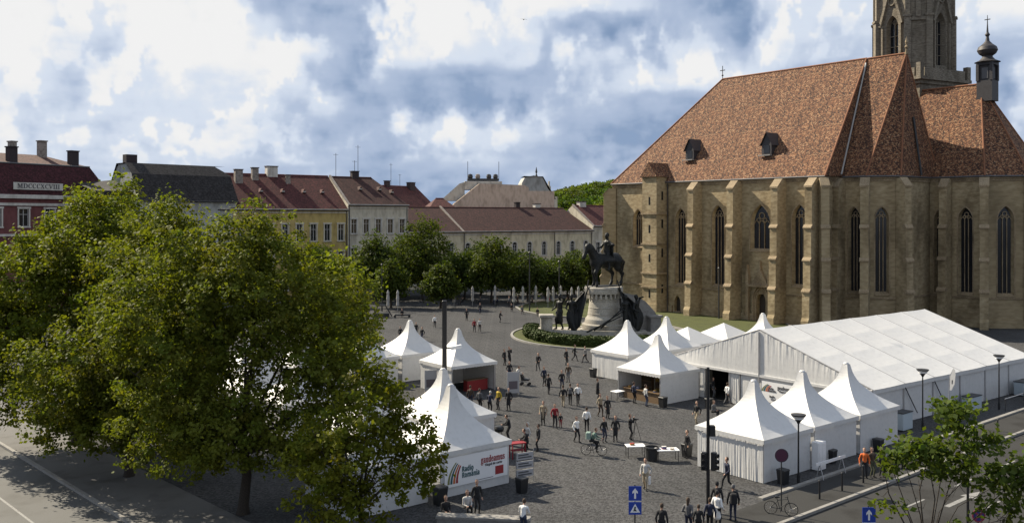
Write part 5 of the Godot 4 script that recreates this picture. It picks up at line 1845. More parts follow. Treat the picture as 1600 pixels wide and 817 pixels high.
func surfaces(parts: Array) -> ArrayMesh:
	var m := ArrayMesh.new()
	for p in parts:
		var arr := []
		arr.resize(Mesh.ARRAY_MAX)
		if p[0].size() == 0:
			p[0].append_array([Vector3.ZERO, Vector3.ZERO, Vector3.ZERO])
			p[1].append_array([Vector3.UP, Vector3.UP, Vector3.UP])
		arr[Mesh.ARRAY_VERTEX] = p[0]
		arr[Mesh.ARRAY_NORMAL] = p[1]
		m.add_surface_from_arrays(Mesh.PRIMITIVE_TRIANGLES, arr)
	return m

func bent(a: Vector3, c: Vector3, l1: float, l2: float, way: Vector3) -> Vector3: # the joint between two limb segments
	var d := c - a
	var len := clampf(d.length(), 0.05, (l1 + l2) * 0.999)
	d = d.normalized()
	var x := (l1 * l1 - l2 * l2 + len * len) / (2.0 * len)
	var h := sqrt(maxf(l1 * l1 - x * x, 0.0))
	var s := (way - d * way.dot(d)).normalized()
	return a + d * x + s * h

# materials of a figure: 0 skin, 1 top, 2 trousers, 3 shoes, 4 hair
func person_bones(o: Dictionary) -> Array:
	var hip: Vector3 = o.get("hip", Vector3(0, 0.93, 0))
	var lean: Vector3 = o.get("lean", Vector3(0, 1, 0)).normalized()
	var sh := hip + lean * 0.49
	var nod: Vector3 = o.get("nod", Vector3.ZERO)
	var head := sh + (lean + nod).normalized() * 0.23
	var look: Vector3 = o.get("look", Vector3(0, 0, 1))
	var side: Vector3 = o.get("side", Vector3(1, 0, 0))
	var B := []
	B.append([hip - side * 0.075, hip + side * 0.075, 0.115, 0.115, 2])
	B.append([hip + lean * 0.06, hip + lean * 0.2, 0.130, 0.128, 1])
	B.append([hip + lean * 0.2, hip + lean * 0.40, 0.128, 0.148, 1])
	B.append([sh - side * 0.14 - lean * 0.04, sh + side * 0.14 - lean * 0.04, 0.088, 0.088, 1])
	B.append([sh, head, 0.055, 0.05, 0])
	B.append([head + look * 0.015 - Vector3(0, 0.02, 0), head + Vector3(0, 0.06, 0), 0.078, 0.086, 0])
	B.append([head + look * 0.085 + Vector3(0, 0.005, 0), head + look * 0.1 - Vector3(0, 0.012, 0), 0.014, 0.017, 0])
	B.append([head - look * 0.03 + Vector3(0, 0.085, 0), head - look * 0.035 + Vector3(0, 0.04, 0), 0.088, 0.09, 4])
	if o.get("long_hair", false):
		B.append([head - look * 0.06 + Vector3(0, 0.03, 0), head - look * 0.08 - Vector3(0, 0.17, 0), 0.075, 0.06, 4])
	if o.has("coat"):
		B.append([hip + lean * 0.05, hip - Vector3(0, o.coat, 0), 0.14, 0.165, 1])
	for s in [-1, 1]:
		var hj: Vector3 = hip + side * s * 0.088 - Vector3(0, 0.02, 0)
		var foot: Vector3 = o["foot_l"] if s < 0 else o["foot_r"]
		var knee := bent(hj, foot, 0.43, 0.43, o.get("knee", Vector3(0, 0.1, 1)))
		B.append([hj, knee, 0.09, 0.062, 2])
		B.append([knee, foot, 0.062, 0.042, 2])
		var toe: Vector3 = foot + o.get("toe", Vector3(s * 0.04, -0.045, 0.15))
		B.append([foot - Vector3(0, 0.035, 0), toe, 0.045, 0.036, 3])
		var sj: Vector3 = sh + side * s * 0.185 - lean * 0.05
		var hand: Vector3 = o["hand_l"] if s < 0 else o["hand_r"]
		var elbow := bent(sj, hand, 0.29, 0.27, o.get("elbow", Vector3(s * 0.5, -0.3, -1)))
		B.append([sj, elbow, 0.066, 0.053, 1])
		B.append([elbow, hand, 0.052, 0.038, 1 if o.get("sleeves", true) else 0])
		var d := (hand - elbow).normalized()
		B.append([hand + d * 0.02, hand + d * 0.075, 0.036, 0.034, 0])
	return B

func add_fingers(p: Array, o: Dictionary, bones: Array) -> void: # four fingers and a thumb at the end of each palm
	var b := Mb.new()
	for q in bones:
		if q[4] == 0 and is_equal_approx(q[2], 0.036):
			var d: Vector3 = (q[1] - q[0]).normalized()
			var x := d.cross(Vector3(0.2, 0.3, 1)).normalized()
			var y := x.cross(d)
			for k in 4:
				var root: Vector3 = q[1] + x * (k - 1.5) * 0.019
				var len: float = [0.062, 0.074, 0.070, 0.054][k]
				var mid := root + d * len * 0.55 + y * 0.008
				b.tube([root, mid, mid + (d + y * 0.8).normalized() * len * 0.5], [0.010, 0.009, 0.007], 4)
			var tr: Vector3 = q[0] + x * 0.03
			b.tube([tr, tr + (d * 0.6 + x * 0.8).normalized() * 0.035, tr + (d + x * 0.35).normalized() * 0.065], [0.012, 0.010, 0.008], 4)
	p[0].append_array(b.v)
	p[1].append_array(b.n)

func figure_mesh(o: Dictionary, cell := 0.026) -> ArrayMesh:
	var bones := person_bones(o)
	var s := flesh(bones, cell, 0.03, 5)
	add_fingers(s[0], o, bones)
	return surfaces(s)

var poses := {}

func prepare_people() -> void:
	var P := {}
	P.stand = {"foot_l": Vector3(-0.11, 0.09, 0), "foot_r": Vector3(0.11, 0.09, 0.03), "hand_l": Vector3(-0.27, 0.86, 0.05), "hand_r": Vector3(0.27, 0.86, 0.06)}
	P.walk = {"hip": Vector3(0, 0.90, 0), "lean": Vector3(0, 1, 0.06), "foot_l": Vector3(-0.09, 0.09, 0.30), "foot_r": Vector3(0.09, 0.13, -0.32), "hand_l": Vector3(-0.25, 0.90, -0.20), "hand_r": Vector3(0.25, 0.92, 0.26)}
	P.stroll = {"hip": Vector3(0, 0.92, 0), "foot_l": Vector3(-0.09, 0.10, -0.18), "foot_r": Vector3(0.09, 0.09, 0.18), "hand_l": Vector3(-0.26, 0.88, 0.12), "hand_r": Vector3(0.26, 0.88, -0.08)}
	P.coat = {"foot_l": Vector3(-0.10, 0.09, 0.02), "foot_r": Vector3(0.10, 0.09, -0.02), "hand_l": Vector3(-0.24, 0.92, 0.14), "hand_r": Vector3(0.25, 0.88, 0.08), "coat": 0.36}
	P.reach = {"hip": Vector3(0, 0.92, -0.03), "lean": Vector3(0, 1, 0.22), "nod": Vector3(0, 0, 0.3), "foot_l": Vector3(-0.12, 0.09, 0.05), "foot_r": Vector3(0.12, 0.09, -0.05), "hand_l": Vector3(-0.15, 1.05, 0.46), "hand_r": Vector3(0.16, 1.08, 0.44)}
	P.aim = {"foot_l": Vector3(-0.12, 0.09, 0.06), "foot_r": Vector3(0.12, 0.09, -0.04), "hand_l": Vector3(-0.07, 1.52, 0.26), "hand_r": Vector3(0.08, 1.52, 0.26), "elbow": Vector3(0, -1, 0.1)}
	P.long_hair = {"foot_l": Vector3(-0.09, 0.09, 0.16), "foot_r": Vector3(0.09, 0.10, -0.18), "hand_l": Vector3(-0.24, 0.88, -0.06), "hand_r": Vector3(0.22, 1.0, 0.2), "long_hair": true}
	P.sit = {"hip": Vector3(0, 0.50, 0), "lean": Vector3(0, 1, 0.1), "foot_l": Vector3(-0.12, 0.09, 0.42), "foot_r": Vector3(0.12, 0.09, 0.40), "knee": Vector3(0, 1, 0.4), "hand_l": Vector3(-0.12, 0.62, 0.33), "hand_r": Vector3(0.12, 0.62, 0.33)}
	P.ride = {"hip": Vector3(0, 0.98, -0.12), "lean": Vector3(0, 1, 0.42), "foot_l": Vector3(-0.12, 0.50, 0.12), "foot_r": Vector3(0.12, 0.24, 0.16), "knee": Vector3(0, 0.3, 1), "hand_l": Vector3(-0.24, 1.08, 0.46), "hand_r": Vector3(0.24, 1.08, 0.46)}
	for k in P:
		poses[k] = figure_mesh(P[k])

var cloths := {}
func cloth(c: Array) -> StandardMaterial3D:
	var key := str(c)
	if not cloths.has(key):
		cloths[key] = mat(c[0], c[1], c[2], 0.9)
	return cloths[key]

const BLACK := [0.012, 0.012, 0.014]
const NAVY := [0.016, 0.020, 0.042]
const GREY := [0.10, 0.10, 0.105]
const LIGHT := [0.45, 0.44, 0.42]
const WHITE := [0.66, 0.66, 0.65]
const RED := [0.20, 0.012, 0.018]
const BROWN := [0.055, 0.036, 0.024]
const BEIGE := [0.28, 0.23, 0.16]
const JEANS := [0.028, 0.038, 0.070]
const ORANGE := [0.55, 0.12, 0.025]
const YELLOW := [0.42, 0.30, 0.03]
const OLIVE := [0.05, 0.055, 0.03]

func person(pose: String, x: float, z: float, turn: float, top: Array, legs: Array, label: String, height := 1.0, y := 0.0, hair := BROWN, group := "people on the square") -> MeshInstance3D:
	var o := part(self, numbered("person"), poses[pose], null, Vector3(x, y, z))
	o.rotation.y = turn
	o.scale = Vector3.ONE * height
	for k in 5:
		o.set_surface_override_material(k, [M.skin, cloth(top), cloth(legs), cloth(BLACK), cloth(hair)][k])
	tag(o, label, "person", group)
	return o

func carried(o: Node3D, called: String, lo: Vector3, hi: Vector3, c: Array, label: String) -> void:
	var b := Mb.new()
	b.cbox(lo, hi, minf(0.05, (hi.x - lo.x) * 0.3))
	var n := part(o, called, b, cloth(c))
	n.set_meta("label", label)

func build_people() -> void:
	prepare_people()
	# far part of the square
	person("stand", -12.57, -118.97, 0.4, BLACK, BLACK, "person in black partly hidden right of the farthest left tent tip")
	person("stroll", -11.3, -114.0, -0.5, BLACK, NAVY, "person in dark clothes just right of the farthest left tent tip")
	person("stand", -14.1, -114.6, 0.2, BLACK, BLACK, "person in black half hidden left of the farthest left tent tip")
	var o := person("stroll", -10.9, -128.0, 0.3, WHITE, BLACK, "person in white top walking alone left of the tall lamp pole")
	person("coat", -6.84, -136.7, 0.2, BLACK, BLACK, "person in black coat right of the tall lamp pole")
	o = person("walk", -5.13, -145.8, 0.1, BLACK, NAVY, "person in dark clothes carrying a bag, farther back in the open square")
	carried(o, "bag", Vector3(-0.36, 0.5, -0.3), Vector3(-0.24, 0.82, 0.0), BLACK, "dark shoulder bag")
	person("stroll", -5.11, -123.0, 0.3, RED, BLACK, "person in red jacket walking beside one in pale top")
	person("stroll", -4.4, -123.6, 0.3, LIGHT, BLACK, "person in pale top walking beside one in red")
	person("reach", -1.8, -134.2, 1.2, BLACK, BLACK, "person in black bending forward near the pale lawn edge")
	person("walk", -3.17, -160.7, 0.5, BLACK, NAVY, "person in dark clothes in the tree shade at the back")
	person("stand", -0.5, -158.0, -0.6, GREY, BLACK, "person in grey standing near the terrace at the back")
	person("stroll", 1.0, -160.5, 0.9, BROWN, BLACK, "person in brown walking beside the curved lawn edge")
	# middle
	person("stand", -0.81, -95.3, 0.9, BLACK, BLACK, "person in black, shorter of a pair right of the red stall tent", 0.96)
	person("aim", -0.3, -95.7, 0.7, BLACK, BLACK, "person in black raising hands, beside another in black", 1.06)
	person("coat", -0.24, -86.7, 0.2, BLACK, JEANS, "person in black coat next to the stroller pusher")
	person("reach", 0.48, -84.3, 1.3, LIGHT, BLACK, "person in pale vest pushing a stroller")
	person("long_hair", 2.66, -92.1, -0.5, BLACK, BLACK, "lone person with long dark hair walking in the middle of the square")
	person("stand", 2.95, -83.7, 0.5, NAVY, BLACK, "person in navy behind another in black, left of the walkway cluster")
	person("stroll", 3.2, -79.8, 2.7, BLACK, BLACK, "person in black with pale collar leading the walkway cluster")
	person("stroll", 4.49, -81.8, 0.2, BLACK, NAVY, "person in dark clothes at the centre of the walkway cluster")
	person("stand", 5.31, -85.6, -0.3, BROWN, GREY, "person in brown top and grey trousers in the walkway cluster")
	person("stand", 5.7, -95.3, 0.8, BLACK, BLACK, "person in black behind the walkway cluster, toward the hedge")
	person("walk", 6.78, -98.3, 1.4, BLACK, BLACK, "person in black striding past the hedge")
	person("walk", 7.85, -97.0, -1.2, GREY, BLACK, "person in grey striding beside the tent below the monument")
	person("stroll", 4.19, -74.4, 2.9, BLACK, BEIGE, "person in black jacket and beige trousers, left of three in a row")
	o = person("stroll", 4.81, -75.1, 3.0, BLACK, BLACK, "person in black with a backpack, middle of three in a row")
	carried(o, "backpack", Vector3(-0.15, 1.0, -0.32), Vector3(0.15, 1.42, -0.13), GREY, "grey backpack")
	person("long_hair", 5.45, -75.1, 0.1, WHITE, BLACK, "person in white top and dark trousers, right of three in a row")
	person("coat", 7.31, -77.5, 1.4, BLACK, BLACK, "person in black facing the open bookstall")
	person("stroll", 6.88, -70.8, 0.6, BEIGE, BROWN, "person in beige and brown walking past the bookstall")
	person("coat", 7.35, -69.9, 0.4, BLACK, BLACK, "person in black coat in front of the beige walker")
	person("coat", 2.34, -67.9, -0.3, BEIGE, BLACK, "person in long beige jacket left of the red jacket")
	person("stroll", 3.16, -66.9, 0.2, RED, BLACK, "person in bright red jacket walking with a small child")
	person("stand", 3.6, -67.2, 0.1, BLACK, RED, "small child walking beside the bright red jacket", 0.58)
	o = person("stroll", 4.46, -62.7, 0.6, WHITE, BLACK, "person in white shirt with black backpack near the cyclist")
	carried(o, "backpack", Vector3(-0.15, 1.0, -0.34), Vector3(0.15, 1.42, -0.14), BLACK, "black backpack")
	person("stand", 5.41, -65.7, 3.0, WHITE, BLACK, "person in white shirt and dark trousers seen from behind")
	person("stand", 6.36, -62.7, 0.5, BLACK, NAVY, "person in dark clothes directly behind the cyclist", 0.97)
	person("coat", 7.17, -62.9, -0.2, BLACK, BLACK, "person in black coat between the cyclist and the photographer")
	person("aim", 8.25, -63.4, 1.3, BLACK, BLACK, "photographer in black standing at a tripod")
	# stalls on the left
	person("reach", -0.22, -63.4, -1.5, BLACK, BLACK, "person in black bending over the small grill table")
	person("reach", 0.95, -59.2, -1.4, BLACK, BLACK, "person in black leaning over the red stand")
	person("stand", 1.03, -60.9, -1.0, LIGHT, BLACK, "person in a pale hat and top behind the red stand", 0.98, 0.0, LIGHT)
	person("stand", 1.75, -60.3, -1.6, BLACK, BLACK, "person in black holding something, right of the red stand")
	person("coat", -0.26, -73.1, -0.3, BLACK, BLACK, "person in long black coat in front of the red stall tent")
	person("stand", -1.08, -73.4, -0.8, YELLOW, BLACK, "person in yellow jacket in front of the red stall tent")
	person("reach", -1.77, -71.9, 2.8, NAVY, BLACK, "person in navy bending toward the red stall's counter", 1.0, 0.0, LIGHT)
	person("stand", -2.6, -72.9, 2.6, GREY, BLACK, "person in grey among the stall visitors behind the second peaked tent")
	person("stand", -3.4, -74.2, 2.9, BROWN, NAVY, "person in brown at the left end of the red stall's counter")
	# bookstall and entrance of the great tent
	person("stand", 10.2, -75.9, 2.2, NAVY, BLACK, "person in navy at the open bookstall's counter")
	person("stand", 11.0, -74.6, 1.9, LIGHT, JEANS, "person in patterned pale top at the bookstall's corner")
	person("stand", 17.3, -78.0, 0.9, BLACK, GREY, "person in black left of the great tent's doorway")
	person("walk", 17.95, -75.6, 2.2, WHITE, GREY, "person in white shirt stepping into the great tent")
	person("stroll", 13.83, -67.9, -0.9, BLACK, BEIGE, "person in black top and beige trousers behind the traffic light")
	person("sit", 15.6, -70.4, 0.8, GREY, BLACK, "person sitting low in front of the great tent's doorway")
	person("stand", 11.3, -58.6, -1.2, BLACK, BLACK, "person in black behind the bin at the nearest joined tent")
	# front
	o = person("stroll", 7.62, -51.8, -0.4, LIGHT, BEIGE, "person in pale clothes walking above the blue arrow sign")
	carried(o, "bag", Vector3(0.2, 0.35, -0.1), Vector3(0.3, 0.8, 0.16), WHITE, "white carrier bag")
	person("walk", 12.32, -51.9, -1.3, NAVY, BLACK, "person in navy striding past the gathered tent wall", 1.03)
	o = person("stand", 11.31, -46.4, 3.0, BLACK, NAVY, "person in black with a backpack standing below the striding walker", 1.05, 0.0, GREY)
	carried(o, "backpack", Vector3(-0.17, 0.95, -0.36), Vector3(0.17, 1.42, -0.14), BLACK, "black backpack")
	person("long_hair", 8.64, -44.5, 2.6, GREY, NAVY, "person with long dark hair at the bottom edge, left of the traffic light")
	person("stand", 9.05, -44.0, 2.9, BLACK, BLACK, "shorter dark-haired person next to the long-haired one", 0.9)
	person("stand", 9.75, -44.7, 3.0, NAVY, BLACK, "person in navy at the foot of the traffic light pole", 0.96)
	o = person("coat", 10.25, -45.3, 2.4, WHITE, BLACK, "person in white top with reflective striped vest by the traffic light", 1.06, 0.0, BLACK)
	carried(o, "vest_stripe", Vector3(-0.19, 1.02, -0.17), Vector3(0.19, 1.09, 0.17), LIGHT, "pale reflective band")
	person("stand", 10.6, -46.9, 2.8, BLACK, BLACK, "person in black cap behind the striped vest", 1.05, 0.0, BLACK)
	person("stand", -1.84, -47.5, 0.4, BLACK, BLACK, "person in black in front of the lettered tent wall")
	person("sit", -2.35, -47.2, 0.4, LIGHT, BLACK, "person in pale top sitting low beside one in black")
	person("sit", -3.4, -46.3, 0.4, BLACK, BLACK, "person in black sitting under the small tree's right edge")
	person("reach", 0.55, -44.3, 2.8, WHITE, JEANS, "person in white shirt bending at the bottom edge")
	person("stand", 7.2, -43.6, 2.8, BLACK, BLACK, "person with dark hair rising over the bottom edge right of the arrow sign")
	person("stand", 21.02, -54.1, -0.3, ORANGE, BLACK, "person in orange vest on the footway by the bollards")
	person("stand", 21.5, -54.2, 0.4, BROWN, OLIVE, "person in brown right next to the orange vest")
	person("stand", 22.1, -54.3, 0.2, OLIVE, BLACK, "person in olive jacket, rightmost of the footway trio")

# ---------------------------------------------------------------- monument
func metal_figure(o: Dictionary, cell: float) -> ArrayMesh:
	var s := flesh(person_bones(o), cell, 0.045, 5)
	var v := PackedVector3Array()
	var n := PackedVector3Array()
	for p in s:
		v.append_array(p[0])
		n.append_array(p[1])
	return surfaces([[v, n]])

func horse_mesh() -> ArrayMesh: # a standing war horse, 2.6 m long, nose towards +z, head bowed
	var B := []
	var bone := func(a: Vector3, c: Vector3, ra: float, rb: float) -> void:
		B.append([a, c, ra, rb, 0])
	bone.call(Vector3(0, 1.22, 0.42), Vector3(0, 1.18, -0.05), 0.33, 0.34)
	bone.call(Vector3(0, 1.18, -0.05), Vector3(0, 1.25, -0.60), 0.33, 0.32)
	bone.call(Vector3(0, 1.10, 0.60), Vector3(0, 1.25, 0.35), 0.24, 0.28)
	bone.call(Vector3(0, 1.35, 0.60), Vector3(0, 1.78, 0.88), 0.24, 0.17)
	bone.call(Vector3(0, 1.78, 0.88), Vector3(0, 1.86, 1.02), 0.17, 0.13)
	bone.call(Vector3(0, 1.84, 1.02), Vector3(0, 1.40, 1.24), 0.13, 0.075)
	bone.call(Vector3(0, 1.42, 1.22), Vector3(0, 1.34, 1.27), 0.075, 0.07)
	bone.call(Vector3(0, 1.95, 0.88), Vector3(0, 1.45, 0.52), 0.07, 0.10)
	for s in [-1, 1]:
		bone.call(Vector3(s * 0.07, 1.92, 0.98), Vector3(s * 0.09, 2.06, 1.0), 0.035, 0.015)
		var lift := 0.0 if s < 0 else 0.18 # one foreleg raised in the walk
		bone.call(Vector3(s * 0.20, 1.10, 0.48), Vector3(s * 0.19, 0.66, 0.52 + lift), 0.17, 0.09)
		bone.call(Vector3(s * 0.19, 0.66, 0.52 + lift), Vector3(s * 0.19, 0.16, 0.50 + lift * 0.6), 0.075, 0.05)
		bone.call(Vector3(s * 0.19, 0.16, 0.50 + lift * 0.6), Vector3(s * 0.19, 0.05, 0.56 + lift * 0.6), 0.06, 0.075)
		var back := 0.16 if s < 0 else -0.1
		bone.call(Vector3(s * 0.19, 1.15, -0.62), Vector3(s * 0.20, 0.86, -0.50 + back), 0.26, 0.15)
		bone.call(Vector3(s * 0.20, 0.86, -0.50 + back), Vector3(s * 0.20, 0.58, -0.78 + back), 0.14, 0.075)
		bone.call(Vector3(s * 0.20, 0.58, -0.78 + back), Vector3(s * 0.20, 0.16, -0.70 + back), 0.07, 0.05)
		bone.call(Vector3(s * 0.20, 0.16, -0.70 + back), Vector3(s * 0.20, 0.05, -0.62 + back), 0.06, 0.075)
	bone.call(Vector3(0, 1.36, -0.86), Vector3(0, 1.10, -1.06), 0.08, 0.10)
	bone.call(Vector3(0, 1.10, -1.06), Vector3(0, 0.50, -1.02), 0.10, 0.04)
	for k in 5: # saddle cloth
		bone.call(Vector3(-0.33, 1.2, -0.25 + k * 0.1), Vector3(0.33, 1.2, -0.25 + k * 0.1), 0.07, 0.07)
	return surfaces(flesh(B, 0.05, 0.10, 1))

func build_monument() -> void:
	var c := Vector3(12.1, 0, -119.0)
	var p := thing("monument_base", "white stone bastion pedestal with stepped base and sloping ramp", "pedestal", c, 0.0)
	var b := Mb.new()
	for k in 3:
		b.lathe([Vector2(4.9 - k * 0.55, 0.1 + k * 0.32), Vector2(4.9 - k * 0.55, 0.42 + k * 0.32), Vector2(4.35 - k * 0.55, 0.42 + k * 0.32)], 24, Vector3.ZERO, false)
	part(p, "step", b, M.pale_stone)
	b = Mb.new()
	b.lathe([Vector2(2.9, 1.05), Vector2(2.95, 1.6), Vector2(2.6, 1.75), Vector2(2.5, 2.3), Vector2(2.2, 2.7), Vector2(2.0, 4.2), Vector2(1.9, 5.2), Vector2(1.95, 5.35)], 28)
	part(p, "tower_drum", b, M.pale_stone)
	for k in 22: # corbels
		b = Mb.new()
		b.t = Transform3D(Basis(Vector3.UP, TAU * k / 22), Vector3.ZERO)
		b.extrude(PackedVector2Array([Vector2(-0.13, 5.0), Vector2(0.13, 5.0), Vector2(0.13, 5.6), Vector2(-0.13, 5.6)]), 1.9, 2.3)
		part(p, "corbel", b, M.pale_stone)
	b = Mb.new()
	b.lathe([Vector2(2.0, 5.6), Vector2(2.4, 5.6), Vector2(2.46, 5.9), Vector2(2.46, 6.35), Vector2(2.3, 6.5), Vector2(0, 6.5)], 28)
	part(p, "crown_course", b, M.pale_stone)
	for r in [2.95, 3.75, 4.55]: # masonry joints as real shallow rings
		b = Mb.new()
		b.lathe([Vector2(2.14 - (r - 2.95) * 0.12, r), Vector2(2.20 - (r - 2.95) * 0.12, r + 0.06), Vector2(2.14 - (r - 2.95) * 0.12, r + 0.12)], 28)
		part(p, "band", b, M.pale_stone)
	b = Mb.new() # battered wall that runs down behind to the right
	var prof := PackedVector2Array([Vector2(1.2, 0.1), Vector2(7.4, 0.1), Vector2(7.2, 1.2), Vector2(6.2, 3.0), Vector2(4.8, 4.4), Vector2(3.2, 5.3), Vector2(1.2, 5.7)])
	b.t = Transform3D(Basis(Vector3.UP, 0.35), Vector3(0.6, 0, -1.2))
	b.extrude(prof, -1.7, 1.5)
	part(p, "ramp_wall", b, M.concrete)  # darker than the pale stone: shade of this side put into the colour
	b = Mb.new()
	b.t = Transform3D(Basis(Vector3.UP, 0.35), Vector3(0.6, 0, -1.2))
	b.cbox(Vector3(5.0, 0.1, 1.6), Vector3(6.6, 2.3, 2.6), 0.08)
	b.cbox(Vector3(4.8, 2.3, 1.5), Vector3(6.8, 2.6, 2.75), 0.08)
	part(p, "end_block", b, M.concrete)
	b = Mb.new()
	b.cbox(Vector3(-8.6, 0.1, -1.6), Vector3(-2.6, 1.0, 2.9), 0.1)
	b.cbox(Vector3(-8.4, 1.0, 0.9), Vector3(-6.9, 2.7, 2.6), 0.08)
	b.cbox(Vector3(-8.6, 2.7, 0.7), Vector3(-6.7, 3.0, 2.8), 0.08)
	part(p, "group_plinth", b, M.pale_stone)
	b = Mb.new()
	b.cbox(Vector3(-9.2, 0.09, -4.2), Vector3(7.8, 0.5, 5.0), 0.12)
	part(p, "platform", b, M.pale_stone)
	# horse and rider
	var h := thing("horse_statue", "dark bronze horse on the stone bastion", "statue", c + Vector3(0.1, 6.5, 0), -2.0, "bronze figures of the monument")
	h.rotation.y = -1.0
	part(h, "body", horse_mesh(), M.bronze).scale = Vector3.ONE * 2.8
	b = Mb.new()
	b.cbox(Vector3(-0.9, 0, -2.3), Vector3(0.9, 0.12, 2.2), 0.05)
	part(h, "plate", b, M.bronze)
	var r := thing("rider_statue", "dark bronze rider in armour seated on the bronze horse", "statue", c + Vector3(0.1, 6.5, 0), -1.0, "bronze figures of the monument")
	var sit := {"hip": Vector3(0, 1.62, -0.12), "lean": Vector3(0, 1, 0.02), "foot_l": Vector3(-0.46, 0.86, 0.10), "foot_r": Vector3(0.46, 0.86, 0.10), "knee": Vector3(0, 0.4, 1), "hand_l": Vector3(-0.12, 1.80, 0.32), "hand_r": Vector3(0.46, 1.95, 0.12), "coat": 0.1}
	part(r, "body", metal_figure(sit, 0.035), M.bronze).scale = Vector3.ONE * 2.8
	b = Mb.new() # cloak falling over the horse's back
	cloth_panel(b, Vector3(-0.9, 0, -0.7), Vector3(0.9, 0, -0.7), 3.3, 5.5, Vector3(0, 0, -1), 4.0, 0.15, 1.0, 14, 6)
	part(r, "cloak", b, M.bronze)
	b = Mb.new()
	b.tube([Vector3(1.27, 4.8, 0.24), Vector3(1.33, 6.8, 0.6)], [0.05, 0.05], 6)
	part(r, "mace", b, M.bronze)
	# the four captains: a pair on the left, a pair on the right with lowered flags
	var hail := {"foot_l": Vector3(-0.12, 0.09, 0.12), "foot_r": Vector3(0.13, 0.09, -0.10), "hand_l": Vector3(-0.28, 1.0, 0.25), "hand_r": Vector3(0.24, 1.68, 0.22), "coat": 0.5}
	var calm := {"foot_l": Vector3(-0.12, 0.09, 0.02), "foot_r": Vector3(0.13, 0.09, 0.06), "hand_l": Vector3(-0.2, 1.05, 0.2), "hand_r": Vector3(0.26, 0.95, 0.1), "coat": 0.55}
	var m1 := metal_figure(hail, 0.04)
	var m2 := metal_figure(calm, 0.04)
	var spots := [[-5.9, 1.0, 1.4, -0.9, m1, "bronze captain standing on the left plinth nearest the stone block"], [-4.4, 1.0, 1.6, -0.2, m2, "bronze captain standing on the left plinth beside the bastion"], [2.5, 1.0, 2.6, 0.5, m2, "bronze captain at the foot of the bastion by the fallen flags"], [3.9, 1.0, 2.3, 0.9, m1, "bronze captain with raised arm near the ramp"]]
	b = Mb.new()
	b.cbox(Vector3(1.4, 0.1, 1.5), Vector3(5.2, 1.0, 3.4), 0.1)
	part(p, "group_plinth", b, M.pale_stone)
	for s in spots:
		var f := thing("captain_statue", s[5], "statue", c + Vector3(s[0], s[1], s[2]), s[3], "bronze figures of the monument")
		part(f, "body", s[4], M.bronze).scale = Vector3.ONE * 2.55
	# lowered banners
	for q in [[Vector3(1.5, 6.6, 1.7), Vector3(3.3, 1.7, 3.0), "bronze drapery hanging from the bastion's right side"], [Vector3(-2.1, 6.6, 1.0), Vector3(-3.4, 1.5, 2.4), "bronze flag drooping at the bastion's left side"]]:
		var f := thing("bronze_flag", q[2], "statue", c, 0.0, "bronze flags of the monument")
		b = Mb.new()
		var up: Vector3 = q[0]
		var low: Vector3 = q[1]
		b.tube([up + Vector3(0, 0.8, -0.2), low], [0.09, 0.07], 6)
		part(f, "staff", b, M.bronze)
		b = Mb.new()
		for i in 10:
			for j in 8:
				var g := []
				for e in [[i, j], [i + 1, j], [i + 1, j + 1], [i, j + 1]]:
					var u: float = e[0] / 10.0
					var w: float = e[1] / 8.0
					var base := up.lerp(low, w)
					var side := signf(up.x)
					g.append(base + Vector3(side * u * (0.8 + 1.5 * sin(w * PI)), -u * 0.9, sin(u * 9.0 + w * 2.0) * 0.22 + 0.1))
				b.quad(g[0], g[1], g[2], g[3])
		part(f, "cloth", b, M.bronze)
	for k in 3:
		var f := thing("bronze_flag", ["bronze flag pole lying across the bastion steps, lowest", "bronze flag pole lying across the bastion steps, middle", "bronze flag pole lying across the bastion steps, highest"][k], "statue", c, 0.0, "bronze flags of the monument")
		b = Mb.new()
		b.tube([Vector3(-2.6 + k * 0.9, 1.0 + k * 0.2, 4.0 - k * 0.3), Vector3(2.0 + k * 0.3, 3.0 + k * 0.7, 3.2 - k * 0.2)], [0.13, 0.06], 6)
		part(f, "staff", b, M.bronze)
	# clipped hedge blocks round the front of the bed
	var words := ["first", "second", "third", "fourth", "fifth", "sixth", "seventh", "eighth", "ninth"]
	for k in 9:
		var a := PI * (1.06 - k * 0.098)
		var x := 12.0 + cos(a) * 9.6
		var z := -119.5 + sin(a) * 11.0
		var hd := thing("hedge", "%s clipped hedge block round the monument bed counting from the left" % words[k], "hedge", Vector3(x, 0.06, z), atan2(cos(a) * 11.0, sin(a) * 9.6), "clipped hedges round the monument")
		part(hd, "foliage", hedge_mesh(Vector3(3.2, 1.15, 1.6), 300 + k), M.hedge)
		b = Mb.new()
		b.cbox(Vector3(-1.45, 0, -0.65), Vector3(1.45, 0.95, 0.65), 0.15)
		part(hd, "core", b, M.hedge_core)

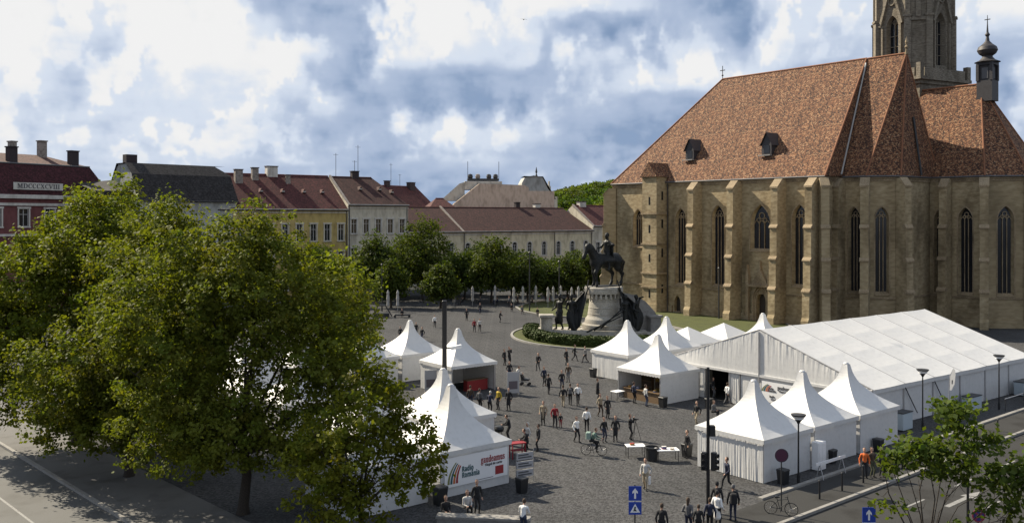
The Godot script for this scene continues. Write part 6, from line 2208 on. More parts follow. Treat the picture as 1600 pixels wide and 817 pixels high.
func hedge_mesh(size: Vector3, sd: int) -> ArrayMesh:
	var r := RandomNumberGenerator.new()
	r.seed = sd
	var v := PackedVector3Array()
	var n := PackedVector3Array()
	var c := PackedColorArray()
	for k in 1500:
		var q := Vector3(r.randf_range(-0.5, 0.5), r.randf(), r.randf_range(-0.5, 0.5))
		var ax := r.randi() % 4
		if ax == 0: q.x = 0.5 * signf(q.x)
		elif ax == 1: q.z = 0.5 * signf(q.z)
		else: q.y = 1.0
		var out := Vector3(q.x * 1.4, (q.y - 0.45) * 1.6, q.z * 1.4).normalized()
		var round := 1.0 - 0.12 * pow(maxf(absf(q.x), absf(q.z)) * 2.0, 4.0) * q.y
		var p := q * size * Vector3(1, round, 1) + Vector3(r.randfn(), r.randfn(), r.randfn()) * 0.06
		out = (out + Vector3(r.randfn(), r.randfn(), r.randfn()) * 0.5).normalized()
		var x := out.cross(Vector3(r.randfn(), r.randfn(), r.randfn())).normalized() * r.randf_range(0.08, 0.15)
		var y := out.cross(x)
		v.append_array([p - y, p - x, p + y, p - y, p + y, p + x])
		var t := r.randf_range(0.6, 1.4)
		for j in 6:
			n.append(out)
			c.append(Color(t, t * r.randf_range(0.95, 1.1), t * 0.8))
	var arr := []
	arr.resize(Mesh.ARRAY_MAX)
	arr[Mesh.ARRAY_VERTEX] = v
	arr[Mesh.ARRAY_NORMAL] = n
	arr[Mesh.ARRAY_COLOR] = c
	var m := ArrayMesh.new()
	m.add_surface_from_arrays(Mesh.PRIMITIVE_TRIANGLES, arr)
	return m

# ---------------------------------------------------------------- street furniture
const ORD := ["first", "second", "third", "fourth", "fifth", "sixth", "seventh", "eighth", "ninth", "tenth", "eleventh", "twelfth", "thirteenth", "fourteenth", "fifteenth", "sixteenth"]

func bin(x: float, z: float, label: String, s := 1.0) -> void:
	var t := thing("litter_bin", label, "bin", Vector3(x, 0, z), TENT_TURN, "black bins beside the tents")
	var b := Mb.new()
	b.t = Transform3D(Basis().scaled(Vector3.ONE * s), Vector3.ZERO)
	for e in [[0.24, 0.0, 0.30, 0.86]]:
		for q in 4:
			b.t = Transform3D(Basis(Vector3.UP, q * PI / 2).scaled(Vector3.ONE * s), Vector3.ZERO)
			b.quad(Vector3(-e[0], e[1], e[0]), Vector3(e[0], e[1], e[0]), Vector3(e[2], e[3], e[2]), Vector3(-e[2], e[3], e[2]))
	part(t, "body", b, M.plastic_black)
	b = Mb.new()
	b.t = Transform3D(Basis().scaled(Vector3.ONE * s), Vector3.ZERO)
	b.cbox(Vector3(-0.33, 0.86, -0.33), Vector3(0.33, 0.97, 0.33), 0.04)
	part(t, "lid", b, M.dark_metal)

func street_lamp(x: float, z: float, h: float, label: String) -> void:
	var t := thing("street_lamp", label, "lamp", Vector3(x, 0, z), 0.0, "cone-headed street lamps")
	var b := Mb.new()
	b.tube([Vector3(0, 0, 0), Vector3(0, 0.5, 0), Vector3(0, 0.55, 0), Vector3(0, h - 0.55, 0)], [0.09, 0.09, 0.055, 0.045], 8)
	part(t, "pole", b, M.black_metal)
	b = Mb.new()
	b.lathe([Vector2(0.06, h - 0.55), Vector2(0.13, h - 0.42), Vector2(0.42, h - 0.05), Vector2(0.44, h), Vector2(0.0, h + 0.05)], 14)
	part(t, "lamp_head", b, M.dark_metal)
	b = Mb.new()
	b.lathe([Vector2(0.30, h - 0.25), Vector2(0.31, h - 0.18), Vector2(0.40, h - 0.075)], 14, Vector3(0, -0.012, 0))
	part(t, "diffuser", b, M.sign_white)

func bicycle(parent: Node3D, frame_m: Material) -> void: # wheels in the yz plane, front towards +z
	for z in [-0.52, 0.52]:
		var b := Mb.new()
		var pts := []
		var rad := []
		for k in 25:
			pts.append(Vector3(0, 0.34 + 0.33 * sin(TAU * k / 24), z + 0.33 * cos(TAU * k / 24)))
			rad.append(0.022)
		b.tube(pts, rad, 6, false)
		var w := part(parent, "wheel", b, M.rubber)
		b = Mb.new()
		for k in 12:
			along(b, Vector3(0, 0.34, z), Vector3(0, 0.34 + 0.32 * sin(TAU * k / 12), z + 0.32 * cos(TAU * k / 12)), 0.004, 3)
		b.tube([Vector3(-0.05, 0.34, z), Vector3(0.05, 0.34, z)], [0.025, 0.025], 6)
		var s := part(w, "spokes", b, M.alu)
		s.set_meta("kind", "stuff")
	var f := Mb.new()
	var bb := Vector3(0, 0.32, -0.06)
	var seat := Vector3(0, 0.82, -0.2)
	var headt := Vector3(0, 0.86, 0.34)
	for q in [[bb, seat], [seat + Vector3(0, -0.08, 0.02), headt], [bb, headt + Vector3(0, -0.12, 0.03)], [bb, Vector3(0, 0.34, -0.52)], [seat + Vector3(0, -0.1, 0.03), Vector3(0, 0.34, -0.52)], [headt + Vector3(0, 0.08, -0.02), Vector3(0, 0.34, 0.52)]]:
		along(f, q[0], q[1], 0.02, 6)
	part(parent, "frame", f, frame_m)
	f = Mb.new()
	f.tube([Vector3(-0.28, 1.0, 0.22), Vector3(-0.2, 1.02, 0.34), Vector3(0, 1.0, 0.34), Vector3(0.2, 1.02, 0.34), Vector3(0.28, 1.0, 0.22)], [0.014, 0.014, 0.014, 0.014, 0.014], 6)
	along(f, Vector3(0, 1.0, 0.34), headt, 0.016, 6)
	part(parent, "handlebar", f, M.black_metal)
	f = Mb.new()
	f.tube([seat + Vector3(0, 0.08, -0.1), seat + Vector3(0, 0.1, 0), seat + Vector3(0, 0.09, 0.15)], [0.07, 0.065, 0.02], 8)
	along(f, seat, seat + Vector3(0, 0.09, 0), 0.015, 6)
	part(parent, "saddle", f, M.plastic_black)
	f = Mb.new()
	f.tube([bb + Vector3(-0.16, -0.12, 0.05), bb + Vector3(-0.07, -0.12, 0.05), bb + Vector3(0.07, 0.12, -0.05), bb + Vector3(0.16, 0.12, -0.05)], [0.02, 0.012, 0.012, 0.02], 5)
	part(parent, "pedals", f, M.black_metal)

func table(x: float, z: float, turn: float, label: String, w: float, top: Material) -> Node3D:
	var t := thing("folding_table", label, "table", Vector3(x, 0, z), turn, "tables on the square")
	var b := Mb.new()
	b.cbox(Vector3(-w, 0.72, -0.4), Vector3(w, 0.76, 0.4), 0.01)
	part(t, "tabletop", b, top)
	for sx in [-1, 1]:
		for sz in [-1, 1]:
			b = Mb.new()
			along(b, Vector3(sx * (w - 0.08), 0, sz * 0.34), Vector3(sx * (w - 0.08), 0.72, sz * 0.34), 0.02, 6)
			part(t, "leg", b, M.black_metal)
	return t

func books(x: float, y: float, z: float, turn: float, label: String, n: int, sd: int) -> void:
	var r := RandomNumberGenerator.new()
	r.seed = sd
	var t := thing("book_stack", label, "books", Vector3(x, y, z), turn, "books laid out on the stalls")
	var yy := 0.0
	for k in n:
		var b := Mb.new()
		var h := r.randf_range(0.03, 0.06)
		b.t = Transform3D(Basis(Vector3.UP, r.randf_range(-0.2, 0.2)), Vector3(0, yy, 0))
		b.box(Vector3(-0.14, 0, -0.1), Vector3(0.14, h - 0.002, 0.1))
		part(t, "book", b, cloth([[0.5, 0.48, 0.44], [0.25, 0.03, 0.03], [0.05, 0.08, 0.2], [0.35, 0.2, 0.05]][r.randi() % 4]))
		yy += h

func sign_face(parent: Node3D, shape: Array, z0: float, z1: float, called: String, m: Material, at := Vector3.ZERO) -> MeshInstance3D:
	var b := Mb.new()
	b.extrude(PackedVector2Array(shape), z0, z1)
	return part(parent, called, b, m, at)

func disc(r: float, n := 24, c := Vector2.ZERO) -> Array:
	var out := []
	for k in n:
		out.append(c + Vector2(cos(TAU * k / n), sin(TAU * k / n)) * r)
	return out

func arrow_sign(x: float, z: float, top: float, label: String, second: bool) -> void:
	var t := thing("road_sign", label, "road sign", Vector3(x, 0, z), 0.0, "blue one-way arrow signs")
	var b := Mb.new()
	along(b, Vector3(0, -0.1, -0.06), Vector3(0, top + 0.05, -0.06), 0.035, 8)
	part(t, "post", b, M.dark_metal)
	var s := 0.31
	var p := sign_face(t, [Vector2(-s, 0), Vector2(s, 0), Vector2(s, 0.72), Vector2(-s, 0.72)], 0.0, 0.02, "panel", M.sign_blue, Vector3(0, top - 0.72, 0))
	sign_face(p, [Vector2(-s, 0), Vector2(s, 0), Vector2(s, 0.025), Vector2(-s, 0.025)], 0.02, 0.024, "border", M.sign_white)
	sign_face(p, [Vector2(-0.045, 0.12), Vector2(0.045, 0.12), Vector2(0.045, 0.42), Vector2(0.13, 0.36), Vector2(0.13, 0.46), Vector2(0.0, 0.62), Vector2(-0.13, 0.46), Vector2(-0.13, 0.36), Vector2(-0.045, 0.42)], 0.02, 0.024, "arrow", M.sign_white)
	if second:
		var q := sign_face(t, [Vector2(-s, 0), Vector2(s, 0), Vector2(s, 0.60), Vector2(-s, 0.60)], 0.0, 0.02, "lower_panel", M.sign_blue, Vector3(0, top - 1.36, 0))
		sign_face(q, [Vector2(-0.24, 0.1), Vector2(0.24, 0.1), Vector2(0, 0.52)], 0.02, 0.024, "triangle", M.sign_white)
		sign_face(q, [Vector2(-0.02, 0.16), Vector2(0.09, 0.16), Vector2(0.02, 0.27), Vector2(0.05, 0.38), Vector2(-0.04, 0.38), Vector2(-0.06, 0.25), Vector2(-0.1, 0.16)], 0.024, 0.028, "walker", M.ink)

func car(label: String, x: float, z: float, turn: float, paint: Material) -> void:
	var t := thing("parked_car", label, "car", Vector3(x, -0.12, z), turn, "cars at the street edge")
	var b := Mb.new()
	var prof := PackedVector2Array([Vector2(-2.1, 0.35), Vector2(2.1, 0.35), Vector2(2.15, 0.6), Vector2(2.05, 0.85), Vector2(1.1, 1.0), Vector2(0.35, 1.45), Vector2(-1.2, 1.48), Vector2(-1.9, 1.05), Vector2(-2.15, 0.95), Vector2(-2.18, 0.55)])
	b.extrude(prof, -0.84, 0.84)
	part(t, "body", b, paint)
	for s in [-1, 1]:
		b = Mb.new()
		b.extrude(PackedVector2Array([Vector2(0.9, 1.02), Vector2(0.3, 1.4), Vector2(-1.1, 1.42), Vector2(-1.65, 1.05)]), s * 0.845 - 0.005, s * 0.845 + 0.005)
		part(t, "side_window", b, M.pane)
		for x2 in [-1.35, 1.35]:
			b = Mb.new()
			b.t = Transform3D(Basis(Vector3(1, 0, 0), PI / 2), Vector3(x2, 0.32, s * 0.78))
			b.lathe([Vector2(0.0, -0.1), Vector2(0.32, -0.1), Vector2(0.32, 0.1), Vector2(0.0, 0.1)], 16, Vector3.ZERO, false)
			var w := part(t, "wheel", b, M.rubber)
			b = Mb.new()
			b.t = Transform3D(Basis(Vector3(1, 0, 0), PI / 2), Vector3(x2, 0.32, s * 0.78))
			b.lathe([Vector2(0.0, -0.11), Vector2(0.2, -0.11), Vector2(0.2, 0.11), Vector2(0.0, 0.11)], 12, Vector3.ZERO, false)
			part(w, "rim", b, M.alu)
		b = Mb.new()
		b.cbox(Vector3(2.02, 0.65, s * 0.62 - 0.15), Vector3(2.16, 0.8, s * 0.62 + 0.15), 0.03)
		part(t, "headlight", b, M.sign_white)
	b = Mb.new()
	b.quad(Vector3(1.12, 1.02, 0.7), Vector3(1.12, 1.02, -0.7), Vector3(0.4, 1.44, -0.66), Vector3(0.4, 1.44, 0.66))
	part(t, "windscreen", b, M.pane)

func build_street() -> void:
	# tall lamp pole behind the lettered tent
	var t := thing("lamp_pole", "tall square black pole with one flat lamp arm among the left tents", "lamp", Vector3(-4.85, 0, -65.2))
	var b := Mb.new()
	b.cbox(Vector3(-0.16, 0, -0.16), Vector3(0.16, 9.55, 0.16), 0.03)
	part(t, "pole", b, M.black_metal)
	b = Mb.new()
	b.box(Vector3(0.16, 6.1, -0.04), Vector3(0.55, 6.2, 0.04))
	part(t, "arm", b, M.black_metal)
	b = Mb.new()
	b.t = Transform3D(Basis(Vector3(0, 0, 1), 0.22), Vector3(0.85, 6.22, 0))
	b.cbox(Vector3(-0.4, -0.12, -0.22), Vector3(0.4, 0.1, 0.22), 0.05)
	part(t, "lamp_head", b, M.sign_white)
	# traffic light pole
	t = thing("traffic_light", "black traffic light pole with two signal heads and control box", "traffic light", Vector3(10.35, 0, -47.9))
	b = Mb.new()
	b.tube([Vector3(0, 0, 0), Vector3(0, 7.6, 0)], [0.1, 0.075], 10)
	part(t, "pole", b, M.black_metal)
	b = Mb.new()
	b.cbox(Vector3(0.06, 4.0, -0.16), Vector3(0.36, 4.55, 0.16), 0.03)
	part(t, "control_box", b, M.plastic_black)
	for q in [[-0.22, -0.3, 0.0], [0.30, 0.9, 0.05]]:
		b = Mb.new()
		b.t = Transform3D(Basis(Vector3.UP, q[1]), Vector3(q[0], 0, q[2]))
		b.cbox(Vector3(-0.15, 2.2, -0.12), Vector3(0.15, 3.15, 0.12), 0.03)
		var hd := part(t, "signal_head", b, M.plastic_black)
		for k in 3:
			b = Mb.new()
			b.t = Transform3D(Basis(Vector3.UP, q[1]), Vector3(q[0], 0, q[2])) * Transform3D(Basis(Vector3(1, 0, 0), PI / 2), Vector3(0, 2.36 + k * 0.31, 0.12))
			b.lathe([Vector2(0.11, 0.0), Vector2(0.115, 0.14), Vector2(0.10, 0.14), Vector2(0.095, 0.01), Vector2(0, 0.01)], 12, Vector3.ZERO, false)
			part(hd, "visor", b, M.black_metal)
	# lamps, signs
	street_lamp(16.7, -52.9, 4.05, "cone-headed street lamp in front of the first joined tents")
	street_lamp(30.1, -66.5, 4.4, "cone-headed street lamp beside the great tent's near wall")
	street_lamp(39.4, -73.4, 4.4, "cone-headed street lamp toward the great tent's far end")
	t = thing("round_sign", "round road sign seen from behind above the parked bicycle", "road sign", Vector3(14.25, 0, -48.0))
	b = Mb.new()
	along(b, Vector3(0, 0, 0), Vector3(0, 2.75, 0), 0.035, 8)
	part(t, "post", b, M.dark_metal)
	var fc := sign_face(t, disc(0.36), 0.04, 0.06, "disc", cloth([0.05, 0.03, 0.045]), Vector3(0, 2.95, 0))
	sign_face(fc, disc(0.30), 0.06, 0.064, "face", cloth([0.075, 0.022, 0.045]))
	arrow_sign(5.9, -43.5, 2.65, "blue arrow sign with crossing sign below, bottom middle", true)
	arrow_sign(16.6, -42.2, 2.05, "blue arrow sign low at the bottom edge beside the street", false)
	t = thing("no_stopping_sign", "round no-stopping sign with purple rim under the maple", "road sign", Vector3(21.6, -0.12, -42.0))
	b = Mb.new()
	along(b, Vector3(0, 0, -0.05), Vector3(0, 1.9, -0.05), 0.035, 8)
	part(t, "post", b, M.dark_metal)
	fc = sign_face(t, disc(0.31), 0.0, 0.02, "disc", cloth([0.22, 0.02, 0.06]), Vector3(0, 1.85, 0))
	sign_face(fc, disc(0.24), 0.02, 0.024, "face", cloth([0.035, 0.03, 0.16]))
	for k in [-1, 1]:
		var d := Vector2(0.19 * k, 0.19)
		sign_face(fc, [-d + Vector2(0.03, -0.03 * k), d + Vector2(0.03, -0.03 * k), d - Vector2(0.03, -0.03 * k), -d - Vector2(0.03, -0.03 * k)] if k > 0 else [d + Vector2(-0.03, -0.03), -d + Vector2(-0.03, -0.03), -d + Vector2(0.03, 0.03), d + Vector2(0.03, 0.03)], 0.024, 0.028, "cross_bar", cloth([0.22, 0.03, 0.08]))
	t = thing("street_post", "plain dark street lamp post standing inside the maple's crown", "post", Vector3(21.0, -0.12, -41.8))
	b = Mb.new()
	b.tube([Vector3(0, 0, 0), Vector3(0, 4.3, 0)], [0.07, 0.05], 8)
	part(t, "pole", b, M.black_metal)
	b = Mb.new()
	along(b, Vector3(0, 4.25, 0), Vector3(-1.1, 4.7, 0), 0.05, 6)
	part(t, "arm", b, M.black_metal)
	# bollards along the kerb
	for k in 11:
		var p := Vector2(-4.4, -31.0) + RX * (28.6 + k * 2.35) - RN * 0.75
		t = thing("bollard", "%s thin black bollard along the kerb counting from the bicycle" % ORD[k], "bollard", Vector3(p.x, 0.004, p.y), 0.0, "bollards along the kerb")
		b = Mb.new()
		b.tube([Vector3(0, 0, 0), Vector3(0, 0.95, 0)], [0.055, 0.05], 8)
		part(t, "post", b, M.black_metal)
		b = Mb.new()
		b.lathe([Vector2(0.06, 0.95), Vector2(0.065, 1.0), Vector2(0.04, 1.05), Vector2(0.0, 1.07)], 8)
		part(t, "cap", b, M.dark_metal)
	# bicycles
	t = thing("parked_bicycle", "parked bicycle leaning at the round sign's post", "bicycle", Vector3(14.05, 0.0, -47.4), 1.2)
	bicycle(t, M.dark_metal)
	t = thing("ridden_bicycle", "bicycle ridden by the person in green", "bicycle", Vector3(5.35, 0.0, -59.3), 1.35)
	bicycle(t, M.black_metal)
	var cy := person("ride", 5.35, -59.3, 1.35, [0.10, 0.16, 0.13], BLACK, "cyclist in grey-green top riding across the square", 1.0, 0.0)
	carried(cy, "delivery_bag", Vector3(-0.2, 1.05, -0.52), Vector3(0.2, 1.5, -0.2), [0.22, 0.30, 0.26], "pale green bag on the back")
	# photographer's tripod
	t = thing("camera_tripod", "camera on a thin black tripod before the photographer", "tripod", Vector3(8.62, 0, -63.3))
	for k in 3:
		b = Mb.new()
		var a := TAU * k / 3
		along(b, Vector3(0, 1.35, 0), Vector3(cos(a) * 0.38, 0, sin(a) * 0.38), 0.018, 6)
		part(t, "leg", b, M.black_metal)
	b = Mb.new()
	b.cbox(Vector3(-0.08, 1.38, -0.06), Vector3(0.08, 1.52, 0.06), 0.02)
	b.tube([Vector3(0.06, 1.45, 0), Vector3(0.2, 1.45, 0)], [0.04, 0.045], 8)
	part(t, "camera", b, M.plastic_black)
	# tables in the open square with books and a black tub
	table(8.0, -58.9, 0.1, "left display table with papers on the open square", 0.62, M.sign_white)
	table(9.9, -57.9, 0.1, "right display table with papers on the open square", 0.72, M.sign_white)
	books(7.8, 0.765, -58.9, 0.3, "papers stacked on the left display table", 3, 1)
	books(9.7, 0.765, -57.9, 0.2, "papers stacked on the right display table, left pile", 4, 2)
	books(10.2, 0.765, -57.8, 1.2, "papers stacked on the right display table, right pile", 2, 3)
	t = thing("round_tub", "round black tub between the two display tables", "tub", Vector3(8.95, 0, -58.0))
	b = Mb.new()
	b.lathe([Vector2(0.0, 0), Vector2(0.36, 0), Vector2(0.42, 0.75), Vector2(0.45, 0.8), Vector2(0.4, 0.8), Vector2(0.36, 0.72), Vector2(0, 0.72)], 18)
	part(t, "body", b, M.plastic_black)
	b = Mb.new()
	b.lathe([Vector2(0.40, 0.80), Vector2(0.47, 0.80), Vector2(0.47, 0.88), Vector2(0.40, 0.88)], 18, Vector3.ZERO, false)
	part(t, "rim", b, M.dark_metal)
	# stroller
	t = thing("stroller", "dark stroller pushed across the square", "stroller", Vector3(1.25, 0, -84.1), 1.3)
	b = Mb.new()
	b.extrude(PackedVector2Array([Vector2(-0.35, 0.4), Vector2(0.35, 0.45), Vector2(0.4, 0.6), Vector2(-0.1, 0.62), Vector2(-0.35, 1.0), Vector2(-0.45, 0.95)]), -0.24, 0.24)
	b.t = Transform3D(Basis(Vector3.UP, -PI / 2), Vector3.ZERO)
	part(t, "seat", b, M.plastic_black).rotation.y = -PI / 2
	b = Mb.new()
	b.tube([Vector3(-0.2, 0.5, -0.2), Vector3(-0.2, 1.05, -0.55), Vector3(0.2, 1.05, -0.55), Vector3(0.2, 0.5, -0.2)], [0.015, 0.015, 0.015, 0.015], 6)
	part(t, "handle", b, M.alu)
	for x in [-0.24, 0.24]:
		for z in [-0.35, 0.35]:
			b = Mb.new()
			b.t = Transform3D(Basis(Vector3(0, 0, 1), PI / 2), Vector3(x, 0.13, z))
			b.lathe([Vector2(0, -0.03), Vector2(0.13, -0.03), Vector2(0.13, 0.03), Vector2(0, 0.03)], 12, Vector3.ZERO, false)
			part(t, "wheel", b, M.rubber)
			b = Mb.new()
			along(b, Vector3(x, 0.13, z), Vector3(x * 0.9, 0.5, z * 0.3), 0.015, 5)
			part(t, "strut", b, M.alu)
	# bins
	for q in [[12.35, -74.2, "black bin at the front corner of the bookstall tent"], [7.9, -88.3, "black bin at the left corner of the tent below the monument"], [15.8, -52.9, "black bin at the nearest corner of the first joined tent"], [11.35, -58.9, "black bin at the back left corner of the first joined tent"], [16.0, -73.6, "black bin left of the great tent's doorway"], [0.55, -51.2, "black bin at the right corner of the lettered tent"], [20.2, -57.4, "black bin between the first two joined tents"], [24.3, -60.2, "black bin at the far joined tent's corner"], [-3.9, -49.1, "black bin at the left end of the lettered wall"]]:
		bin(q[0], q[1], q[2], 0.9 if q[0] > 0 else 1.05)
	# switch cabinet and barrier beside the joined tents
	t = thing("switch_cabinet", "pale grey switch cabinet behind the street lamp", "cabinet", Vector3(18.9, 0, -55.9), TENT_TURN)
	b = Mb.new()
	b.cbox(Vector3(-0.42, 0.05, -0.25), Vector3(0.42, 1.75, 0.25), 0.03)
	part(t, "case", b, M.sign_white)
	b = Mb.new()
	b.box(Vector3(-0.36, 0.2, 0.25), Vector3(-0.01, 1.65, 0.27))
	part(t, "door", b, M.sign_white)
	b = Mb.new()
	b.box(Vector3(0.01, 0.2, 0.25), Vector3(0.36, 1.65, 0.27))
	part(t, "door", b, M.sign_white)
	t = thing("barrier", "low white barrier rail in front of the switch cabinet", "barrier", Vector3(19.2, 0, -54.6), TENT_TURN)
	for x in [-1.2, 1.2]:
		b = Mb.new()
		along(b, Vector3(x, 0, -0.25), Vector3(x, 0.9, 0), 0.03, 6)
		along(b, Vector3(x, 0, 0.25), Vector3(x, 0.9, 0), 0.03, 6)
		part(t, "trestle", b, M.alu)
	b = Mb.new()
	b.box(Vector3(-1.6, 0.82, -0.02), Vector3(1.6, 1.0, 0.02))
	part(t, "rail", b, M.sign_white)
	# cool boxes and equipment along the great tent
	for q in [[28.6, -66.4, 0.7, 1.3, "pale blue equipment cabinet at the great tent's near corner"], [37.2, -73.4, 0.9, 1.1, "pale equipment crate along the great tent's wall behind the maple"], [44.8, -79.5, 1.0, 1.2, "pale wrapped machine at the great tent's far end"]]:
		t = thing("equipment_box", q[4], "equipment", Vector3(q[0], 0, q[1]), TENT_TURN, "equipment beside the great tent")
		b = Mb.new()
		b.cbox(Vector3(-q[2], 0.1, -0.4), Vector3(q[2], q[3], 0.4), 0.04)
		part(t, "case", b, cloth([0.36, 0.42, 0.46]))
		b = Mb.new()
		b.box(Vector3(-q[2] - 0.03, q[3], -0.43), Vector3(q[2] + 0.03, q[3] + 0.06, 0.43))
		part(t, "lid", b, M.dark_metal)
		b = Mb.new()
		b.box(Vector3(-q[2] * 0.9, 0.0, -0.35), Vector3(q[2] * 0.9, 0.1, 0.35))
		part(t, "skid", b, M.black_metal)
	t = thing("covered_trailer", "dark covered trailer at the right end of the great tent", "trailer", Vector3(44.5, 0, -75.6), TENT_TURN)
	b = Mb.new()
	b.extrude(PackedVector2Array([Vector2(-2.2, 0.4), Vector2(2.2, 0.4), Vector2(2.2, 1.2), Vector2(1.4, 1.7), Vector2(-1.5, 1.6), Vector2(-2.2, 1.1)]), -0.9, 0.9)
	part(t, "body", b, M.plastic_black)
	for x in [-1.2, 1.2]:
		b = Mb.new()
		b.t = Transform3D(Basis(Vector3(1, 0, 0), PI / 2), Vector3(x, 0.33, 0.75))
		b.lathe([Vector2(0, -0.12), Vector2(0.33, -0.12), Vector2(0.33, 0.17), Vector2(0, 0.17)], 14, Vector3.ZERO, false)
		part(t, "wheel", b, M.rubber)
	t = thing("rail_barrier", "thin pale rail leading right from the far street lamp", "barrier", Vector3(39.4, 0, -72.6), TENT_TURN)
	for x in [0.2, 4.0, 8.0]:
		b = Mb.new()
		along(b, Vector3(x, 0, 0), Vector3(x, 1.0, 0), 0.03, 6)
		part(t, "post", b, M.dark_metal)
	b = Mb.new()
	along(b, Vector3(0.1, 1.0, 0), Vector3(9.0, 1.0, 0), 0.04, 6)
	part(t, "rail", b, M.alu)
	# tall feather flag before the great tent
	t = thing("feather_flag", "tall white feather flag before the great tent wall", "flag", Vector3(32.7, 0, -67.9), -0.9)
	b = Mb.new()
	b.tube([Vector3(0, 0, 0), Vector3(0, 2.4, 0), Vector3(0.06, 3.7, 0), Vector3(0.36, 4.3, 0)], [0.03, 0.025, 0.018, 0.01], 6)
	part(t, "pole", b, M.alu)
	b = Mb.new()
	b.extrude(PackedVector2Array([Vector2(0.03, 2.6), Vector2(0.18, 2.62), Vector2(0.42, 3.1), Vector2(0.5, 3.8), Vector2(0.45, 4.2), Vector2(0.3, 4.25), Vector2(0.08, 3.7)]), -0.008, 0.008)
	var fl := part(t, "cloth", b, M.tent)
	b = Mb.new()
	b.extrude(PackedVector2Array([Vector2(0.2, 3.1), Vector2(0.28, 3.1), Vector2(0.3, 3.4), Vector2(0.22, 3.4)]), 0.009, 0.012)
	part(fl, "mark", b, M.ink)
	# stall furniture: bookstall
	var bs := Vector3(12.6, 0, -78.3)
	t = thing("book_counter", "wooden counter across the open bookstall", "counter", bs, TENT_TURN)
	b = Mb.new()
	b.cbox(Vector3(-2.2, 0.0, -2.0), Vector3(-1.6, 0.85, 2.0), 0.02)
	part(t, "front", b, M.wood)
	b = Mb.new()
	b.box(Vector3(-2.3, 0.852, -2.1), Vector3(-1.5, 0.9, 2.1))
	part(t, "top", b, M.wood)
	for k in 3:
		t = thing("book_shelf", "%s tall bookcase at the back of the open bookstall" % ["dark", "ochre", "red"][k], "bookcase", bs + Basis(Vector3.UP, TENT_TURN) * Vector3(0.3 + k * 0.2, 0, -1.6 + k * 1.45), TENT_TURN, "bookcases in the bookstall")
		b = Mb.new()
		b.box(Vector3(0, 0, -0.6), Vector3(0.3, 2.1, 0.6))
		part(t, "case", b, M.wood)
		for j in 4:
			b = Mb.new()
			b.box(Vector3(-0.06, 0.35 + j * 0.45, -0.55), Vector3(-0.002, 0.66 + j * 0.45, 0.55))
			part(t, "book_row", b, cloth([[0.06, 0.05, 0.03], [0.30, 0.20, 0.05], [0.36, 0.09, 0.03]][k] if j % 2 == 0 else [0.10, 0.07, 0.05]))
	for k in 4:
		var p := bs + Basis(Vector3.UP, TENT_TURN) * Vector3(-1.9, 0.903, -1.5 + k * 0.95)
		books(p.x, p.y, p.z, TENT_TURN + 0.2, "%s pile of books on the bookstall's counter" % ORD[k], 3 + k % 3, 20 + k)
	table(9.0, -77.3, 0.7, "small white table left of the bookstall", 0.5, M.sign_white)
	# red stall
	var rs := Vector3(-4.9, 0, -82.3)
	t = thing("red_counter", "red-clothed counter in the open stall tent", "counter", rs, TENT_TURN)
	b = Mb.new()
	b.cbox(Vector3(-0.2, 0.0, 1.1), Vector3(2.1, 0.95, 1.7), 0.02)
	part(t, "cloth", b, cloth([0.22, 0.02, 0.02]))
	b = Mb.new()
	b.box(Vector3(-0.25, 0.952, 1.05), Vector3(2.15, 0.99, 1.75))
	part(t, "top", b, M.wood)
	t = thing("red_stand", "small red metal stand beside the lettered tent", "stand", Vector3(0.35, 0, -58.6), 0.4)
	b = Mb.new()
	b.box(Vector3(-0.5, 0.95, -0.3), Vector3(0.5, 1.02, 0.3))
	part(t, "top", b, cloth([0.20, 0.012, 0.022]))
	for x in [-0.44, 0.44]:
		for z in [-0.25, 0.25]:
			b = Mb.new()
			b.box(Vector3(x - 0.03, 0, z - 0.03), Vector3(x + 0.03, 0.95, z + 0.03))
			part(t, "leg", b, cloth([0.20, 0.012, 0.022]))
	b = Mb.new()
	b.box(Vector3(-0.41, 0.5, -0.22), Vector3(0.41, 0.54, 0.22))
	part(t, "shelf", b, cloth([0.20, 0.012, 0.022]))
	t = thing("sign_rack", "white rack of printed boards right of the lettered tent", "sign rack", Vector3(0.75, 0, -53.2), 0.5)
	for k in 3:
		b = Mb.new()
		b.box(Vector3(-0.55, 0.35 + k * 0.5, -0.02), Vector3(0.55, 0.76 + k * 0.5, 0.02))
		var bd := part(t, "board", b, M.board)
		for j in 2:
			b = Mb.new()
			b.box(Vector3(-0.45, 0.44 + k * 0.5 + j * 0.14, 0.02), Vector3(0.45 - 0.2 * j, 0.52 + k * 0.5 + j * 0.14, 0.024))
			part(bd, "print_line", b, M.ink)
	for x in [-0.58, 0.58]:
		b = Mb.new()
		along(b, Vector3(x, 0, 0), Vector3(x, 1.9, 0), 0.02, 6)
		part(t, "post", b, M.alu)
	t = thing("grill_table", "small dark grill table beside the second peaked tent", "grill", Vector3(-0.9, 0, -63.2), 0.3)
	b = Mb.new()
	b.lathe([Vector2(0.05, 0.55), Vector2(0.3, 0.65), Vector2(0.36, 0.85), Vector2(0.3, 1.0), Vector2(0.0, 1.06)], 14)
	part(t, "bowl", b, M.plastic_black)
	for k in 3:
		b = Mb.new()
		along(b, Vector3(cos(k * 2.1) * 0.15, 0.62, sin(k * 2.1) * 0.15), Vector3(cos(k * 2.1) * 0.34, 0, sin(k * 2.1) * 0.34), 0.02, 6)
		part(t, "leg", b, M.black_metal)
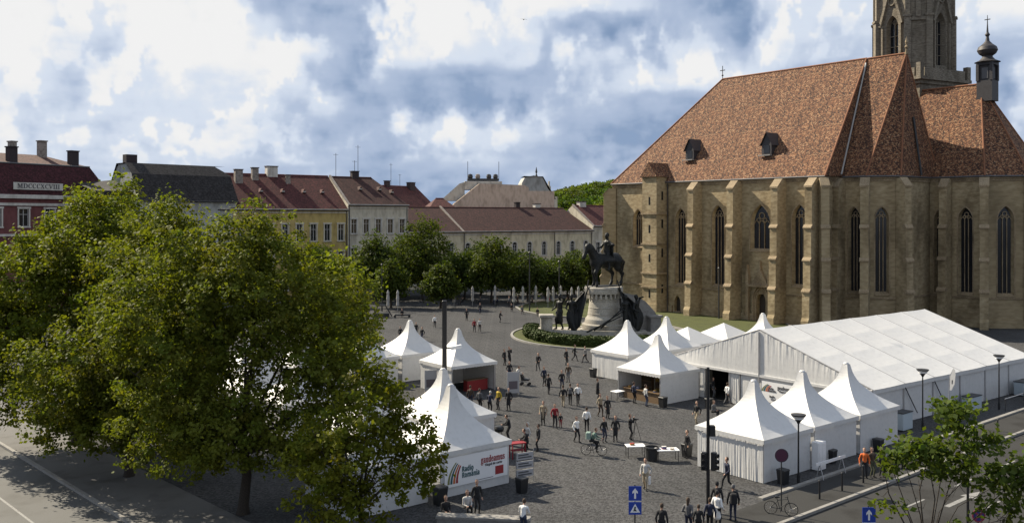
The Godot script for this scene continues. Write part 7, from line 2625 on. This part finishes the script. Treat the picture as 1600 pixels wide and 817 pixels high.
	for q in [[-7.2, -80.4, "printed display board left of the red stall tent"], [0.1, -79.5, "pale display board right of the red stall tent"]]:
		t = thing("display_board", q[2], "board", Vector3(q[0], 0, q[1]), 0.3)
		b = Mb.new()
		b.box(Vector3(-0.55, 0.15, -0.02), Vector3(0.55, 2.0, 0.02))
		part(t, "panel", b, M.board)  # dimmed grey, the shade on the panel is put into its colour
		b = Mb.new()
		b.box(Vector3(-0.4, 0.5, 0.02), Vector3(0.4, 1.2, 0.024))
		part(t, "print", b, cloth([0.12, 0.10, 0.11]))
		for x in [-0.5, 0.5]:
			b = Mb.new()
			b.box(Vector3(x - 0.03, 0, -0.2), Vector3(x + 0.03, 0.15, 0.2))
			part(t, "foot", b, M.alu)
	# low concrete wall at the bottom edge
	t = thing("low_wall", "low concrete wall at the bottom edge left of centre", "wall", Vector3(-3.7, 0, -45.2), -0.12)
	b = Mb.new()
	b.cbox(Vector3(0, 0, -0.25), Vector3(4.6, 0.62, 0.25), 0.03)
	part(t, "body", b, M.concrete)
	b = Mb.new()
	b.cbox(Vector3(-0.06, 0.622, -0.32), Vector3(4.66, 0.74, 0.32), 0.03)
	part(t, "coping", b, M.kerb)
	# cars at the right edge
	var yel := mat(0.55, 0.26, 0.02, 0.3)
	yel.clearcoat_enabled = true
	car("yellow car just entering at the right edge of the street", 32.35, -53.1, atan2(0.646, 0.764) + PI, yel)
	var dk := mat(0.02, 0.022, 0.026, 0.3)
	dk.clearcoat_enabled = true
	car("dark car at the lower right corner of the street", 27.5, -43.8, atan2(0.646, 0.764) + PI, dk)
	# terrace at the back: folded parasols, tables in the tree shade
	var px := [-10.0, -6.9, -3.0, 0.3, 1.9, 4.2, 6.2, 7.2, 8.6, 10.3, 11.6, 13.0, 14.4, -20.5, -18.9]
	for k in px.size():
		var x: float = px[k]
		var z := -156.5 - (k % 3) * 1.8 if k < 13 else -150.0
		t = thing("folded_parasol", "%s folded white parasol on the far terrace, numbered along the row from the largest far tree" % ORD[k], "parasol", Vector3(x, 0, z), 0.0, "folded parasols on the far terrace")
		if k >= 13:
			t.set_meta("label", "folded white parasol in the shade under the darkest far tree, %s" % ["outer one", "inner one"][k - 13])
		else:
			t.set_meta("label", "folded white parasol on the far terrace, %s from the left" % ORD[k])
		b = Mb.new()
		b.tube([Vector3(0, 0, 0), Vector3(0, 3.5, 0)], [0.04, 0.035], 6)
		part(t, "pole", b, M.alu)
		b = Mb.new()
		b.lathe([Vector2(0.05, 0.95), Vector2(0.26, 1.0), Vector2(0.22, 1.6), Vector2(0.28, 2.1), Vector2(0.2, 2.8), Vector2(0.24, 3.1), Vector2(0.10, 3.45), Vector2(0.02, 3.6)], 9, Vector3.ZERO, false)
		part(t, "folded_cloth", b, M.parasol)
		b = Mb.new()
		b.lathe([Vector2(0, 0.0), Vector2(0.4, 0.0), Vector2(0.4, 0.08), Vector2(0.05, 0.12)], 10)
		part(t, "foot", b, M.dark_metal)
	for k in 8:
		var x := -9.5 + k * 3.1
		t = thing("terrace_table", "%s dark cafe table on the far terrace from the left" % ORD[k], "table", Vector3(x, 0, -161.5 - (k % 2) * 2.0), 0.0, "cafe tables on the far terrace")
		b = Mb.new()
		b.lathe([Vector2(0.0, 0.72), Vector2(0.5, 0.72), Vector2(0.5, 0.76), Vector2(0, 0.76)], 12, Vector3.ZERO, false)
		part(t, "top", b, M.dark_metal)
		b = Mb.new()
		b.lathe([Vector2(0.3, 0.0), Vector2(0.04, 0.06), Vector2(0.04, 0.72)], 8)
		part(t, "pedestal", b, M.black_metal)
		person("sit", x + 0.75, -161.4 - (k % 2) * 2.0, -1.4, [BLACK, GREY, NAVY, LIGHT, BROWN, RED, BLACK, WHITE][k], BLACK, "guest sitting at the %s far terrace table from the left" % ORD[k], 1.0, 0.0, BROWN, "guests on the far terrace")
	# people and seats along the pale lawn edge
	for k in 5:
		var q: Array = [[-0.5, -150.0, 1.2], [1.2, -146.5, 0.8], [3.6, -143.2, 0.6], [6.6, -141.0, 0.4], [9.3, -139.3, 0.3]][k]
		person("sit", q[0] + 0.4, q[1] + 0.35, 0.2, [BLACK, GREY, BLACK, NAVY, BLACK][k], BLACK, "%s person sitting on the curved lawn edge from the left" % ORD[k], 1.0, 0.0, BROWN, "people sitting on the lawn edge")
	# dark play carts left of centre
	t = thing("play_cart", "dark wedge-framed cart standing left of the hunched sitter", "cart", Vector3(-20.2, 0, -141.0), 0.2)
	b = Mb.new()
	b.cbox(Vector3(-1.3, 0.15, -0.6), Vector3(1.1, 0.7, 0.6), 0.08)
	part(t, "body", b, M.plastic_black)
	for x in [[-1.1, 0.7, -0.7, 1.9], [-0.7, 1.9, 0.5, 1.9], [0.5, 1.9, 1.5, 0.2]]:
		b = Mb.new()
		along(b, Vector3(x[0], x[1], 0.5), Vector3(x[2], x[3], 0.5), 0.09, 6)
		along(b, Vector3(x[0], x[1], -0.5), Vector3(x[2], x[3], -0.5), 0.09, 6)
		part(t, "bar", b, M.plastic_black)
	for x in [-0.9, 0.7]:
		b = Mb.new()
		b.t = Transform3D(Basis(Vector3(1, 0, 0), PI / 2), Vector3(x, 0.22, 0.55))
		b.lathe([Vector2(0, -0.1), Vector2(0.22, -0.1), Vector2(0.22, 0.1), Vector2(0, 0.1)], 12, Vector3.ZERO, false)
		part(t, "wheel", b, M.rubber)
	t = thing("low_bench", "long low black bench with one hunched sitter", "bench", Vector3(-17.1, 0, -141.2), 0.1)
	b = Mb.new()
	b.cbox(Vector3(-1.3, 0.28, -0.35), Vector3(1.3, 0.48, 0.35), 0.06)
	part(t, "seat", b, M.plastic_black)
	for x in [-1.1, 1.1]:
		b = Mb.new()
		b.box(Vector3(x - 0.15, 0, -0.3), Vector3(x + 0.15, 0.28, 0.3))
		part(t, "leg", b, M.black_metal)
	person("sit", -17.1, -140.95, 0.2, BLACK, BLACK, "hunched person in black on the long low bench")
	# slim lamp posts at the back
	for q in [[2.9, -150.0, 9.5, "slim pale lamp post in front of the far terrace"], [7.6, -146.0, 8.2, "slim dark lamp post on the lawn edge left of the monument"], [31.7, -139.0, 7.5, "slim dark post on the church lawn near the portal"], [-21.5, -150.0, 7.5, "slim dark lamp post under the far trees"]]:
		t = thing("slim_lamp_post", q[3], "lamp", Vector3(q[0], 0.05, q[1]), 0.0, "slim lamp posts at the back")
		b = Mb.new()
		b.tube([Vector3(0, 0, 0), Vector3(0, q[2], 0)], [0.13, 0.08], 8)
		part(t, "pole", b, M.dark_metal)
		b = Mb.new()
		b.lathe([Vector2(0.1, q[2]), Vector2(0.2, q[2] + 0.2), Vector2(0.05, q[2] + 0.4)], 8)
		part(t, "lamp_head", b, M.dark_metal)
	# visitors sitting on the grass
	for k in 3:
		person("sit", 19.5 + k * 1.1, -113.5 + k * 0.9, 2.6, BLACK, BLACK, "%s dark figure sitting on the church lawn behind the tent peaks" % ORD[k], 1.05, 0.07, BLACK, "people sitting on the church lawn")
	# a bird high over the roofs
	t = thing("flying_bird", "small dark bird gliding high over the square", "bird", Vector3(1.3, 37.3, -100.0), 0.3)
	b = Mb.new()
	b.tube([Vector3(0, 0, -0.2), Vector3(0, 0.02, 0), Vector3(0, 0, 0.22)], [0.02, 0.06, 0.02], 6)
	part(t, "body", b, M.plastic_black)
	for s in [-1, 1]:
		b = Mb.new()
		b.tri(Vector3(0, 0.02, -0.08), Vector3(0, 0.02, 0.1), Vector3(s * 0.26, 0.06, 0.0))
		b.tri(Vector3(s * 0.2, 0.05, -0.05), Vector3(s * 0.2, 0.05, 0.06), Vector3(s * 0.45, 0.01, -0.08))
		part(t, "wing", b, M.plastic_black)

func _ready() -> void:
	rng.seed = 7
	build_view()
	build_materials()
	leaf_materials()
	build_ground()
	build_church()
	build_houses()
	build_hill()
	build_trees()
	build_tents()
	build_monument()
	build_people()
	build_street()
